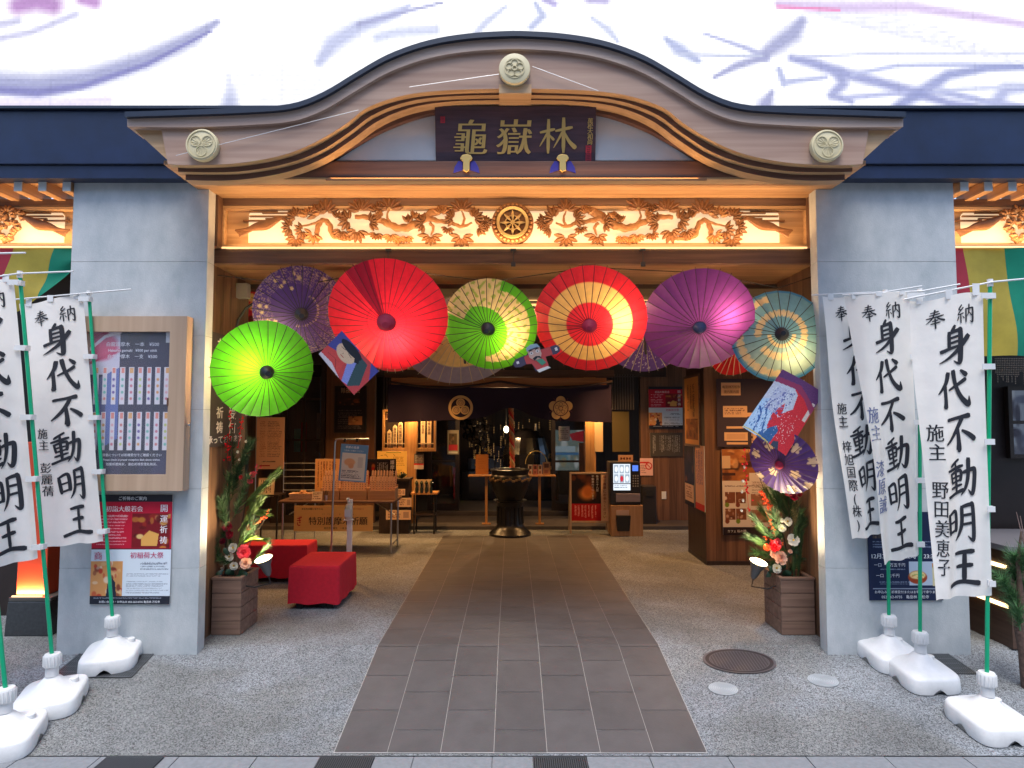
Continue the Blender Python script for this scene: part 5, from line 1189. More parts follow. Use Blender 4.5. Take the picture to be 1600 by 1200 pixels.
MB().lathe([(19*k_, zz(781)), (22*k_, zz(775)), (27*k_, zz(764)), (31*k_, zz(752)), (31*k_, zz(745)), (28*k_, zz(741)), (29*k_, zz(737)), (31*k_, zz(733)), (27*k_, zz(733)), (25*k_, zz(738)), (2*k_, zz(739))], (p.x, p.y, 0), 36).build('bowl', BRONZE, bur, smooth=True)
mb = MB()
for k in range(20): a_ = R_(180+9*k); mb.ball((p.x+30.5*k_*math.cos(a_), p.y+30.5*k_*math.sin(a_), zz(748)+.015*math.sin(k*2.1)), .028, 7, (1.2, .6, .8))
mb.build('relief_band', M('worn_gold', (.22, .13, .05), .4, metal=.6), bur, smooth=True)
MB().lathe([(24*k_, .0), (24*k_, .03), (3*k_, .031)], (p.x, p.y, zz(742)), 24).build('ash', M('ash', (.2, .19, .18), .95), bur)
# A-frame sign
y = G(920, 834).y; x0, x1, z0, z1 = RC(890, 954, 834, 738, y)
af = thing('notice_easel', 'pale wooden A-frame sign with a fire ritual photo and red panel', 'sign', ((x0+x1)/2, y, 0))
w = x1-x0; f = .028; mb = MB()
mb.box(-w/2, -w/2+f, 0, .03, 0, z1).box(w/2-f, w/2, 0, .03, 0, z1).box(-w/2+f, w/2-f, 0, .03, z1-f, z1).box(-w/2+f, w/2-f, 0, .03, .17, .17+f)
mb.build('frame', PALEW, af, world=False, bevel=.003)
mb = MB(); mb.tube([(-w/2+.014, .05, z1-.04), (-w/2+.014, .35, 0)], .012, 6); mb.tube([(w/2-.014, .05, z1-.04), (w/2-.014, .35, 0)], .012, 6); mb.build('rear_legs', PALEW, af, world=False)
h = z1-.17-2*f; cv = CV(60, 90, (28, 14, 12)).photo(0, .8, .0, .58, [(24, 12, 10), (50, 22, 12), (110, 55, 20), (30, 14, 10)], 31, 26).ell(.42, .42, .2, .13, (235, 150, 70), .9).ell(.45, .36, .13, .14, (200, 110, 45), .8).rect(0, 1, .63, 1, (180, 18, 26)).vlines(.08, .72, .67, .95, 7, (235, 170, 160), .75).rect(.8, 1, 0, 1, (228, 190, 150))
MB().box(-w/2+f, w/2-f, .006, .018, .17+f, z1-f).build('panel', PAPER, af, world=False); cv.build('print', w-2*f, h, af, PRINT, y=.004, z0=.17+f)
mb = MB(); put_text(mb, '毎日護摩にお参りください', (w-2*f)*.40, .17+f+h*.98, h*.072, y=.0015, vertical=True, bold=.012); mb.build('lettering', ink((150, 60, 40)), af, world=False)
mb = MB(); put_text(mb, '毎月二十八日', (w-2*f)*.20, .17+f+h*.98, h*.055, y=.0015, vertical=True, bold=.01); put_text(mb, '不動尊内で行います', (w-2*f)*.08, .17+f+h*.98, h*.055, y=.0015, vertical=True); mb.build('lettering', ink((235, 225, 215)), af, world=False)
# ticket machine on its cabinet
y = G(980, 838).y; x0, x1, _, zc_ = RC(955, 1005, 838, 790, y)
cab = thing('wooden_cabinet', 'plain pale wooden cabinet with a black pocket under the ticket machine', 'cabinet', ((x0+x1)/2, y, 0))
MB().box(x0, x1, y, y+.42, 0, zc_).build('body', wood('cab_oak', (.40, .21, .10), (.52, .30, .16), 'z', .5), cab, bevel=.004)
a0, a1, b0_, b1_ = RC(962, 985, 829, 805, y); MB().prism([(a0+.02, b0_), (a1-.02, b0_), (a1, b1_), (a0, b1_)], y-.05, y-.001).build('pocket', BLK, cab, bevel=.004)
a0, a1, b0_, b1_ = RC(963, 983, 806, 797, y-.004); MB().box(a0, a1, y-.006, y-.001, b0_, b1_).build('pocket_label', M('label_peach', (.6, .42, .33), .6), cab)
y2 = y+.05; x0, x1, z0, z1 = RC(953, 1001, 790, 722, y2)
vm = thing('ticket_machine', 'black ticket machine with a lit picture screen and keypad', 'machine', ((x0+x1)/2, y2, zc_+.002))
MB().box(x0, x1, y2, y2+.34, zc_+.002, z1).build('body', M('machine_black', (.02, .02, .024), .35), vm, bevel=.01)
a0, a1, b0_, b1_ = RC(958, 985, 766, 725, y2); cv = CV(40, 56, (225, 235, 245))
for r_ in range(2):
    for c_ in range(3): cv.rect(.05+c_*.32, .31+c_*.32, .04+r_*.36, .35+r_*.36, (150, 165, 180)).ell(.18+c_*.32, .2+r_*.36, .09, .11, (235, 240, 245) if (r_, c_) != (1, 1) else (200, 40, 60), .3)
cv.rect(0, 1, .385, .40, (60, 65, 75)).rect(0, 1, .74, .76, (60, 65, 75)).lines(.05, .95, .8, .95, 2, (110, 120, 135))
sc_ = cv.build('screen', a1-a0, b1_-b0_, vm, M('screen_glow', (.02, .02, .02), .3, attr=True, emit=(1, 1, 1), estr=.42), y=-.004, x0=a0-wloc(vm).x, z0=b0_-wloc(vm).z)
a0, a1, b0_, b1_ = RC(988, 997, 736, 727, y2); MB().box(a0, a1, y2-.004, y2-.001, b0_, b1_).build('blue_display', M('blue_glow', (.02, .03, .1), .3, emit=(.1, .25, 1), estr=.35), vm)
mb = MB()
for r_ in range(5):
    for c_ in range(3):
        p = W(989.5+c_*3.6, 743.5+r_*4.0, y2); mb.cyl((p.x, y2-.006, p.z), (p.x, y2, p.z), .011, n=8)
mb.build('keypad', M('key_grey', (.4, .38, .36), .5), vm)
a0, a1, b0_, b1_ = RC(962, 1000, 784, 771, y2); MB().box(a0, a1, y2-.03, y2-.001, b0_, b1_).build('tray', M('tray_mauve', (.28, .24, .28), .3), vm, bevel=.006)
sheet('ticket_card', 'small cream card with brown dots on top of the ticket machine', 'card', (966, 989, 711, 722), y2+.1, CV(28, 12, (215, 160, 115)).ell(.2, .5, .07, .2, (110, 60, 40)).ell(.4, .5, .07, .2, (110, 60, 40)).ell(.6, .5, .07, .2, (110, 60, 40)).ell(.8, .5, .07, .2, (110, 60, 40)))
nsg = sheet('no_smoking_sign', 'white no smoking notice on the plank wall', 'sign', (1000, 1020, 716, 743), RWY-.012, CV(40, 50, (222, 175, 165)).rect(0, .7, .2, .3, (190, 50, 50)).lines(.05, .55, .38, .9, 5, (130, 90, 90)).ell(.68, .45, .27, .22, (190, 40, 45)).ell(.68, .45, .19, .155, (222, 180, 170)).stroke([(.52, .33), (.84, .57)], .035, (190, 40, 45), .2))
x0, x1, z0, z1 = RC(1004, 1026, 815, 760, 5.6); bn = thing('waste_bin', 'tall dark waste bin beside the ticket machine', 'bin', ((x0+x1)/2, 5.6, 0))
MB().box(x0, x1, 5.6, 5.9, 0, z1).build('body', M('bin_dark', (.02, .018, .022), .5), bn, bevel=.008); MB().box(x0+.05, x1-.05, 5.585, 5.599, z1-.16, z1-.06).build('flap', BLK, bn)
panel('switch_plate', 'small pale switch plate low on the plank wall', 'switch', 1034, 1041, 768, 780, RWY-.01, WHITEP, .009, None, .002)
def notice_cv(nx=60, ny=80):
    cv = CV(nx, ny, (212, 222, 232)).rect(0, 1, 0, .065, (36, 36, 46)).rect(0, 1, .065, .50, (190, 22, 52))
    cv.lines(.06, .45, .19, .48, 10, (240, 190, 195), .7, .4).photo(.5, .98, .17, .49, [(120, 20, 30), (190, 120, 50), (90, 20, 20), (225, 190, 120), (150, 40, 30)], 41, 36, (.03, .10)).poly([(.62, .47), (.82, .47), (.84, .36), (.72, .33), (.62, .4)], (225, 165, 85))
    cv.rect(0, 1, .495, .503, (40, 30, 40)).photo(.0, .40, .61, .925, [(215, 150, 90), (190, 60, 40), (230, 190, 140), (120, 50, 40), (235, 215, 190)], 43, 36, (.03, .09)).poly([(.2, .925), (.22, .8), (.27, .76), (.31, .8), (.33, .925)], (40, 44, 60))
    cv.lines(.62, .98, .63, .70, 3, (130, 140, 155), .8).lines(.45, .98, .72, .76, 2, (140, 150, 165), .7).lines(.45, .98, .79, .91, 6, (150, 158, 172), .7).rect(0, 1, .925, 1, (34, 38, 50)).lines(.05, .95, .94, .96, 1, (170, 175, 190), .7)
    return cv
NT = [('ご祈祷のご案内', .5, .033, .038, (225, 225, 230), {'bold': .008}), ('初詣大般若会', .40, .13, .058, (240, 222, 226), {'aniso': .015}), ('開運祈祷', .90, .075, .075, (240, 232, 236), {'vertical': True, 'aniso': .015, 'pitch': 1.3}),
      ('一月一日(木)〜二日(金)', .27, .195, .024, (240, 215, 218), {}), ('商', .09, .56, .08, (200, 70, 110), {'aniso': .012}), ('初稲荷大祭', .70, .555, .062, (190, 60, 105), {'aniso': .012}), ('１月４日(土) 11時〜14時', .8, .625, .022, (90, 100, 120), {}), ('お問い合わせ・お申込み 052-262-0735 亀岳林 万松寺', .5, .978, .024, (225, 228, 235), {'bold': .01})]
sheet('wall_notice', 'small red and white prayer notice on the plank wall in the hall', 'poster', (1014, 1066, 604, 670), RWY-.015, notice_cv(46, 60), [NT[1], NT[2], NT[5]])
cvn = notice_cv(); 
sheet('grey_plaque', 'grey plaque with columns of small white writing on the plank wall', 'plaque', (1016, 1066, 676, 713), RWY-.02, CV(60, 44, (72, 66, 60)).vlines(.3, .95, .12, .9, 12, (165, 160, 150), .7, .4).vlines(.08, .2, .12, .9, 2, (165, 160, 150), .7, .5))
# left face of the block: scroll panel and two hanging posters
def side_sheet(name, label, cat, px0, px1, py0, py1, cv, texts=(), frame=None, off=.004, back=None):
    # find y along x=bx0 for the two pixel columns
    def yat(px):
        lo, hi = by0-.3, by1+3
        for _ in range(50):
            m = (lo+hi)/2
            if W(px, 700, m).x < bx0-off: lo = m
            else: hi = m
        return lo
    ya, yb = yat(px1), yat(px0); ym = (ya+yb)/2; pm = (px0+px1)/2
    z0 = W(pm, py1, ym).z; z1 = W(pm, py0, ym).z
    return sheet(name, label, cat, None, 0, cv, texts, loc=(bx0-off-.009, ym, z0), w=yb-ya, h=z1-z0, rot=(0, 0, R_(-90)), frame=frame, back=back)
side_sheet('hanging_scroll', 'tall tan calligraphy scroll panel on the side of the plank block', 'scroll', 1072, 1094, 590, 694, CV(24, 100, (215, 150, 80)).vlines(.2, .8, .1, .6, 3, (120, 70, 35), .7).rect(.08, .92, .62, .93, (150, 85, 35)).photo(.08, .92, .62, .93, [(150, 85, 35), (190, 125, 60), (110, 60, 25)], 5, 20), frame=(.03, .004, BRN))
side_sheet('hanging_poster', 'dark night scene poster with a white foot on the block side', 'poster', 1070, 1085, 697, 790, CV(20, 80, (28, 20, 40)).photo(0, 1, 0, .6, [(20, 16, 40), (50, 35, 60), (120, 70, 40), (30, 24, 50)], 6, 24).rect(.05, .95, .64, .93, (215, 175, 145)).lines(.15, .85, .68, .88, 5, (140, 90, 80)))
side_sheet('hanging_poster', 'peach poster with columns of writing and a red foot on the block side', 'poster', 1087, 1101, 696, 797, CV(20, 90, (225, 165, 130)).vlines(.15, .9, .08, .8, 4, (120, 80, 120), .6).rect(0, 1, .9, 1, (200, 50, 45)))
# floor map and cafe board on the block front
BYF = by0-.03
cv = CV(130, 90, (58, 48, 58)).poly([(.52, .0), (.66, 0), (.66, 0), (1, 0), (1, .35), (.62, .95), (.34, .95), (.34, .62), (.4, .62), (.4, .40), (.50, .40), (.50, .28), (.56, .28), (.56, .0)], (205, 165, 125))
cv.rect(.16, .62, .50, .56, (205, 165, 125)).rect(.05, .24, .06, .25, (205, 165, 125)).rect(.07, .22, .085, .225, (190, 148, 110)).rect(.06, .30, .40, .565, (205, 165, 125)).lines(.075, .28, .43, .54, 4, (110, 80, 70)).rect(.09, .26, .70, .735, (205, 165, 125)).rect(.07, .30, .79, .91, (205, 165, 125)).rect(.09, .28, .81, .89, (190, 150, 115)).rect(.09, .3, .935, .965, (205, 165, 125))
for q in (.35, .42, .50, .58): cv.rect(q-.003, q+.003, .58, .92, (120, 90, 75))
for q in (.58, .70, .81): cv.rect(.30, .66, q-.004, q+.004, (120, 90, 75))
for q in (.33, .39, .46): cv.rect(q, q+.015, .84, .88, (60, 45, 45))
sheet('floor_map', 'dark floor map board with tan plan of the temple', 'map', (1121, 1277, 592, 698), BYF, cv, [('亀岳林万松寺', .145, .12, .045, (80, 50, 40), {}), ('境内案内図', .145, .19, .045, (80, 50, 40), {}), ('本堂', .49, .46, .04, (80, 50, 40), {}), ('フキャ', .64, .06, .08, (40, 25, 25), {'bold': .01})], back=M('map_back', (.03, .025, .03), .5))
cv = CV(90, 130, (212, 195, 175)).photo(0, 1, 0, .37, [(150, 90, 45), (190, 120, 60), (90, 50, 30), (215, 160, 100), (60, 35, 25)], 51, 40).rect(.05, .3, .22, .24, (50, 30, 20)).rect(.0, .25, .28, .31, (60, 35, 25)).rect(0, .16, .08, .22, (200, 165, 125))
cv.rect(.5, 1, .28, .60, (212, 195, 175)).lines(.55, .95, .38, .56, 6, (140, 115, 100), .6).lines(.05, .9, .42, .46, 1, (120, 100, 90))
for r_ in range(2):
    for c_ in range(2): cv.photo(.05+c_*.2, .23+c_*.2, .50+r_*.19, .63+r_*.19, [(120, 70, 45), (190, 150, 120), (90, 50, 35), (215, 190, 165)], 60+r_*2+c_, 12).ell(.08+c_*.2, .65+r_*.19, .04, .028, (110, 130, 40) if (r_+c_) % 3 != 1 else (120, 60, 40), .2)
for r_ in range(2): cv.photo(.52, .95, .52+r_*.19, .66+r_*.19, [(150, 100, 70), (200, 160, 130), (110, 60, 40)], 70+r_, 14)
cv.rect(0, .5, .91, 1, (36, 22, 26)).rect(.5, 1, .91, 1, (50, 40, 30))
sheet('cafe_board', 'tall cafe menu board with food photos on the plank block', 'poster', (1130, 1212, 702, 836), BYF, cv, [('カフェ 桜の間', .25, .955, .035, (225, 215, 205), {})])
# papers in the dark recess right of the curtain
panel('paper_screen', 'tall olive paper panel in the recess right of the orange post', 'panel', 957, 983, 643, 706, 6.5, M('olive_panel', (.16, .11, .04), .7), .03)
panel('paper_notice', 'narrow tan paper notice left of the orange post', 'notice', 929, 913+29, 660, 706, LFY-.02, M('tan_paper', (.45, .30, .15), .8), .008)
panel('wooden_plaque', 'upright brown wooden plaque beside the right glass door', 'plaque', 905, 919, 692, 738, 6.2, wood('plaque', (.10, .04, .02), (.16, .07, .035), 'z'), .03)
for px, py, lb in ((800, 588, 'long dark beam ornament above the curtain'),):
    a_, b_, c_, d_ = RC(600, 960, 589, 578, NY+.3); tag(MB().box(a_, b_, NY+.32, NY+.40, c_, d_).build('upper_beam', wood('upper_beam', (.07, .03, .014), (.12, .05, .025), 'x'), origin=(0, NY+.3, c_), bevel=.005), lb, 'beam')
# slatted grilles either side of the curtain
for q0, q1, lb in ((600, 634, 'dark slatted grille left of the curtain'), (957, 990, 'dark slatted grille right of the curtain')):
    x0, x1, z0, z1 = RC(q0, q1, 640, 585, NY+.4); t = thing('wall_grille', lb, 'grille', ((x0+x1)/2, NY+.4, z0), group='slatted grilles beside the curtain'); mb = MB()
    for k in range(9): q = x0+(x1-x0)*k/8; mb.box(q-.008, q+.008, NY+.4, NY+.42, z0, z1)
    mb.build('slats', M('grille_grey', (.05, .045, .045), .6), t)
# ------------------------------------------------------------------ side bays
RAFT = wood('rafter_wood', (.34, .18, .085), (.5, .29, .15), 'y', .5)
def bay(side):
    s_ = -1 if side == 'left' else 1
    xin = (pxL0-.002) if s_ < 0 else (pxR1+.002); xout = s_*6.0
    xa_, xb_ = min(xin, xout), max(xin, xout)
    t = thing('carved_transom', 'carved timber transom of a long tailed bird and flowers in the %s side bay' % side, 'carving', ((xa_+xb_)/2, .24, zf0))
    z0, z1 = W(800, 387, .2).z, W(800, 322, .2).z
    mb = MB(); mb.box(xa_, xb_, .205, .26, z1-.03, z1); mb.box(xa_, xb_, .205, .26, z0+.016, z0+.035); mb.build('frame', HIN, t, bevel=.005)
    MB().box(xa_, xb_, .262, .30, z0+.02, z1-.01).build('board', HIN, t)
    MB().box(xa_, xb_, .197, .204, z0, z0+.014).build('light_strip', STRIP, t)
    px_e = 100 if s_ < 0 else 1502
    xe = W(px_e, 350, .25).x; pa, pb = (xe-1.6, xe) if s_ < 0 else (xe, xe+1.6)
    mb = MB(); mb.prism(panel_outline(pa, pb, W(800, 379, .25).z, W(800, 331, .25).z, .05), .2585, .2615); mb.build('glow_panel', GLOWP, t)
    off = -(W(388, 350, .25).x)+xe
    # mirrored copy of the bird end
    def q2(px, py):
        p = W(px, py, .25); dx = p.x-W(388, 350, .25).x; return (xe-s_*-1*(-dx) if False else (xe+dx if s_ > 0 else xe-dx), p.z)
    bird = MB()
    flat_tube(bird, [(*q2(372, 362), .006), (*q2(390, 361), .016), (*q2(405, 357), .035), (*q2(420, 354), .042), (*q2(434, 347), .028), (*q2(442, 344), .018), (*q2(449, 348), .003)], .20, .8, 0.0)
    for q in range(4): flat_tube(bird, [(*q2(398, 362), .010), (*q2(380, 365+q*2), .009), (*q2(371+q*3, 363+q*3), .003)], .20, .5, 0.0)
    bird.build('bird', CARVD, t, smooth=True)
    for px, py, r, a0, a1 in ((455, 340, 12, 0, 200), (470, 336, 12, 0, 180), (486, 338, 13, 0, 180), (462, 356, 13, 90, 260), (478, 350, 13, 0, 300), (494, 352, 14, 0, 330), (470, 370, 12, 180, 360), (510, 345, 14, 0, 300), (490, 368, 12, 150, 340)):
        mb = MB(); c = q2(px, py); 
        if s_ < 0: a0, a1 = 180-a1, 180-a0
        fan(mb, c, r*.0056, 6, R_(a0), R_(a1), .205, wd=.7); mb.build('blossom', CARV if px % 4 else CARVD, t)
    cl = MB()
    for px, py, w_ in ((400, 345, 40), (420, 338, 60), (445, 333, 70), (412, 331, 44), (470, 331, 40), (430, 342, 30)):
        a_ = q2(px-w_/2, py); b_ = q2(px+w_/2, py); cl.box(min(a_[0], b_[0]), max(a_[0], b_[0]), .242, .26, a_[1]-.006, a_[1]+.006)
    cl.build('cloud_band', CARV, t)
    MB().box(xa_, xb_, .2, .3, z1+.002, z1+.06).build('head_rail', BRN, t)
    # rafters
    xs = [W(28.5+38*k, 290, -.02).x for k in (-2, -1, 0, 1, 2)] if s_ < 0 else [W(1506.5+37.5*k, 290, -.02).x for k in (0, 1, 2, 3, 4)]
    wd = .034; zr0, zr1 = W(800, 299, -.02).z, za+.01
    for k, x in enumerate(xs):
        o = MB().box(x-wd, x+wd, -.02, .3, zr0, zr1).build('rafter', RAFT, None, origin=(x, 0, zr0), bevel=.003)
        MB().box(x-wd+.002, x+wd-.002, -.024, -.0204, zr0+.002, zr1-.003).build('end_daylight_tint', M('rafter_daylight_tint', (.62, .64, .66), .6), o)  # pale caps put the daylight on the rafter fronts into the colour
        tag(o, '%s timber rafter end above the %s side carving' % (['leftmost', 'second', 'middle', 'fourth', 'rightmost'][k] if False else (['outermost', 'fourth', 'third', 'second', 'nearest to the pillar'][k if s_ < 0 else 4-k]), side), 'rafter', 'rafters of the side bays')
    tag(MB().box(xa_, xb_, -.08, .32, zr1+.002, zr1+.03).build('eave_board', RAFT, None, origin=(xin, 0, zr1)), 'timber eave boards above the %s rafters' % side, 'ceiling')
    l_ = thing('strip_light', 'hidden warm strip light under the %s side bay carving' % side, 'light', ((xa_+xb_)/2, .13, z0+.02))
    MB().box(xa_, xb_, .175, .196, z0-.004, z0+.008).build('diffuser', STRIP, l_)
    lamp(l_, 'AREA', (0, 0, .02), 4.5, (1, .60, .25), xb_-xa_, size_y=.05, rot=aim((0, .28, 1)))
    # dark room behind
    r = thing('side_room', 'dark glazed room behind the %s side bay' % side, 'room', ((xa_+xb_)/2, .99, 0))
    MB().box(xa_-.2 if s_ < 0 else xa_+.4, xb_-.4 if s_ < 0 else xb_+.2, .90, .985, .0, z0).build('wall', M('room_dark', (.02, .013, .012), .4, var=.3, vscale=4), r)
    MB().box(xa_-.2, xb_+.2, .32, .985, z0+.3, z0+.34).build('ceiling', DARKW, r)
    return xa_, xb_, z0
bay('left'); bxa, bxb, bz0 = bay('right')
# five colour drapes
DCOL = [('red', (.40, .025, .05)), ('yellow', (.46, .36, .05)), ('green', (.0, .24, .14)), ('white', (.6, .6, .58)), ('purple', (.12, .03, .2))]
def drape(name, label, cols, fn, nu, nv, bands):
    t = thing('festival_drape', label, 'drape', fn(0.5, 0))
    for i, (ci, u0, u1) in enumerate(bands):
        vs = [fn(u0+(u1-u0)*a_/nu, b_/nv) for b_ in range(nv+1) for a_ in range(nu+1)]
        mb = MB(); mb.add(vs, [(b_*(nu+1)+a_, (b_+1)*(nu+1)+a_, (b_+1)*(nu+1)+a_+1, b_*(nu+1)+a_+1) for b_ in range(nv) for a_ in range(nu)])
        mb.build('%s_panel' % DCOL[ci][0], M('drape_'+DCOL[ci][0], DCOL[ci][1], .7, var=.15, vscale=4, transl=.15), t, smooth=True)
zt_ = bz0-.006
def right_dr(u, v):
    x = bxa+.01+u*1.6; zb = W(1560, 556, .2).z
    zb2 = zb+.0*u
    return (x+.05*v+.004*math.sin(v*9), .19+.022*math.sin(u*26+v*3.5)*(.3+v)+.012*math.sin(u*9-v*6), zt_+(zb2-zt_)*v)
drape('', 'red, yellow and green drape hanging straight beside the right pillar', None, right_dr, 26, 16, [(0, 0, .118), (1, .118, .33), (2, .33, .56), (3, .56, .78), (4, .78, 1)])
lxb = pxL0-.012
def left_dr(u, v):   # u=0 at the pillar, swept up to the inner corner
    x = lxb-u*1.5
    zb = W(60, 520, .2).z
    dr = .05+.60*(1-math.exp(-u*5.5))
    z = zt_-dr*v
    return (x-v*.26*dr, .19+.02*math.sin(u*20+v*8)*(.2+v), z)
drape('', 'red, yellow and green drape swept aside above the left banners', None, left_dr, 24, 16, [(2, 0, .175), (1, .175, .40), (0, .40, .56), (3, .56, .78), (4, .78, 1)])
# red lit post on a dark base, left bay
y = .34; a_, b_, c_, d_ = RC(8, 78, 978, 935, y)
zb = d_
vb = thing('post_base', 'dark polished stone base under the glowing red post', 'base', ((a_+b_)/2, y, 0))
mb = MB(); x_, q_ = (a_+b_)/2, (b_-a_)/2
def frustum(mb, x, y, hw0, hd0, hw1, hd1, z0, z1):
    mb.add([(x+sx*w, y+sy*d, z) for w, d, z in ((hw0, hd0, z0), (hw1, hd1, z1)) for sx, sy in ((-1, -1), (1, -1), (1, 1), (-1, 1))], [(3, 2, 1, 0), (4, 5, 6, 7)]+[(k, (k+1) % 4, 4+(k+1) % 4, 4+k) for k in range(4)])
frustum(mb, x_, y+.2, q_, .2, q_*.93, .19, 0, zb-.03); mb.build('plinth', M('black_granite', (.035, .04, .045), .25, var=.2, vscale=40), vb, bevel=.008)
MB().box(x_-q_*.93, x_+q_*.93, y+.02, y+.38, zb-.028, zb).build('cap', M('dark_cap', (.08, .075, .07), .4), vb, bevel=.003)
VERM = M('vermilion_lacquer', (.50, .06, .022), .4)
pw = .125; px_ = W(66, 900, y+.2).x
rp_ = thing('red_post', 'square vermilion post glowing at its foot behind the left banners', 'post', (px_, y+.2, zb))
MB().box(px_-pw, px_+pw, y+.08, y+.32, zb+.001, W(66, 690, y+.2).z).build('shaft', VERM, rp_, bevel=.006)
for k, (dx, dy, r_) in enumerate(((-.2, -.08, (.6, .3, .5)), (.02, -.16, (0, .8, .6)), (.18, -.08, (-.6, .3, .5)))):
    pass
fl = thing('foot_light', 'warm light at the foot of the vermilion post', 'light', (px_-.02, y+.045, zb+.004))
MB().box(px_-pw, px_+pw, y+.03, y+.045, zb+.001, zb+.012).build('diffuser', STRIP, fl); lamp(fl, 'AREA', (0, -.0, .012), 2.2, (1, .5, .2), .3, size_y=.03, rot=aim((0, .5, 1)))
# right bay counter with strip lights, window and potted pine
yc0, yc1 = .05, .8; xc = W(1556, 900, .2).x
ctr = thing('bay_counter', 'dark counter with two glowing strips in the right side bay', 'counter', (xc, yc0, 0))
zc1 = W(1570, 846, .2).z
MB().box(xc, bxb, yc0, yc1, .0, zc1-.05).build('body', wood('counter_wood', (.06, .03, .02), (.10, .055, .035), 'y'), ctr)
MB().box(xc-.05, bxb, yc0-.05, yc1, zc1-.048, zc1).build('counter_top', M('grey_counter_top', (.16, .15, .16), .4), ctr, bevel=.004)
for zz_ in (W(1560, 941, .2).z, W(1578, 881, .2).z): MB().box(xc-.012, xc-.001, yc0+.03, yc1-.05, zz_-.014, zz_+.014).build('glow_strip', M('strip_bright', (.9, .7, .4), .5, emit=(1, .72, .34), estr=1.6), ctr)
a_, b_, c_, d_ = RC(1572, 1680, 716, 604, .86)
bw = thing('bay_window', 'dark framed window with pale street reflections in the right side bay', 'window', (a_, .86, c_))
mb = MB(); f = .035; mb.box(a_, a_+f, .84, .89, c_, d_).box(b_-f, b_, .84, .89, c_, d_).box(a_+f, b_-f, .84, .89, d_-f, d_).box(a_+f, b_-f, .84, .89, c_, c_+f).box(a_+f, b_-f, .845, .885, (c_+d_)/2-.015, (c_+d_)/2+.015).box(a_+.2, a_+.23, .845, .885, c_+f, d_-f); mb.build('frame', DARKW, bw)
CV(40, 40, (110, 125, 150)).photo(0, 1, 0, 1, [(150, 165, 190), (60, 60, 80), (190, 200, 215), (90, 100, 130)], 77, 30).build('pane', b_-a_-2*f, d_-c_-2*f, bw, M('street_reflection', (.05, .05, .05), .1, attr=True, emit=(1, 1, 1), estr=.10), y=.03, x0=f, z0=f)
a_, b_, c_, d_ = RC(1555, 1680, 608, 560, .7); t = thing('bead_curtain', 'fringe of hanging gold and silver beads in the right side bay', 'ornament', ((a_+b_)/2, .7, d_)); mb = MB()
for k in range(46):
    x = a_+(b_-a_)*k/45; n_ = int(rng.integers(8, 16))
    for q in range(n_): mb.ball((x, .7, d_-q*.016), .006, 5)
mb.build('beads', M('bead_mix', (.5, .42, .35), .25, metal=.7), t)
# ------------------------------------------------------------------ umbrellas
def umb_mat(nm='umbrella_paper'):
    if nm in MATS: return MATS[nm]
    m = bpy.data.materials.new(nm); m.use_nodes = True; nt = m.node_tree; nt.nodes.clear(); out = nd(nt, 'ShaderNodeOutputMaterial')
    at = nd(nt, 'ShaderNodeAttribute', attribute_name='Col'); d = nd(nt, 'ShaderNodeBsdfDiffuse'); tr = nd(nt, 'ShaderNodeBsdfTranslucent'); g = nd(nt, 'ShaderNodeBsdfGlossy'); g.inputs['Roughness'].default_value = .45
    tc = nd(nt, 'ShaderNodeTexCoord'); n = nd(nt, 'ShaderNodeTexNoise'); n.inputs['Scale'].default_value = 26; n.inputs['Detail'].default_value = 6; nt.links.new(tc.outputs['Object'], n.inputs['Vector'])
    mr = nd(nt, 'ShaderNodeMapRange'); mr.inputs['To Min'].default_value = .78; mr.inputs['To Max'].default_value = 1.12; nt.links.new(n.outputs['Fac'], mr.inputs['Value'])
    sc_ = nd(nt, 'ShaderNodeVectorMath', operation='SCALE'); nt.links.new(at.outputs['Color'], sc_.inputs[0]); nt.links.new(mr.outputs[0], sc_.inputs['Scale'])
    for q in (d, tr): nt.links.new(sc_.outputs[0], q.inputs['Color'])
    m1 = nd(nt, 'ShaderNodeMixShader'); m1.inputs[0].default_value = .62; nt.links.new(d.outputs[0], m1.inputs[1]); nt.links.new(tr.outputs[0], m1.inputs[2])
    m2_ = nd(nt, 'ShaderNodeMixShader'); m2_.inputs[0].default_value = .035; nt.links.new(m1.outputs[0], m2_.inputs[1]); nt.links.new(g.outputs[0], m2_.inputs[2])
    nt.links.new(m2_.outputs[0], out.inputs['Surface']); MATS[nm] = m; return m
RIBD = M('rib_dark', (.02, .018, .016), .5); RIBR = M('rib_maroon', (.14, .01, .02), .5); RIBW = M('rib_bamboo', (.55, .40, .22), .55); RIBP = M('rib_plum', (.08, .03, .07), .5)
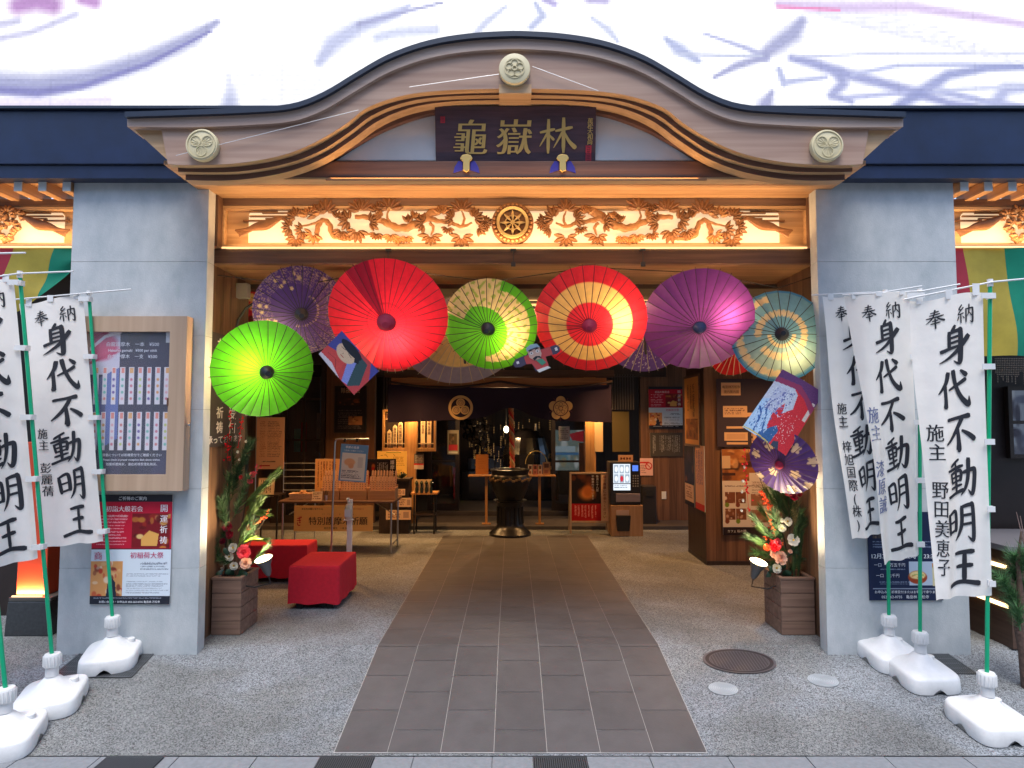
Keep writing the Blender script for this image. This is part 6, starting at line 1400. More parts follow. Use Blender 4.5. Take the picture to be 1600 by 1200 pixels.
def umbrella(name, label, cpx, apx, rpx, y, patt, nrib, rib, capm, hot=None, group='paper umbrellas hung across the entrance', flip=False, hf=.30, spin=0.0, watts=4.0, nr=40, sub=8, tilt=None, capr=.055, shaft=.5):
    c = W(cpx[0], cpx[1], y); R = (W(cpx[0]+rpx, cpx[1], y)-c).length
    h = R*hf
    if tilt is not None: n = Vector(tilt).normalized()
    else:
        a_ = W(apx[0], apx[1], y-h*.95); n = (a_-c).normalized()
        n = (n*1.0).normalized()
    q = n.to_track_quat('Z', 'Y')
    t = thing(name, label, 'umbrella', c, q.to_euler(), group)
    nt_ = nrib*sub; rr = np.linspace(.02, 1, nr)
    TH = 2*math.pi*np.arange(nt_)/nt_
    co = []; 
    for r in rr:
        for k, th in enumerate(TH):
            f = (k % sub)/sub; dip = math.sin(math.pi*f)
            rad = R*r*(1-.006*dip*r*r); z = h*(1-r)+h*.16*math.sin(math.pi*r)-.004*dip*r
            co.append((rad*math.cos(th+spin), rad*math.sin(th+spin), z))
    fs = [(i*nt_+k, (i+1)*nt_+k, (i+1)*nt_+(k+1) % nt_, i*nt_+(k+1) % nt_) for i in range(nr-1) for k in range(nt_)]
    mb = MB(); mb.add(co, fs); o = mb.build('canopy', umb_mat(), t, world=False, smooth=True)
    # orientation-aware angle: measured on screen, 0=right, 90=up
    qi = q.inverted(); ex = qi @ Vector((1, 0, 0)); ez = qi @ Vector((0, 0, 1)); a0 = math.atan2(ex.y, ex.x); sg = 1 if (ex.x*ez.y-ex.y*ez.x) > 0 else -1
    RR, TT = np.meshgrid(rr, TH+spin, indexing='ij'); AN = (sg*(TT-a0)) % (2*math.pi)
    col = s2l(patt(RR, AN).reshape(-1, 3)); rgba = np.concatenate([np.clip(col, 0, 1), np.ones((len(col), 1))], 1)
    at = o.data.color_attributes.new('Col', 'FLOAT_COLOR', 'POINT'); at.data.foreach_set('color', rgba.ravel().astype(np.float32))
    # ribs
    mb = MB(); pts = []
    for r in np.linspace(.05, 1.035, 12):
        z = h*(1-r)+h*.16*math.sin(math.pi*min(r, 1)); pts.append((R*r, 0, z+(.004 if not flip else -.006)))
    mb.tube(pts, [.0028]*11+[.0018], 5); r0 = mb.build('rib', rib, t, world=False)
    for k in range(1, nrib):
        r1 = r0.copy(); scene.collection.objects.link(r1); r1.rotation_euler = (0, 0, 2*math.pi*k/nrib)
    r0.rotation_euler = (0, 0, 0)
    for ch in t.children:
        if ch.name.startswith('rib'): ch.rotation_euler.z += spin
    cr_ = R*capr/.43*.43/.055*.055 if False else capr*R/.43
    mb = MB(); mb.lathe([(cr_*1.15, h*1.0-.012), (cr_, h+.012), (cr_*.6, h+.028), (cr_*.42, h+.045), (.002, h+.047)], (0, 0, 0), 16); mb.build('cap', capm, t, world=False, smooth=True)
    MB().cyl((0, 0, h), (0, 0, -R*shaft), .011, n=10).build('shaft', RIBD, t, world=False)
    if hot:
        hp = W(hot[0], hot[1], y); d = hp-c; d = d-n*d.dot(n); pos = c+d-n*(.0)
        l = thing('umbrella_lamp', 'small clip lamp glowing behind the %s' % label.split(' hung')[0].split(' hanging')[0], 'light', pos, group='clip lamps behind the umbrellas')
        mb = MB(); mb.ball(pos, .028, 10); b_ = mb.build('bulb', M('warm_bulb', (.9, .8, .6), .4, emit=(1, .78, .45), estr=3), l, smooth=True)
        MB().cyl(pos+Vector((0, .03, 0)), pos+Vector((0, .09, 0)), .026, .02, n=12).build('socket', BLK, l)
        lamp(l, 'POINT', (0, .0, 0), watts*3.8, (1, .64, .32), .03)
    return t
def flat(c): return lambda r, a_: np.broadcast_to(np.array(c, float), r.shape+(3,)).copy()
def mixc(base, m, c): return base*(1-m[..., None])+np.array(c, float)*m[..., None]
def flower_spots(C, r, a_, n, seed, rad, col, rmin=.3, rmax=.95, arng=(0, 6.283), pet=5):
    g = np.random.default_rng(seed); X, Y = r*np.cos(a_), r*np.sin(a_)
    for i in range(n):
        rc, ac = g.uniform(rmin, rmax), g.uniform(*arng); dx, dy = X-rc*math.cos(ac), Y-rc*math.sin(ac); d = np.hypot(dx, dy); an = np.arctan2(dy, dx)
        s_ = rad*g.uniform(.7, 1.2); C = mixc(C, np.clip((s_*(.66+.34*np.abs(np.cos(an*pet/2+g.uniform(0, 6))))-d)/.012, 0, 1), col)
    return C
def p_green(r, a_): return flat((92, 205, 30))(r, a_)
def p_speck(r, a_):
    C = flat((92, 68, 150))(r, a_); g = np.random.default_rng(3)
    X, Y = r*np.cos(a_), r*np.sin(a_); band = ((np.hypot(X+.12, Y-.18) > .48)).astype(float)
    sp_ = (g.random(r.shape) < .30)*np.clip((r-.25)*1.6, 0, 1)*band
    C = mixc(C, sp_*.75, (205, 180, 160)); 
    sw_ = (np.abs(r-(.35+.08*np.sin(a_))) < .03)*(g.random(r.shape) < .35)*(np.cos(a_+.5) > 0); C = mixc(C, sw_*.9, (225, 200, 160))
    return flower_spots(C, r, a_, 12, 5, .055, (228, 205, 160), .55, .92, (.8, 3.4))
def p_red(r, a_):
    C = flat((236, 40, 66))(r, a_); m = ((a_ > R_(104)) & (a_ < R_(128))).astype(float); C = mixc(C, m, (165, 16, 55))
    m2_ = ((r < .34) & (r > .31)).astype(float)*.6; return mixc(C, m2_, (180, 20, 50))
def p_gflor(r, a_):
    C = flat((98, 200, 30))(r, a_); g = np.random.default_rng(9)
    X, Y = r*np.cos(a_), r*np.sin(a_)
    ring = ((np.hypot(X-.05, Y) < .80) & (np.hypot(X+.16, Y+.10) > .56) & ~((X < -.1) & (Y < .25) & (Y > -.9) & (np.hypot(X, Y+.05) > .62))) | ((a_ > R_(75)) & (a_ < R_(165)) & (r > .55))
    ring &= r > .30
    C = mixc(C, ring.astype(float), (238, 220, 160)); 
    f = (np.sin(X*34+2*np.sin(Y*17))+np.sin(Y*38+2*np.sin(X*21)) > .85) & ring
    return mixc(C, f*.75, (150, 190, 60))
def p_rings(r, a_):
    C = flat((238, 48, 62))(r, a_); return mixc(C, ((r > .405) & (r < .745)).astype(float), (252, 214, 130))
def p_plum(r, a_):
    C = flat((128, 62, 148))(r, a_); X, Y = r*np.cos(a_), r*np.sin(a_)
    ln = (np.abs(np.hypot(X+.02, Y-.05)-.30) < .016) & (X < 0.1) & (Y > -.2); return mixc(C, ln*.8, (120, 70, 130))
def p_wist(r, a_):
    C = flat((120, 178, 196))(r, a_); C = mixc(C, (r > .945).astype(float), (70, 150, 200))
    X, Y = r*np.cos(a_), r*np.sin(a_)
    C = mixc(C, np.clip((.2-r)*12, 0, 1)*.6, (90, 130, 190)); C = mixc(C, ((a_ > R_(200)) | (a_ < R_(20))) & (r > .25) & (r < .9) if False else np.clip(-Y*1.2+.1, 0, .8)*(r < .92), (190, 215, 190))
    leaf = .5+.5*np.abs(np.sin(a_*17+r*22))
    b1 = (np.abs(r-.83) < .085*leaf) & (a_ > R_(105)) & (a_ < R_(275)); b2 = (np.abs(r-.47) < .085*leaf) & ~((a_ > R_(185)) & (a_ < R_(215))); b3 = (r < .30) & (r > .21) & (a_ > R_(180))
    C = mixc(C, (b1 | b2 | b3).astype(float), (238, 218, 165)); st = ((np.abs(r-.83) < .006) & (a_ > R_(105)) & (a_ < R_(275))); return mixc(C, st*.6, (120, 160, 180))
def p_cream(r, a_):
    C = flat((240, 200, 120))(r, a_); return mixc(C, (r > .72).astype(float), (150, 135, 150))
def p_redcream(r, a_):
    C = flat((240, 215, 150))(r, a_); return mixc(C, (r > .72).astype(float), (225, 45, 55))
def p_dots(r, a_):
    C = flat((110, 70, 150))(r, a_); g = np.random.default_rng(12); return mixc(C, (g.random(r.shape) < .05)*(r > .4)*1.0, (225, 205, 215))
def p_sakura(r, a_):
    C = flat((84, 58, 140))(r, a_); C = mixc(C, (np.abs(r-.17) < .01)*.6, (140, 40, 90))
    return flower_spots(C, r, a_, 1, 2, .0, (0, 0, 0)) if False else _sak(C, r, a_)
def _sak(C, r, a_):
    X, Y = r*np.cos(a_), r*np.sin(a_)
    for cx, cy in ((-.42, .42), (.80, .38), (.45, -.15), (-.78, -.02), (-.75, .78), (.85, -.42), (-.15, -.32), (.42, -.72), (-.55, -.72), (.3, .62), (.05, .9)):
        dx, dy = X-cx, Y-cy; d = np.hypot(dx, dy); an = np.arctan2(dy, dx)+cx*3
        C = mixc(C, np.clip((.17*(.55+.45*np.abs(np.cos(an*2.5)))-d)/.02, 0, 1), (222, 205, 180))
    return C
CAPB = M('cap_black', (.012, .014, .02), .4); CAPR = M('cap_red', (.38, .01, .05), .6); CAPU = M('cap_blue', (.02, .03, .10), .5)
UY = .14
umbrella('paper_umbrella', 'plain bright green paper umbrella hung lowest at the left jamb', (412, 577), (418, 583), 77, UY-.02, p_green, 32, RIBD, CAPB, (389, 566), watts=7)
umbrella('paper_umbrella', 'purple paper umbrella with gold speckles hung behind the green and red ones', (470, 486), (471, 492), 71, UY+.18, p_speck, 28, RIBD, CAPB, (440, 520), watts=2.2, nr=60, sub=9)
umbrella('paper_umbrella', 'large plain red paper umbrella with a darker fold hung left of centre', (607, 494), (603, 506), 93, UY+.02, p_red, 36, RIBR, CAPR, (618, 525), watts=7, capr=.06)
umbrella('paper_umbrella', 'green paper umbrella with a cream floral spiral hung in the middle', (766, 508), (762, 515), 74, UY+.06, p_gflor, 32, RIBD, CAPB, (790, 520), watts=3.2, nr=50, sub=8)
umbrella('paper_umbrella', 'red paper umbrella with a wide cream ring hung right of the middle', (922, 500), (921, 511), 88, UY, p_rings, 30, RIBR, CAPR, (968, 492), watts=5.0, capr=.05)
umbrella('paper_umbrella', 'large plain purple paper umbrella hung beside the ringed red one', (1090, 501), (1094, 514), 86, UY+.02, p_plum, 30, RIBP, CAPU, (1130, 483), watts=5.5, capr=.045)
umbrella('paper_umbrella', 'pale blue paper umbrella with cream wisteria sprays hung at the right jamb', (1217, 525), (1222, 522), 72, UY, p_wist, 24, RIBD, CAPB, (1236, 550), watts=1.9, nr=50, sub=10)
umbrella('paper_umbrella', 'cream and grey paper umbrella seen from below behind the green floral one', (722, 535), None, 92, UY+.42, p_cream, 30, RIBW, RIBW, None, tilt=(-.15, .62, .74), flip=True, hf=.3)
umbrella('paper_umbrella', 'cream and red paper umbrella peeping out below the large red one', (592, 530), None, 66, UY+.40, p_redcream, 28, RIBW, RIBW, None, tilt=(.30, .66, .70), flip=True, hf=.3)
umbrella('paper_umbrella', 'violet dotted paper umbrella peeping out right of the ringed red one', (1008, 535), None, 58, UY+.42, p_dots, 26, RIBW, RIBW, None, tilt=(.12, .7, .66), flip=True)
umbrella('paper_umbrella', 'small red paper umbrella peeping out between the plain purple and blue ones', (1160, 545), None, 52, UY+.40, flat((230, 30, 40)), 26, RIBW, RIBW, None, tilt=(-.2, .7, .66), flip=True)
umbrella('paper_umbrella', 'small dark purple paper umbrella with cherry blossoms hung lowest at the right', (1223, 722), (1215, 729), 54, .20, p_sakura, 28, RIBP, CAPR, (1206, 752), watts=2.0, nr=60, sub=8, capr=.05, hf=.22)
# cord line that carries the umbrellas
mb = MB(); mb.tube([W(px, py, UY+.1) for px, py in ((340, 430), (470, 446), (607, 420), (766, 440), (922, 418), (1090, 426), (1217, 450), (1275, 430))], .004, 5)
tag(mb.build('suspension_wire', BLK, origin=W(805, 430, UY+.1)), 'thin dark cord strung across the entrance behind the umbrellas', 'cord')
mb = MB(); mb.tube([W(px, py, UY+.28) for px, py in ((368, 520), (372, 500), (384, 482), (402, 470))], .012, 8); tag(mb.build('black_cable', BLK, origin=W(372, 500, UY+.28), smooth=True), 'thick black cable arching above the plain green umbrella', 'cable')
x0, x1, z0, z1 = RC(369, 388, 466, 443, .75); tag(MB().box(x0, x1, .72, .80, z0, z1).build('wall_speaker', M('grey_box', (.32, .31, .28), .5), origin=((x0+x1)/2, .76, z0), bevel=.005), 'small grey box on the left jamb above the black cable', 'box')
sheet('blossom_panel', 'narrow red panel with white blossoms beside the left jamb', 'panel', (385, 403, 445, 512), 1.2, CV(18, 60, (190, 40, 50)).ell(.4, .3, .35, .1, (230, 190, 120), .3).ell(.5, .5, .3, .1, (235, 170, 90), .3).ell(.4, .8, .3, .08, (90, 20, 20), .3))
# ------------------------------------------------------------------ kites
KP = M('kite_spar', (.45, .33, .2), .6)
def kite(name, label, corners, y, cv, nx=None, spars=True, bow=.02):
    """corners: photo pixels TL, TR, BR, BL of the kite's own upright picture"""
    P = [W(c[0], c[1], y) for c in corners]; ce = sum(P, Vector())/4
    t = thing(name, label, 'kite', ce, group=None)
    def f(u, v):
        a_ = P[0]+(P[1]-P[0])*u; b_ = P[3]+(P[2]-P[3])*u; q = a_+(b_-a_)*v-ce; q.y += -bow*math.sin(math.pi*u); return tuple(q)
    cv.build('paper', 1, 1, t, PRINT, mapf=f)
    mb = MB()
    for a_, b_ in (((0, 0), (1, 1)), ((1, 0), (0, 1)), ((.5, -.02), (.5, 1.03))):
        mb.tube([Vector(f(a_[0]+(b_[0]-a_[0])*s_, a_[1]+(b_[1]-a_[1])*s_))+Vector((0, .012, 0)) for s_ in np.linspace(0, 1, 8)], .004, 5)
    mb.build('spars', KP, t, world=False); return t
# generic paper kite pictures
cv = CV(70, 100, (74, 76, 148)).poly([(.0, .62), (.25, .5), (.5, .6), (.55, 1), (0, 1)], (205, 74, 70)).poly([(.5, .0), (.8, .0), (1, .4), (1, 1), (.55, 1), (.45, .55)], (190, 70, 72)).poly([(.62, .1), (.78, .12), (.95, .7), (.8, .98), (.62, .62)], (58, 80, 84)).poly([(.45, .38), (.6, .25), (.78, .95), (.66, 1)], (130, 140, 205))
cv.ell(.36, .36, .22, .24, (212, 180, 148), .06).ell(.38, .16, .26, .13, (34, 36, 46), .06).poly([(.58, .1), (.66, .3), (.58, .36), (.5, .2)], (34, 36, 46)).stroke([(.22, .32), (.30, .30)], .012, (60, 50, 60), .3).stroke([(.40, .31), (.48, .33)], .012, (60, 50, 60), .3).stroke([(.3, .5), (.38, .5)], .010, (170, 60, 60), .3).stroke([(.33, .38), (.32, .44), (.36, .44)], .006, (150, 110, 90), .3)
cv.stroke([(.1, .75), (.3, .7), (.45, .95)], .008, (120, 40, 40), .4).poly([(.0, .9), (.3, .86), (.6, 1), (0, 1)], (205, 195, 200)).noise(.03)
kite('picture_kite', 'tilted blue and red picture kite of a person with black hair between the left umbrellas', ((534, 517), (592, 580), (553, 617), (498, 553)), .06, cv)
cv = CV(90, 110, (102, 62, 112)).poly([(.0, .12), (.5, .08), (1, .25), (1, 1), (0, 1)], (212, 52, 62)).poly([(.0, .2), (.3, .1), (.55, .22), (.62, .42), (.48, .55), (.42, .40), (.34, .55), (.28, .8), (.0, .8)], (200, 205, 218))
cv.poly([(.0, .5), (.2, .42), (.3, .55), (.36, .8), (.55, 1), (0, 1)], (176, 205, 230)).photo(.12, .36, .22, .6, [(190, 196, 215), (80, 86, 150), (190, 196, 215), (90, 95, 160)], 91, 26, (.03, .12)).poly([(.3, .92), (.52, .72), (.60, .78), (.58, 1), (.3, 1)], (60, 100, 150)).stroke([(.05, .62), (.15, .7), (.2, .95)], .02, (50, 90, 160), .4).stroke([(.18, .6), (.27, .75), (.36, .97)], .018, (60, 100, 160), .4).stroke([(.0, .98), (.3, .97), (.55, .99)], .012, (220, 190, 90), .3).rect(.90, .98, .2, .48, (215, 205, 195)).noise(.04)
g_ = np.random.default_rng(4)
for k in range(90): cv.ell(g_.uniform(.5, .85), g_.uniform(.45, .9), .006, .005, (235, 220, 215), .3)
for k in range(160):
    cv.ell(g_.uniform(.08, .5), g_.uniform(.22, .62), g_.uniform(.004, .014), g_.uniform(.004, .014), [(80, 88, 155), (225, 228, 236), (120, 130, 185)][k % 3], .5)
for k in range(60): cv.ell(g_.uniform(.05, .4), g_.uniform(.62, .95), .008, g_.uniform(.01, .03), [(70, 110, 175), (205, 222, 238)][k % 2], .5)
cv.poly([(.62, .93), (.72, .9), (.8, 1), (.62, 1)], (60, 70, 90)).poly([(0, .12), (.5, .08), (1, .25), (1, .36), (.7, .22), (.45, .16), (0, .2)], (150, 60, 95))
kite('picture_kite', 'large tilted red, white and blue patterned kite beside the right pillar', ((1223, 577), (1287, 614), (1228, 712), (1160, 667)), .05, cv)
# small figure-shaped kite
fk = thing('figure_kite', 'small winged paper kite with a stern face between the green floral and ringed umbrellas', 'kite', W(838, 553, .05))
o3 = wloc(fk); k3 = 5.05/1000
def fkp(pts, y0, y1, m, nm, mat):
    mb = MB(); A = R_(20); ca, sa = math.cos(A), math.sin(A)
    P = [(o3.x+(p[0]*ca-p[1]*sa)*k3, o3.z+(p[0]*sa+p[1]*ca)*k3) for p in pts]; mb.prism(P, .05+y0, .05+y1); return mb.build(nm, mat, fk)
NAVYP = M('kite_navy', (.05, .04, .08), .7); REDP = M('kite_red', (.42, .05, .05), .7); SKIN = M('kite_skin', (.50, .32, .26), .7); GRNP = M('kite_green', (.05, .22, .14), .7); WHTP = M('kite_white', (.6, .58, .56), .7)
fkp([(-10, 10), (8, 10), (10, 4), (34, 3), (38, -2), (36, -9), (30, -11), (12, -9), (12, -26), (-10, -26), (-12, -9), (-30, -11), (-38, -9), (-40, -2), (-34, 3), (-12, 4)], 0, .006, 0, 'wing_body', NAVYP)
fkp([(10, 4), (24, 3), (24, -10), (12, -9), (12, -24), (-8, -24), (-12, -12), (-20, -10), (-20, 2), (-12, 3)], -.003, -.0005, 0, 'robe', REDP)
fkp([(-12, 8), (-12, -2), (-6, -9), (4, -9), (8, -2), (8, 8)], -.006, -.0035, 0, 'face', SKIN)
fkp([(-13, 8), (-12, 14), (-4, 17), (6, 15), (9, 8), (4, 10), (-8, 10)], -.008, -.0035, 0, 'headcloth', M('kite_blue', (.25, .36, .46), .7))
for q in (-7, 3): fkp([(q-3, 4), (q-1, 6), (q+2, 5), (q+3, 2), (q, 1), (q-2, 2)], -.0085, -.0063, 0, 'eye', WHTP); fkp([(q-1, 4), (q+1, 4.5), (q+1, 2.5), (q-1, 2.5)], -.0095, -.0086, 0, 'pupil', BTN); fkp([(q-4, 6), (q, 9), (q+4, 6), (q, 7)], -.0085, -.0063, 0, 'eyebrow', BTN)
fkp([(-8, -5), (-2, -3), (4, -5), (6, -9), (0, -6), (-6, -9)], -.0085, -.0063, 0, 'beard', BTN)
fkp([(-4, -9), (6, -10), (10, -18), (2, -20)], -.006, -.0035, 0, 'collar', GRNP)
fkp([(30, -1), (34, -1), (34, -6), (30, -6)], -.003, -.0005, 0, 'crest_patch', WHTP); fkp([(-34, -1), (-30, -1), (-30, -5), (-34, -5)], -.003, -.0005, 0, 'crest_patch', WHTP)
fkp([(-8, -24), (10, -24), (14, -28), (-6, -29)], -.006, .004, 0, 'hem', WHTP)
# ------------------------------------------------------------------ banners
def banner(label, base_px, top_px, cor, cloth_d, sponsor, seed, spx=.20, chu=.57, col=(14, 16, 26), bar=(None, None), sp_col=None, show=True, sp_rng=(.45, .93), yaw=0.0):
    """cor: photo pixels of the cloth TL, TR, BR, BL; cloth_d: depth offsets of the free edge (top, bottom) from the pole"""
    g = np.random.default_rng(seed)
    b = G(*base_px); yp = b.y; top = W(top_px[0], top_px[1], yp+.0); t = thing('nobori_banner', label, 'banner', b, group='white votive banners on green poles')
    zb = b.z
    # water weight base: rounded square slab with a raised hub, wheel notches
    bm_ = MB(); n = 48; prof = [(.0, 1.0), (.02, 1.02), (.085, 1.0), (.100, .96), (.106, .90), (.116, .72), (.145, .46), (.178, .30), (.195, .20), (.200, .0)]
    hw = .185; cs, sn = math.cos(yaw), math.sin(yaw); vs = []; fs = []
    for z, f in prof:
        for k in range(n):
            th = 2*math.pi*k/n; c_, s_ = math.cos(th), math.sin(th); e_ = 5.0 if f > .85 else (3.0 if f > .5 else 2.0)
            r = 1/((abs(c_)**e_+abs(s_)**e_)**(1/e_)); x, y = hw*f*r*c_, hw*f*r*s_
            zz_ = z
            if z < .03:
                for q in (0, math.pi/2, math.pi, 1.5*math.pi):
                    dd = abs((th-q+math.pi) % (2*math.pi)-math.pi); zz_ = max(zz_, .035*max(0, 1-(dd/.22)**2)+z)
            vs.append((b.x+x*cs-y*sn, b.y+x*sn+y*cs, zb+zz_+.004+SLOPE*(x*sn+y*cs)*.9))
    for j in range(len(prof)-1): fs += [(j*n+k, j*n+(k+1) % n, (j+1)*n+(k+1) % n, (j+1)*n+k) for k in range(n)]
    fs.append(tuple(range(n))[::-1]); bm_.add(vs, fs); o = bm_.build('water_base', WHITEP, t, smooth=True)
    mb = MB(); mb.lathe([(.038, .20), (.036, .30), (.032, .30)], (b.x, b.y, zb), 20); mb.build('neck', WHITEP, t, smooth=True)
    mb = MB(); mb.lathe([(.046, .262), (.050, .268), (.050, .335), (.044, .345), (.02, .345)], (b.x, b.y, zb), 20)
    for k in range(16): a_ = 2*math.pi*k/16; mb.box(b.x+.050*math.cos(a_)-.003, b.x+.050*math.cos(a_)+.003, b.y+.05*math.sin(a_)-.003, b.y+.05*math.sin(a_)+.003, zb+.27, zb+.333)
    mb.build('collar', WHITEP, t, smooth=True)
    mb = MB(); cp = Vector((b.x+.10*cs, b.y+.10*sn+.05, zb+.11)); mb.lathe([(.028, 0), (.028, .045), (.022, .05), (.001, .05)], tuple(cp), 14); mb.build('filler_cap', WHITEP, t, smooth=True)
    P0 = Vector((b.x, b.y, zb+.30)); MB().tube([P0, P0+(top-P0)*.5, top], .0125, 10).build('pole', GREEN, t, smooth=True)
    MB().cyl(top-Vector((0, 0, .02)), top+Vector((0, 0, .028)), .017, n=12).build('pole_cap', WHITEP, t)
    if bar[0]:
        a_ = W(bar[0][0], bar[0][1], yp+cloth_d[0]); c_ = W(bar[1][0], bar[1][1], yp-cloth_d[0]*.35-.004)
        MB().tube([a_, top+Vector((0, -.022, .006)), c_], .006, 8).build('crossbar', WHITEP, t)
    C = [W(*cor[0], yp+cloth_d[0]), W(*cor[1], yp-.015), W(*cor[2], yp-.015), W(*cor[3], yp+cloth_d[1])]
    ph = g.uniform(0, 6, 6)
    def S(u, v, off=0.0):
        a_ = C[0]+(C[1]-C[0])*u; d_ = C[3]+(C[2]-C[3])*u; q = a_+(d_-a_)*v
        env = (1-.75*u)
        q.y += env*(.020*math.sin(u*7+v*4+ph[0])+.014*math.sin(v*9-u*5+ph[1])*v)+.010*math.sin(u*16+ph[2]+v*2)*v-off
        q.x += .010*math.sin(v*6+ph[3])*env
        q.z += -.008*math.sin(u*math.pi*2)*(1-v)*1.5+.004*math.sin(u*math.pi*4+ph[4])*v
        return tuple(q)
    nu, nv = 26, 60
    mb = MB(); mb.add([S(i/nu, j/nv) for j in range(nv+1) for i in range(nu+1)], [(j*(nu+1)+i, (j+1)*(nu+1)+i, (j+1)*(nu+1)+i+1, j*(nu+1)+i+1) for j in range(nv) for i in range(nu)])
    cl = mb.build('cloth', CLOTH, t, smooth=True)
    # white loops on the pole side
    for v in (.012, .25, .5, .72, .96):
        p = Vector(S(.985, v)); f = (p.z-P0.z)/(top.z-P0.z); pq = P0+(top-P0)*f
        mb = MB(); hh = .018; x0_, x1_ = p.x-.02, pq.x+.017
        mb.box(min(x0_, x1_), max(x0_, x1_), min(p.y, pq.y)-.022, min(p.y, pq.y)-.018, p.z-hh, p.z+hh); mb.box(pq.x-.014, pq.x+.0175, pq.y-.0215, pq.y+.018, p.z-hh, p.z+hh)
        mb.build('loop', WHITEP, t)
    if bar[0]:
        for u in (.15, .52, .9):
            p = Vector(S(u, 0)); a2 = a_+(top-a_)*u; mb = MB(); mb.box(p.x-.022, p.x+.022, p.y-.006, p.y-.003, p.z-.02, a2.z+.008); mb.build('loop', WHITEP, t)
    # lettering, laid on the cloth; sheet space: width 0.6, height 1.8
    asp = 3.9
    def mp(x, z, dy=0.0): return S(min(1.02, max(-.02, x)), -z/asp, .004+dy)
    if show:
        for ch, u in (('奉', chu-.24), ('納', chu+.17)):
            mb = MB(); put_brush(mb, ch, u, -.27, .25, mapf=mp, dy=.0002); mb.build('brush_character', BTN, cl)
        z = -.66
        for i, ch in enumerate('身代不動明王'):
            mb = MB(); put_brush(mb, ch, chu+.03*math.sin(i*2.0+seed), z, .50, mapf=mp, dy=.0002, k=1.05); mb.build('brush_character', BTN, cl); z -= .575
    if sponsor:
        n_ = len(sponsor); zz_ = -asp*sp_rng[0]; st = asp*(sp_rng[1]-sp_rng[0])/n_
        for i, ch in enumerate(sponsor):
            if ch == ' ': continue
            mb = MB(); put_text(mb, ch, spx, zz_-st*(i+.5), min(.27, st*.98), mapf=mp, bold=.006, aniso=.012, slant=.06, res=3); mb.build('donor_character', ink(sp_col) if sp_col else BTN, cl)
    return t
B = banner
B('rightmost front white banner with the donor name 野田美恵子 on a green pole', (1545, 1138), (1547, 443), ((1423, 470), (1537, 457), (1547, 930), (1459, 937)), (.16, .12), '施主 野田美恵子', 3, spx=.20, bar=((1412, 468), (1640, 432)), sp_rng=(.42, .93), yaw=.1)
B('middle right white banner with a faded donor name, blown towards the pole', (1440, 1064), (1437, 457), ((1323, 462), (1421, 457), (1437, 866), (1384, 882)), (.16, .10), '施主 漆原誠', 8, spx=.14, bar=((1316, 461), (1500, 444)), sp_col=(105, 115, 150), sp_rng=(.42, .82), yaw=.05, chu=.56)
B('back right white banner with the donor name 梓旭国際(株) close to the pillar', (1391, 1034), (1383, 458), ((1281, 464), (1374, 459), (1382, 832), (1331, 843)), (.0, -.01), '施主 梓旭国際(株)', 5, spx=.20, bar=((1268, 461), (1440, 447)), sp_rng=(.44, .97), yaw=.05)
B('innermost left white banner with the donor name 彭麗蒨 in front of the notice case', (174, 1036), (139, 460), ((27, 474), (129, 463), (161, 846), (72, 855)), (-.10, -.12), '施主 彭麗蒨', 11, spx=.18, bar=((22, 468), (205, 452)), sp_rng=(.52, .80), yaw=.3)
B('middle left white banner cut by the photo edge on a leaning green pole', (79, 1104), (31, 430), ((-92, 450), (21, 437), (60, 872), (-30, 890)), (-.10, -.12), '', 13, bar=((-100, 446), (115, 424)), yaw=.32)
B('outermost left white banner, mostly outside the photo, with its white base at the corner', (6, 1166), (-58, 400), ((-210, 420), (-70, 405), (-12, 900), (-130, 920)), (-.10, -.12), '', 17, bar=((-220, 416), (40, 395)), yaw=.3)
# ------------------------------------------------------------------ notice case and posters on the pillars
y = -.10; x0, x1, z0, z1 = RC(112, 285, 767, 494, y)
nc = thing('notice_case', 'pale wooden wall case with a glass front showing rows of prayer slips', 'case', ((x0+x1)/2, y, z0))
f0, f1, g0, g1 = RC(136, 259, 742, 518, y)
OAK = wood('case_oak', (.40, .27, .18), (.50, .35, .24), 'z', .5, scale=.5)
mb = MB(); mb.box(x0, f0, y, -.003, z0, z1).box(f1, x1, y, -.003, z0, z1).box(f0, f1, y, -.003, g1, z1).box(f0, f1, y, -.003, z0, g0); mb.build('frame', OAK, nc, bevel=.0)
MB().box(f0, f1, y+.045, y+.055, g0, g1).build('back', BLK, nc)
cv = CV(110, 190, (52, 46, 72)).photo(0, 1, 0, 1, [(52, 46, 72), (62, 56, 88), (44, 40, 60)], 15, 24)
cv.poly([(0, 0), (.36, 0), (.36, .25), (.2, .3), (0, .30)], (205, 200, 220)).ell(.12, .10, .22, .10, (200, 80, 120), .3).stroke([(0, .12), (.18, .03), (.36, .0)], .022, (235, 225, 238), .3).stroke([(0, .22), (.15, .18), (.36, .13)], .02, (190, 70, 110), .3).stroke([(0, .06), (.2, .0)], .02, (180, 60, 100), .3)
cv.rect(.92, .97, .0, .075, (215, 215, 225))
cv.poly([(.2, .3), (.36, .25), (.36, .75), (.22, .8)], (96, 110, 175)).poly([(.05, .35), (.2, .3), (.22, .8), (.08, .8)], (80, 80, 125))
pal = [(205, 120, 120), (190, 200, 120), (120, 190, 180), (215, 130, 130), (110, 90, 160), (215, 150, 90), (120, 180, 170), (220, 170, 180), (205, 120, 140)]
for r_ in range(2):
    v0 = .245+r_*.32; v1 = v0+.265
    for k in range(9):
        u = .055+k*.107; cv.rect(u, u+.06, v0, v1, (222, 216, 226)).rect(u+.012, u+.05, v0+.006, v0+.045, (225, 140, 130) if k % 4 else (225, 170, 110))
        for q in range(4): cv.ell(u+.03, v0+.09+q*.045, .016, .010, pal[(k*2+r_*3+q//3) % 9], .6)
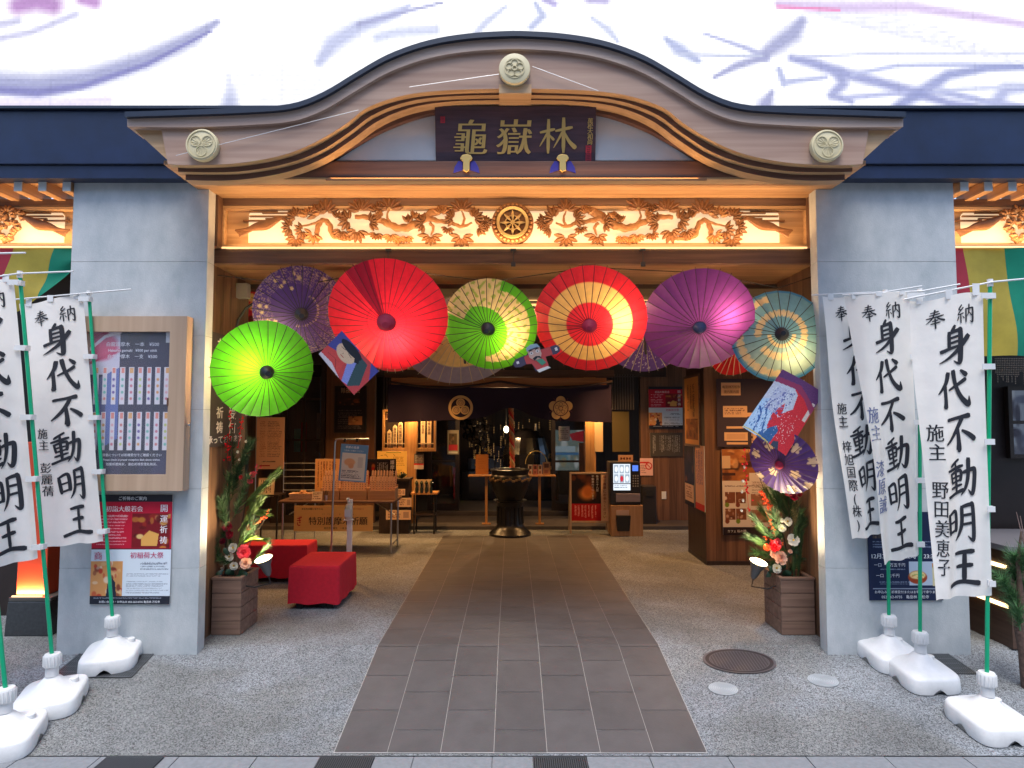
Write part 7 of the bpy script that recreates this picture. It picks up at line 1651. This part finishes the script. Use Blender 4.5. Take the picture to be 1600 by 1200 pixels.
cv.build('display', f1-f0, g1-g0, nc, FILM, y=.043, x0=f0-wloc(nc).x, z0=g0-z0)
wf, hf_ = f1-f0, g1-g0
for s_, u, v, sz, o in (('白龍護摩木　一本　¥500', .52, .085, .034, {}), ('Hakuryu gomaki   ¥500 per stick', .52, .128, .026, {'bold': .012}), ('白龙护摩木　一支　¥500', .52, .172, .032, {}), ('願意については祈祷受付でご確認ください', .55, .865, .022, {'bold': .006}), ('Please check at prayer reception desk about wishes.', .55, .897, .019, {'bold': .012}), ('如需祈愿购买，请在祈祷受理处购买。', .55, .929, .022, {'bold': .006})):
    mb = MB(); put_text(mb, s_, f0+wf*u, g1-hf_*v, sz*hf_, y=y+.041, **o); mb.build('lettering', ink((222, 222, 235)), nc)
MB().box(f0+.001, f1-.001, y+.012, y+.016, g0+.001, g1-.001).build('glass', M('case_glass', (.5, .55, .6), .03, spec=.6, alpha=.07), nc)
mb = MB(); p = W(283, 664, y+.03); mb.cyl((x1, y+.035, p.z), (x1+.022, y+.035, p.z), .012, n=12); mb.build('lock', CHROME, nc)
p = W(262, 628, y); MB().box(p.x-.006, p.x+.006, y-.004, y+.01, p.z-.03, p.z+.03).build('catch', M('catch_brown', (.10, .04, .02), .5), nc)
sheet('prayer_poster', 'red and white prayer service poster under the wooden notice case', 'poster', (146, 265, 944, 773), -.012, notice_cv(150, 215), NT)
cv = CV(130, 160, (22, 34, 66)).photo(.06, .31, .02, .30, [(70, 60, 60), (110, 90, 80), (40, 40, 55), (140, 110, 90)], 81, 30, (.03, .1)).lines(.06, .95, .33, .42, 3, (140, 150, 175), .7).rect(.55, .90, .56, .83, (170, 185, 205)).ell(.66, .74, .13, .075, (150, 60, 30), .1).ell(.66, .715, .11, .045, (225, 200, 140), .3).photo(.58, .75, .69, .75, [(225, 200, 140), (200, 120, 60), (120, 160, 70)], 6, 12).photo(.86, .99, .58, .84, [(200, 190, 150), (120, 150, 70), (190, 120, 60)], 9, 12)
cv.rect(.05, .95, .865, .872, (130, 140, 160)).lines(.14, .5, .645, .665, 1, (150, 160, 180), .7).lines(.14, .6, .79, .83, 2, (150, 160, 180), .7)
sheet('event_poster', 'navy year end event poster behind the white banners on the right pillar', 'poster', (1355, 1474, 938, 800), -.012, cv, [('12月31日 (水)22時〜 23:30', .48, .50, .066, (222, 225, 232), {'bold': .006, 'aniso': .012}), ('一口　一万五千円', .28, .60, .045, (215, 218, 228), {}), ('一口　七千円', .25, .72, .045, (215, 218, 228), {}), ('お申込みは 祈祷受付またはお電話で承ります', .5, .905, .036, (222, 225, 232), {}), ('052-262-0735　亀岳林 万松寺', .48, .96, .042, (222, 225, 232), {})], back=M('poster_navy', (.012, .018, .05), .5))
# tall brown sign on the left jamb
def jy(px):
    lo, hi = .1, 1.2
    for _ in range(40):
        m = (lo+hi)/2
        if W(px, 600, m).x > -2.48: lo = m
        else: hi = m
    return lo
ya, yb = .24, min(.9, jy(377)); z1 = W(350, 524, .5).z; z0 = W(350, 697, .5).z
js = thing('wooden_sign', 'tall brown sign with white vertical writing on the left jamb', 'sign', (-2.488, (ya+yb)/2, z0), (0, 0, R_(90)))
w, h = yb-ya, z1-z0; MB().box(-w/2, w/2, -.012, .0, 0, h).build('board', M('sign_taupe', (.05, .04, .038), .5, var=.1, vscale=8), js, world=False)
for s_, u, sz in (('祈', .0, 0),):
    pass
for s_, x, z, sz in (('お', -.12, .90, .13), ('祈', -.12, .30, .10), ('祷', -.12, .17, .10), ('受', .12, .30, .12), ('付', .12, .17, .12)):
    mb = MB(); put_text(mb, s_, x*w/.6, h*z, sz*h*1.1, y=-.0145, bold=.015, aniso=.01, sx=1.25); mb.build('lettering', ink((225, 215, 205)), js, world=False)
mb = MB(); put_text(mb, '承っております', .0, h*.06, .075*h, y=-.0145, bold=.012, sx=1.35); mb.build('lettering', ink((225, 215, 205)), js, world=False)
# ------------------------------------------------------------------ ground fittings
def grate(name, label, cat, corners, nbar, mat, bar_dir=0):
    P = [G(*c) for c in corners]; ce = sum(P, Vector())/4; t = thing(name, label, cat, ce)
    def f(u, v, h):
        a_ = P[0]+(P[1]-P[0])*u; b_ = P[3]+(P[2]-P[3])*u; q = a_+(b_-a_)*v; return (q.x, q.y, gz(q.y)+h if cat != 'drain' else zs-.003+h)
    mb = MB(); e_ = .02
    mb.add([f(u, v, .0035) for u, v in ((0, 0), (1, 0), (1, 1), (0, 1))], [(3, 2, 1, 0)]); mb.build('pit', M('pit_black', (.012, .013, .015), .8), t)
    mb = MB()
    for k in range(nbar):
        u0, u1 = k/nbar+.18/nbar, (k+1)/nbar-.18/nbar
        mb.add([f(u0, 0, .007), f(u1, 0, .007), f(u1, 1, .007), f(u0, 1, .007)], [(3, 2, 1, 0)])
    for k in range(6):
        v0 = k/5*(1-.03); mb.add([f(0, v0, .0085), f(1, v0, .0085), f(1, v0+.03, .0085), f(0, v0+.03, .0085)], [(3, 2, 1, 0)])
    for v0, v1, u0, u1 in ((0, 1, 0, e_), (0, 1, 1-e_, 1)): mb.add([f(u0, v0, .0085), f(u1, v0, .0085), f(u1, v1, .0085), f(u0, v1, .0085)], [(3, 2, 1, 0)])
    mb.build('bars', mat, t); return t
GST = M('grate_steel', (.13, .14, .15), .45, metal=.6)
grate('floor_grate', 'steel floor grate in front of the left pillar under the innermost banner base', 'grate', ((128, 1019), (244, 1019), (205, 1060), (78, 1060)), 34, GST)
grate('floor_grate', 'steel floor grate in front of the right pillar behind the banner bases', 'grate', ((1385, 1016), (1472, 1016), (1528, 1054), (1410, 1054)), 34, GST)
for q, lb in (((150, 242), 'left drain grating at the pavement edge'), ((492, 580), 'drain grating at the pavement edge left of the path corner'), ((833, 920), 'drain grating at the pavement edge in front of the path')):
    y0_, y1_ = EY-.02, EY-.16; xs_ = [W(px, 1190, -1.25).x for px in q]
    t = thing('pavement_drain', lb, 'drain', ((xs_[0]+xs_[1])/2, (y0_+y1_)/2, zs-.002), group='drain gratings along the pavement')
    MB().box(xs_[0], xs_[1], y1_, y0_, zs-.0015, zs+.0005).build('pit', M('pit_black', (.012, .013, .015), .8), t)
    mb = MB(); n_ = 26
    for k in range(n_): a_ = xs_[0]+(xs_[1]-xs_[0])*k/n_; mb.box(a_, a_+(xs_[1]-xs_[0])/n_*.5, y1_, y0_, zs+.0006, zs+.006)
    mb.box(xs_[0], xs_[1], y0_-.008, y0_, zs+.0006, zs+.0065); mb.box(xs_[0], xs_[1], y1_, y1_+.008, zs+.0006, zs+.0065); mb.build('bars', GST, t)
def tiltdisc(c, r, h, mat, name, label, cat, rings=0, m2=None, grid=False, fl=.78):
    t = thing(name, label, cat, c); mb = MB(); n = 48
    def f(x, y, hh): return (c.x+x, c.y+y*fl, gz(c.y+y*fl)+hh)
    mb.add([f(0, 0, h)]+[f(r*math.cos(2*math.pi*k/n), r*math.sin(2*math.pi*k/n), h) for k in range(n)], [(0, 1+k, 1+(k+1) % n) for k in range(n)]); mb.build('cover', mat, t)
    mb = MB()
    def ring(r0, r1, hh): mb.add([f(q*math.cos(2*math.pi*k/n), q*math.sin(2*math.pi*k/n), hh) for k in range(n) for q in (r0, r1)], [(2*k, 2*k+1, (2*k+3) % (2*n), (2*k+2) % (2*n)) for k in range(n)])
    if grid:
        ring(r*.93, r, h+.004); ring(r*.80, r*.83, h+.004)
        for i in range(-9, 10):
            q = i*r*.085; L = math.sqrt(max(0, (r*.8)**2-q*q))
            mb.add([f(-L, q-.004, h+.004), f(L, q-.004, h+.004), f(L, q+.004, h+.004), f(-L, q+.004, h+.004)], [(0, 1, 2, 3)]); mb.add([f(q-.004, -L, h+.0045), f(q+.004, -L, h+.0045), f(q+.004, L, h+.0045), f(q-.004, L, h+.0045)], [(0, 1, 2, 3)])
    else:
        for k in range(rings): ring(r*(k+.7)/rings*.98, r*(k+1)/rings*.98, h+.003)
    mb.build('relief', m2, t)
c_ = G(1155, 1034); tiltdisc(c_, (G(1211, 1034)-c_).length, .005, M('iron_dark', (.035, .032, .038), .5, metal=.3), 'manhole_cover', 'dark round manhole cover with a grid in the pavement right of the path', 'manhole', 0, M('iron_light', (.12, .115, .13), .45, metal=.4), True, .64)
PC = M('pale_cap', (.34, .37, .39), .6); PC2 = M('pale_cap_light', (.42, .45, .47), .55)
c_ = G(1286, 1064); tiltdisc(c_, .105, .004, PC, 'inspection_cap', 'pale round inspection cap in the pavement nearer the right banners', 'cap', 7, PC2)
c_ = G(1130, 1077); tiltdisc(c_, .10, .004, PC, 'inspection_cap', 'pale round inspection cap below the dark manhole cover', 'cap', 7, PC2)
# ------------------------------------------------------------------ planters, lamps, arrangements
def planter(x0, x1, y0, y1, h, label):
    t = thing('planter_box', label, 'planter', ((x0+x1)/2, y0, 0), group='slatted planter boxes'); n = 4; s_ = .018
    MB().box(x0+s_, x1-s_, y0+s_, y1-s_, .003, h-.05).build('core', M('soil', (.03, .02, .015), .95), t)
    hs = (h-.004)/n
    mb = MB()
    for k in range(n+0):
        a_, b_ = .004+k*hs, .004+(k+1)*hs-.005
        mb.box(x0, x1, y0, y0+s_, a_, b_).box(x0, x1, y1-s_, y1, a_, b_).box(x0, x0+s_, y0+s_+.001, y1-s_-.001, a_, b_).box(x1-s_, x1, y0+s_+.001, y1-s_-.001, a_, b_)
    mb.build('slats', DECK, t, bevel=.003)
    mb = MB(); mb.box(x0-.006, x1+.006, y0-.006, y0+.03, h-.004, h+.014).box(x0-.006, x1+.006, y1-.03, y1+.006, h-.004, h+.014).box(x0-.006, x0+.03, y0+.031, y1-.031, h-.004, h+.014).box(x1-.03, x1+.006, y0+.031, y1-.031, h-.004, h+.014); mb.build('rim', DECK, t, bevel=.003)
    return t
yl = G(350, 993).y; xA, xB = -2.475, W(375, 993, yl).x
hP = W(350, 905, yl).z
planter(xA, xB, yl, yl+.36, hP, 'brown slatted planter box at the left jamb holding a tall arrangement')
xC, xD = W(1222, 993, yl).x, 2.495
planter(xC, xD, yl, yl+.36, hP, 'brown slatted planter box at the right jamb below the cherry blossom umbrella')
NEED = M('pine_needle', (.035, .085, .025), .6, var=.35, vscale=20); NEEDL = M('pine_needle_light', (.10, .17, .03), .6, var=.3, vscale=20); BARKM = M('twig_bark', (.06, .04, .028), .85)
def needle_spray(base, tip, n, ln, spread=.5, seed=0, w=.0022):
    g = np.random.default_rng(seed); mb = MB(); base = Vector(base); tip = Vector(tip); d = (tip-base); L = d.length; d.normalize()
    for i in range(n):
        f = .1+.9*(i/n)**.8; p = base+(tip-base)*f; a_ = Vector(g.normal(0, 1, 3)); a_ -= d*a_.dot(d); a_.normalize()
        dr = (d*(1-spread*.6)+a_*spread*g.uniform(.5, 1.2)).normalized(); q = p+dr*ln*g.uniform(.65, 1.1)+Vector((0, 0, -.01)); s_ = dr.cross(Vector(g.normal(0, 1, 3))).normalized()*w
        mb.add([p-s_, p+s_, q], [(0, 1, 2)])
    return mb
def petals(mb, c, r, nrm, n, layers, cup=.5, seed=0, wd=.75):
    g = np.random.default_rng(seed); c = Vector(c); nrm = Vector(nrm).normalized(); a_ = nrm.orthogonal().normalized(); b_ = nrm.cross(a_)
    for l in range(layers):
        rr = r*(1-.25*l); up = cup+.42*l
        for k in range(n):
            th = 2*math.pi*(k+.5*l)/n+g.uniform(-.15, .15); d = a_*math.cos(th)+b_*math.sin(th); s_ = nrm.cross(d)
            el = min(1.35, up+g.uniform(-.12, .12)); vs = []
            for t, w in ((.08, .12), (.4, .8), (.75, 1.0), (1.0, .55)):
                e2 = el*(.5+.7*t); ctr = c+d*rr*t*math.cos(e2)+nrm*(rr*t*math.sin(e2)+.004*l)
                ww = rr*wd*w*math.pi/n*1.25; vs += [ctr-s_*ww+nrm*ww*.25, ctr-nrm*ww*.1, ctr+s_*ww+nrm*ww*.25]
            mb.add(vs, [(q*3+j, q*3+j+1, q*3+j+4, q*3+j+3) for q in range(3) for j in range(2)])
def fmat(nm, c): return M('petal_'+nm, tuple(s2l(c)), .6, var=.2, vscale=25, transl=.25)
PMK, PPC, PWH, PDR, PRD, POR = fmat('pink', (232, 80, 96)), fmat('peach', (245, 195, 170)), fmat('white', (228, 226, 212)), fmat('dark_red', (120, 12, 40)), fmat('red', (215, 20, 36)), fmat('orange', (235, 85, 40))
LEAFD = M('dark_leaf_green', (.015, .05, .025), .45, var=.3, vscale=14); LEAFY = M('lime_leaf', (.16, .24, .03), .5, var=.25, vscale=12, transl=.2); GRASS = M('dry_grass', (.32, .24, .10), .8, var=.25, vscale=30)
def leaf(mb, b, t, w):
    b, t = Vector(b), Vector(t); d = t-b; s_ = d.cross(Vector((.2, -1, .3))).normalized()*w; vs = []
    for f, k in ((0, .1), (.3, .9), (.6, 1), (.85, .6), (1, .02)): p = b+d*f+Vector((0, -.02*math.sin(f*3), -.03*f*f)); vs += [p-s_*k, p+Vector((0, -.006, 0)), p+s_*k]
    mb.add(vs, [(q*3+j, q*3+j+1, q*3+j+4, q*3+j+3) for q in range(4) for j in range(2)])
def arrangement(label, base, ya, stems, pines, flowers, leaves, berries, grass):
    t = thing('flower_arrangement', label, 'plant', base)
    Q = lambda p, dy=0.0: W(p[0], p[1], ya+dy)
    for i, (pts, r) in enumerate(stems):
        MB().tube([Q(p) for p in pts], [r*(1-.6*k/(len(pts)-1)) for k in range(len(pts))], 6).build('stem', BARKM, t)
    for i, (a_, b_, n, ln, sp_, lt) in enumerate(pines):
        dy = rng.uniform(-.07, .07); mb = needle_spray(Q(a_, dy), Q(b_, dy-.03), int(n*1.9), ln*1.08, sp_, i+int(a_[0]), .0026); mb.tube([Q(a_, dy), Q(b_, dy-.03)], .004, 4)
        mb.build('pine_branch', NEEDL if lt else NEED, t)
    for i, (p, r, m, n, l, cup, dy) in enumerate(flowers):
        mb = MB(); petals(mb, Q(p, dy), r, (rng.uniform(-.4, .4), -1, rng.uniform(.0, .5)), n, l, cup, i); mb.build('blossom', m, t, smooth=True)
        if m is PWH and r > .03:
            mb = MB(); q = Q(p, dy); mb.ball(q+Vector((0, -.012, .004)), .009, 6); mb.build('stamen', M('stamen_yellow', (.6, .38, .05), .6), t)
    for i, (a_, b_, w, m) in enumerate(leaves):
        mb = MB(); leaf(mb, Q(a_, -.05), Q(b_, -.08), w); mb.build('leaf', m, t, smooth=True)
    for i, (pts, n, r, m) in enumerate(berries):
        P = [Q(p, -.03) for p in pts]; mb = MB(); mb.tube(P, .0022, 4)
        for k in range(n):
            f = rng.uniform(0, len(P)-1); a_ = int(min(f, len(P)-2)); q = P[a_]+(P[a_+1]-P[a_])*(f-a_)+Vector(rng.normal(0, .012, 3)); mb.ball(q, r*rng.uniform(.7, 1.2), 6)
        mb.build('berry_spray', m, t, smooth=True)
    if grass:
        for gi, (a_, b_, n) in enumerate(grass):
            mb = needle_spray(Q(a_), Q(b_), n, .12, .35, 91+gi, .003); mb.build('grass_plume', GRASS, t)
    return t
ya = yl+.17
arrangement('tall arrangement of pine, berries and peonies in the left planter', (W(360, 900, ya).x, ya, hP-.05), ya,
 [([(352, 915), (357, 800), (362, 700), (368, 640)], .012), ([(360, 915), (378, 820), (388, 760), (385, 640)], .008), ([(356, 910), (350, 800), (360, 690)], .007), ([(362, 910), (395, 840), (418, 805)], .005), ([(385, 760), (384, 700), (383, 650)], .010)],
 [((375, 800), (432, 738), 240, .10, .35, 1), ((378, 790), (425, 745), 200, .10, .3, 1), ((372, 830), (408, 780), 220, .10, .3, 1), ((370, 860), (395, 790), 240, .11, .32, 1), ((360, 800), (335, 715), 150, .09, .5, 0), ((352, 745), (334, 712), 130, .07, .6, 0), ((362, 770), (385, 700), 220, .09, .6, 0), ((372, 740), (392, 690), 160, .08, .6, 0), ((355, 830), (345, 780), 200, .09, .6, 0), ((360, 850), (338, 800), 160, .08, .7, 0), ((368, 880), (344, 872), 120, .07, .7, 0), ((380, 840), (412, 842), 120, .08, .3, 1), ((385, 890), (420, 850), 90, .08, .4, 0), ((362, 780), (372, 730), 160, .08, .7, 0), ((385, 800), (412, 800), 120, .09, .4, 1), ((365, 810), (388, 745), 200, .10, .6, 0), ((352, 800), (360, 740), 180, .09, .7, 0), ((372, 870), (352, 835), 180, .09, .7, 0), ((378, 850), (396, 815), 180, .10, .5, 0), ((345, 880), (335, 845), 140, .08, .7, 0), ((366, 745), (362, 690), 160, .08, .7, 0)],
 [((382, 862), .062, PMK, 9, 4, .25, -.08), ((384, 880), .050, PPC, 8, 3, .2, -.09), ((365, 856), .042, PWH, 6, 2, .3, -.07), ((359, 870), .038, PWH, 6, 2, .3, -.06), ((366, 884), .036, PWH, 6, 2, .3, -.08), ((355, 822), .045, PDR, 9, 4, .3, -.05), ((360, 835), .04, PDR, 9, 4, .3, -.06), ((351, 812), .035, PDR, 8, 3, .3, -.04), ((348, 846), .03, PDR, 8, 3, .3, -.04), ((377, 746), .020, PRD, 6, 2, .3, -.08), ((396, 742), .032, PMK, 10, 3, .4, -.06), ((391, 752), .028, PMK, 10, 3, .4, -.07), ((397, 816), .03, POR, 7, 3, .3, -.08), ((390, 824), .028, PRD, 7, 3, .3, -.08), ((385, 690), .014, PWH, 5, 1, .3, -.05), ((372, 706), .014, PWH, 5, 1, .3, -.05), ((386, 648), .013, PWH, 5, 1, .3, -.05), ((375, 718), .014, PWH, 5, 1, .3, -.05)],
 [((366, 898), (354, 884), .03, LEAFD), ((372, 898), (388, 890), .035, LEAFD), ((368, 900), (384, 905), .03, LEAFD), ((375, 888), (393, 876), .022, LEAFD), ((380, 838), (412, 836), .016, LEAFY), ((376, 850), (404, 830), .014, LEAFY), ((350, 890), (336, 900), .022, LEAFD), ((360, 870), (350, 850), .02, LEAFD)],
 [([(356, 720), (355, 690), (361, 664), (359, 640)], 26, .009, PRD), ([(372, 700), (376, 670), (379, 650)], 14, .008, PRD), ([(388, 830), (404, 815), (420, 800)], 18, .008, POR), ([(392, 745), (402, 735), (400, 725)], 14, .007, PMK), ([(350, 700), (358, 690), (357, 705)], 8, .008, PRD), ([(344, 905), (346, 890), (352, 880)], 16, .006, PWH)], None)
arrangement('arrangement of pine, camellias and red peonies in the right planter', (W(1240, 900, ya).x, ya, hP-.05), ya,
 [([(1243, 915), (1236, 850), (1232, 780)], .012), ([(1248, 915), (1250, 840), (1244, 780)], .009), ([(1238, 912), (1225, 840), (1200, 780), (1168, 700)], .005), ([(1228, 900), (1212, 860), (1195, 830)], .006)],
 [((1235, 870), (1178, 808), 260, .10, .35, 0), ((1232, 850), (1190, 795), 240, .10, .35, 1), ((1232, 860), (1172, 838), 220, .10, .35, 0), ((1230, 870), (1192, 848), 220, .09, .4, 1), ((1232, 810), (1215, 772), 240, .10, .35, 0), ((1225, 805), (1198, 768), 200, .10, .3, 1), ((1236, 800), (1222, 765), 200, .09, .4, 0), ((1240, 905), (1243, 830), 220, .10, .2, 0), ((1246, 905), (1252, 840), 180, .10, .2, 0), ((1225, 890), (1208, 880), 120, .07, .7, 0), ((1212, 850), (1186, 824), 150, .08, .4, 1), ((1240, 880), (1252, 800), 200, .10, .4, 0), ((1230, 830), (1236, 780), 220, .10, .6, 0), ((1222, 850), (1208, 800), 220, .11, .6, 0), ((1240, 860), (1256, 812), 180, .09, .5, 0), ((1215, 870), (1180, 862), 160, .09, .5, 0), ((1230, 895), (1250, 872), 160, .08, .7, 0), ((1222, 800), (1206, 760), 160, .09, .5, 0)],
 [((1211, 853), .050, PRD, 9, 4, .25, -.08), ((1214, 848), .04, PMK, 9, 3, .3, -.10), ((1198, 855), .032, POR, 8, 3, .3, -.07), ((1219, 872), .060, PPC, 9, 4, .2, -.10), ((1208, 866), .035, PPC, 8, 3, .2, -.08), ((1213, 888), .042, PWH, 7, 2, .3, -.09), ((1239, 844), .052, PWH, 6, 1, .15, -.10), ((1230, 815), .040, PWH, 6, 2, .25, -.09), ((1222, 825), .034, PWH, 6, 2, .25, -.08), ((1221, 813), .02, PWH, 5, 1, .3, -.09), ((1232, 768), .045, PDR, 10, 4, .3, -.10), ((1240, 776), .04, PDR, 10, 4, .3, -.10), ((1228, 762), .032, PDR, 9, 3, .3, -.10), ((1249, 772), .026, PDR, 8, 3, .3, -.09), ((1234, 862), .022, PPC, 6, 2, .4, -.1)]+[((1160+rng.uniform(-4, 6), y_), .013, PWH, 5, 1, .3, -.06) for y_ in (752, 768, 782, 798, 730)],
 [((1212, 895), (1200, 880), .03, LEAFD), ((1222, 898), (1236, 888), .03, LEAFD), ((1236, 850), (1248, 862), .024, LEAFD), ((1240, 855), (1230, 864), .02, LEAFD), ((1216, 890), (1226, 876), .03, LEAFD), ((1206, 892), (1196, 896), .024, LEAFD)],
 [([(1170, 800), (1166, 750), (1164, 700)], 26, .009, PRD), ([(1206, 800), (1196, 780), (1188, 768)], 30, .010, POR), ([(1212, 840), (1204, 815), (1196, 800)], 20, .008, POR), ([(1222, 850), (1204, 842), (1192, 838)], 14, .008, POR)],
 [((1240, 830), (1248, 770), 120), ((1240, 820), (1238, 780), 70)])
def spotl(px, py, label, dirv, sx):
    c = W(px, py, yl+.05); t = thing('spot_lamp', label, 'light', c, group='small uplights on the planters')
    n = Vector(dirv).normalized(); mb = MB(); q = n.to_track_quat('Z', 'Y').to_matrix().to_4x4(); i0 = 0
    mb.lathe([(.016, -.15), (.030, -.12), (.042, -.06), (.074, 0), (.078, .006), (.07, .006)], (0, 0, 0), 20); mb.xf(Matrix.Translation(c) @ q); mb.build('housing', M('lamp_grey', (.16, .16, .16), .4, metal=.4), t, smooth=True)
    mb = MB(); mb.lathe([(.0695, .0075), (.001, .009)], (0, 0, 0), 20); mb.xf(Matrix.Translation(c) @ q); mb.build('lens', M('spot_glow', (1, .9, .7), .4, emit=(1, .76, .40), estr=9), t)
    e_ = Vector((xB if sx > 0 else xC, yl+.1, hP-.08)); MB().tube([c-n*.14, c-n*.20+Vector((0, 0, -.02)), (c+e_)/2+Vector((0, 0, -.12)), e_], .006, 6).build('cable', BLK, t, smooth=True)
    lamp(t, 'SPOT', tuple(n*.03), 26, (1, .78, .46), .05, rot=n.to_track_quat('-Z', 'Y').to_euler(), spot=125, blend=.7)
    lamp(t, 'POINT', tuple(n*.03), 1.2, (1, .75, .42), .05)
spotl(412, 874, 'glowing uplight beside the left planter in front of the red benches', (-.22, -.28, 1), 1)
spotl(1185, 879, 'glowing uplight beside the right planter', (.22, -.28, 1), -1)
# potted pine at the right edge
b_ = G(1606, 1075); yp = b_.y; pt = thing('pine_tree', 'small pine tree with long green needles at the right photo edge', 'tree', b_)
MB().tube([b_, W(1600, 1020, yp), W(1592, 980, yp), W(1596, 940, yp), W(1590, 880, yp), W(1596, 830, yp)], [.04, .034, .03, .022, .014, .006], 10).build('trunk', M('pine_bark', (.10, .06, .045), .9, var=.4, vscale=30, bump=.8, bscale=40), pt, smooth=True)
PN = M('young_pine', (.07, .17, .06), .55, var=.35, vscale=8)
for i, (a_, c_, n, ln) in enumerate((((1592, 900), (1584, 868), 260, .13), ((1594, 900), (1604, 862), 240, .13), ((1594, 950), (1566, 905), 260, .13), ((1594, 960), (1600, 910), 260, .14), ((1594, 975), (1578, 935), 240, .13), ((1596, 985), (1612, 950), 220, .13), ((1592, 940), (1556, 895), 160, .11), ((1594, 985), (1590, 950), 200, .12), ((1596, 940), (1625, 900), 220, .13), ((1594, 920), (1580, 890), 200, .12))):
    dy = rng.uniform(-.08, .08); mb = needle_spray(W(*a_, yp+dy), W(*c_, yp+dy-.04), n, ln, .6, 300+i, .0024); mb.tube([W(*a_, yp+dy), W(*c_, yp+dy-.04)], .006, 5); mb.build('needle_cluster', PN, pt)
for q in ((1588, 800, 1600, 850), (1594, 806, 1602, 850)): MB().tube([W(q[2], q[3], yp), W(q[0], q[1], yp)], [.005, .002], 5).build('twig', M('twig_pink', (.25, .16, .14), .8), pt)
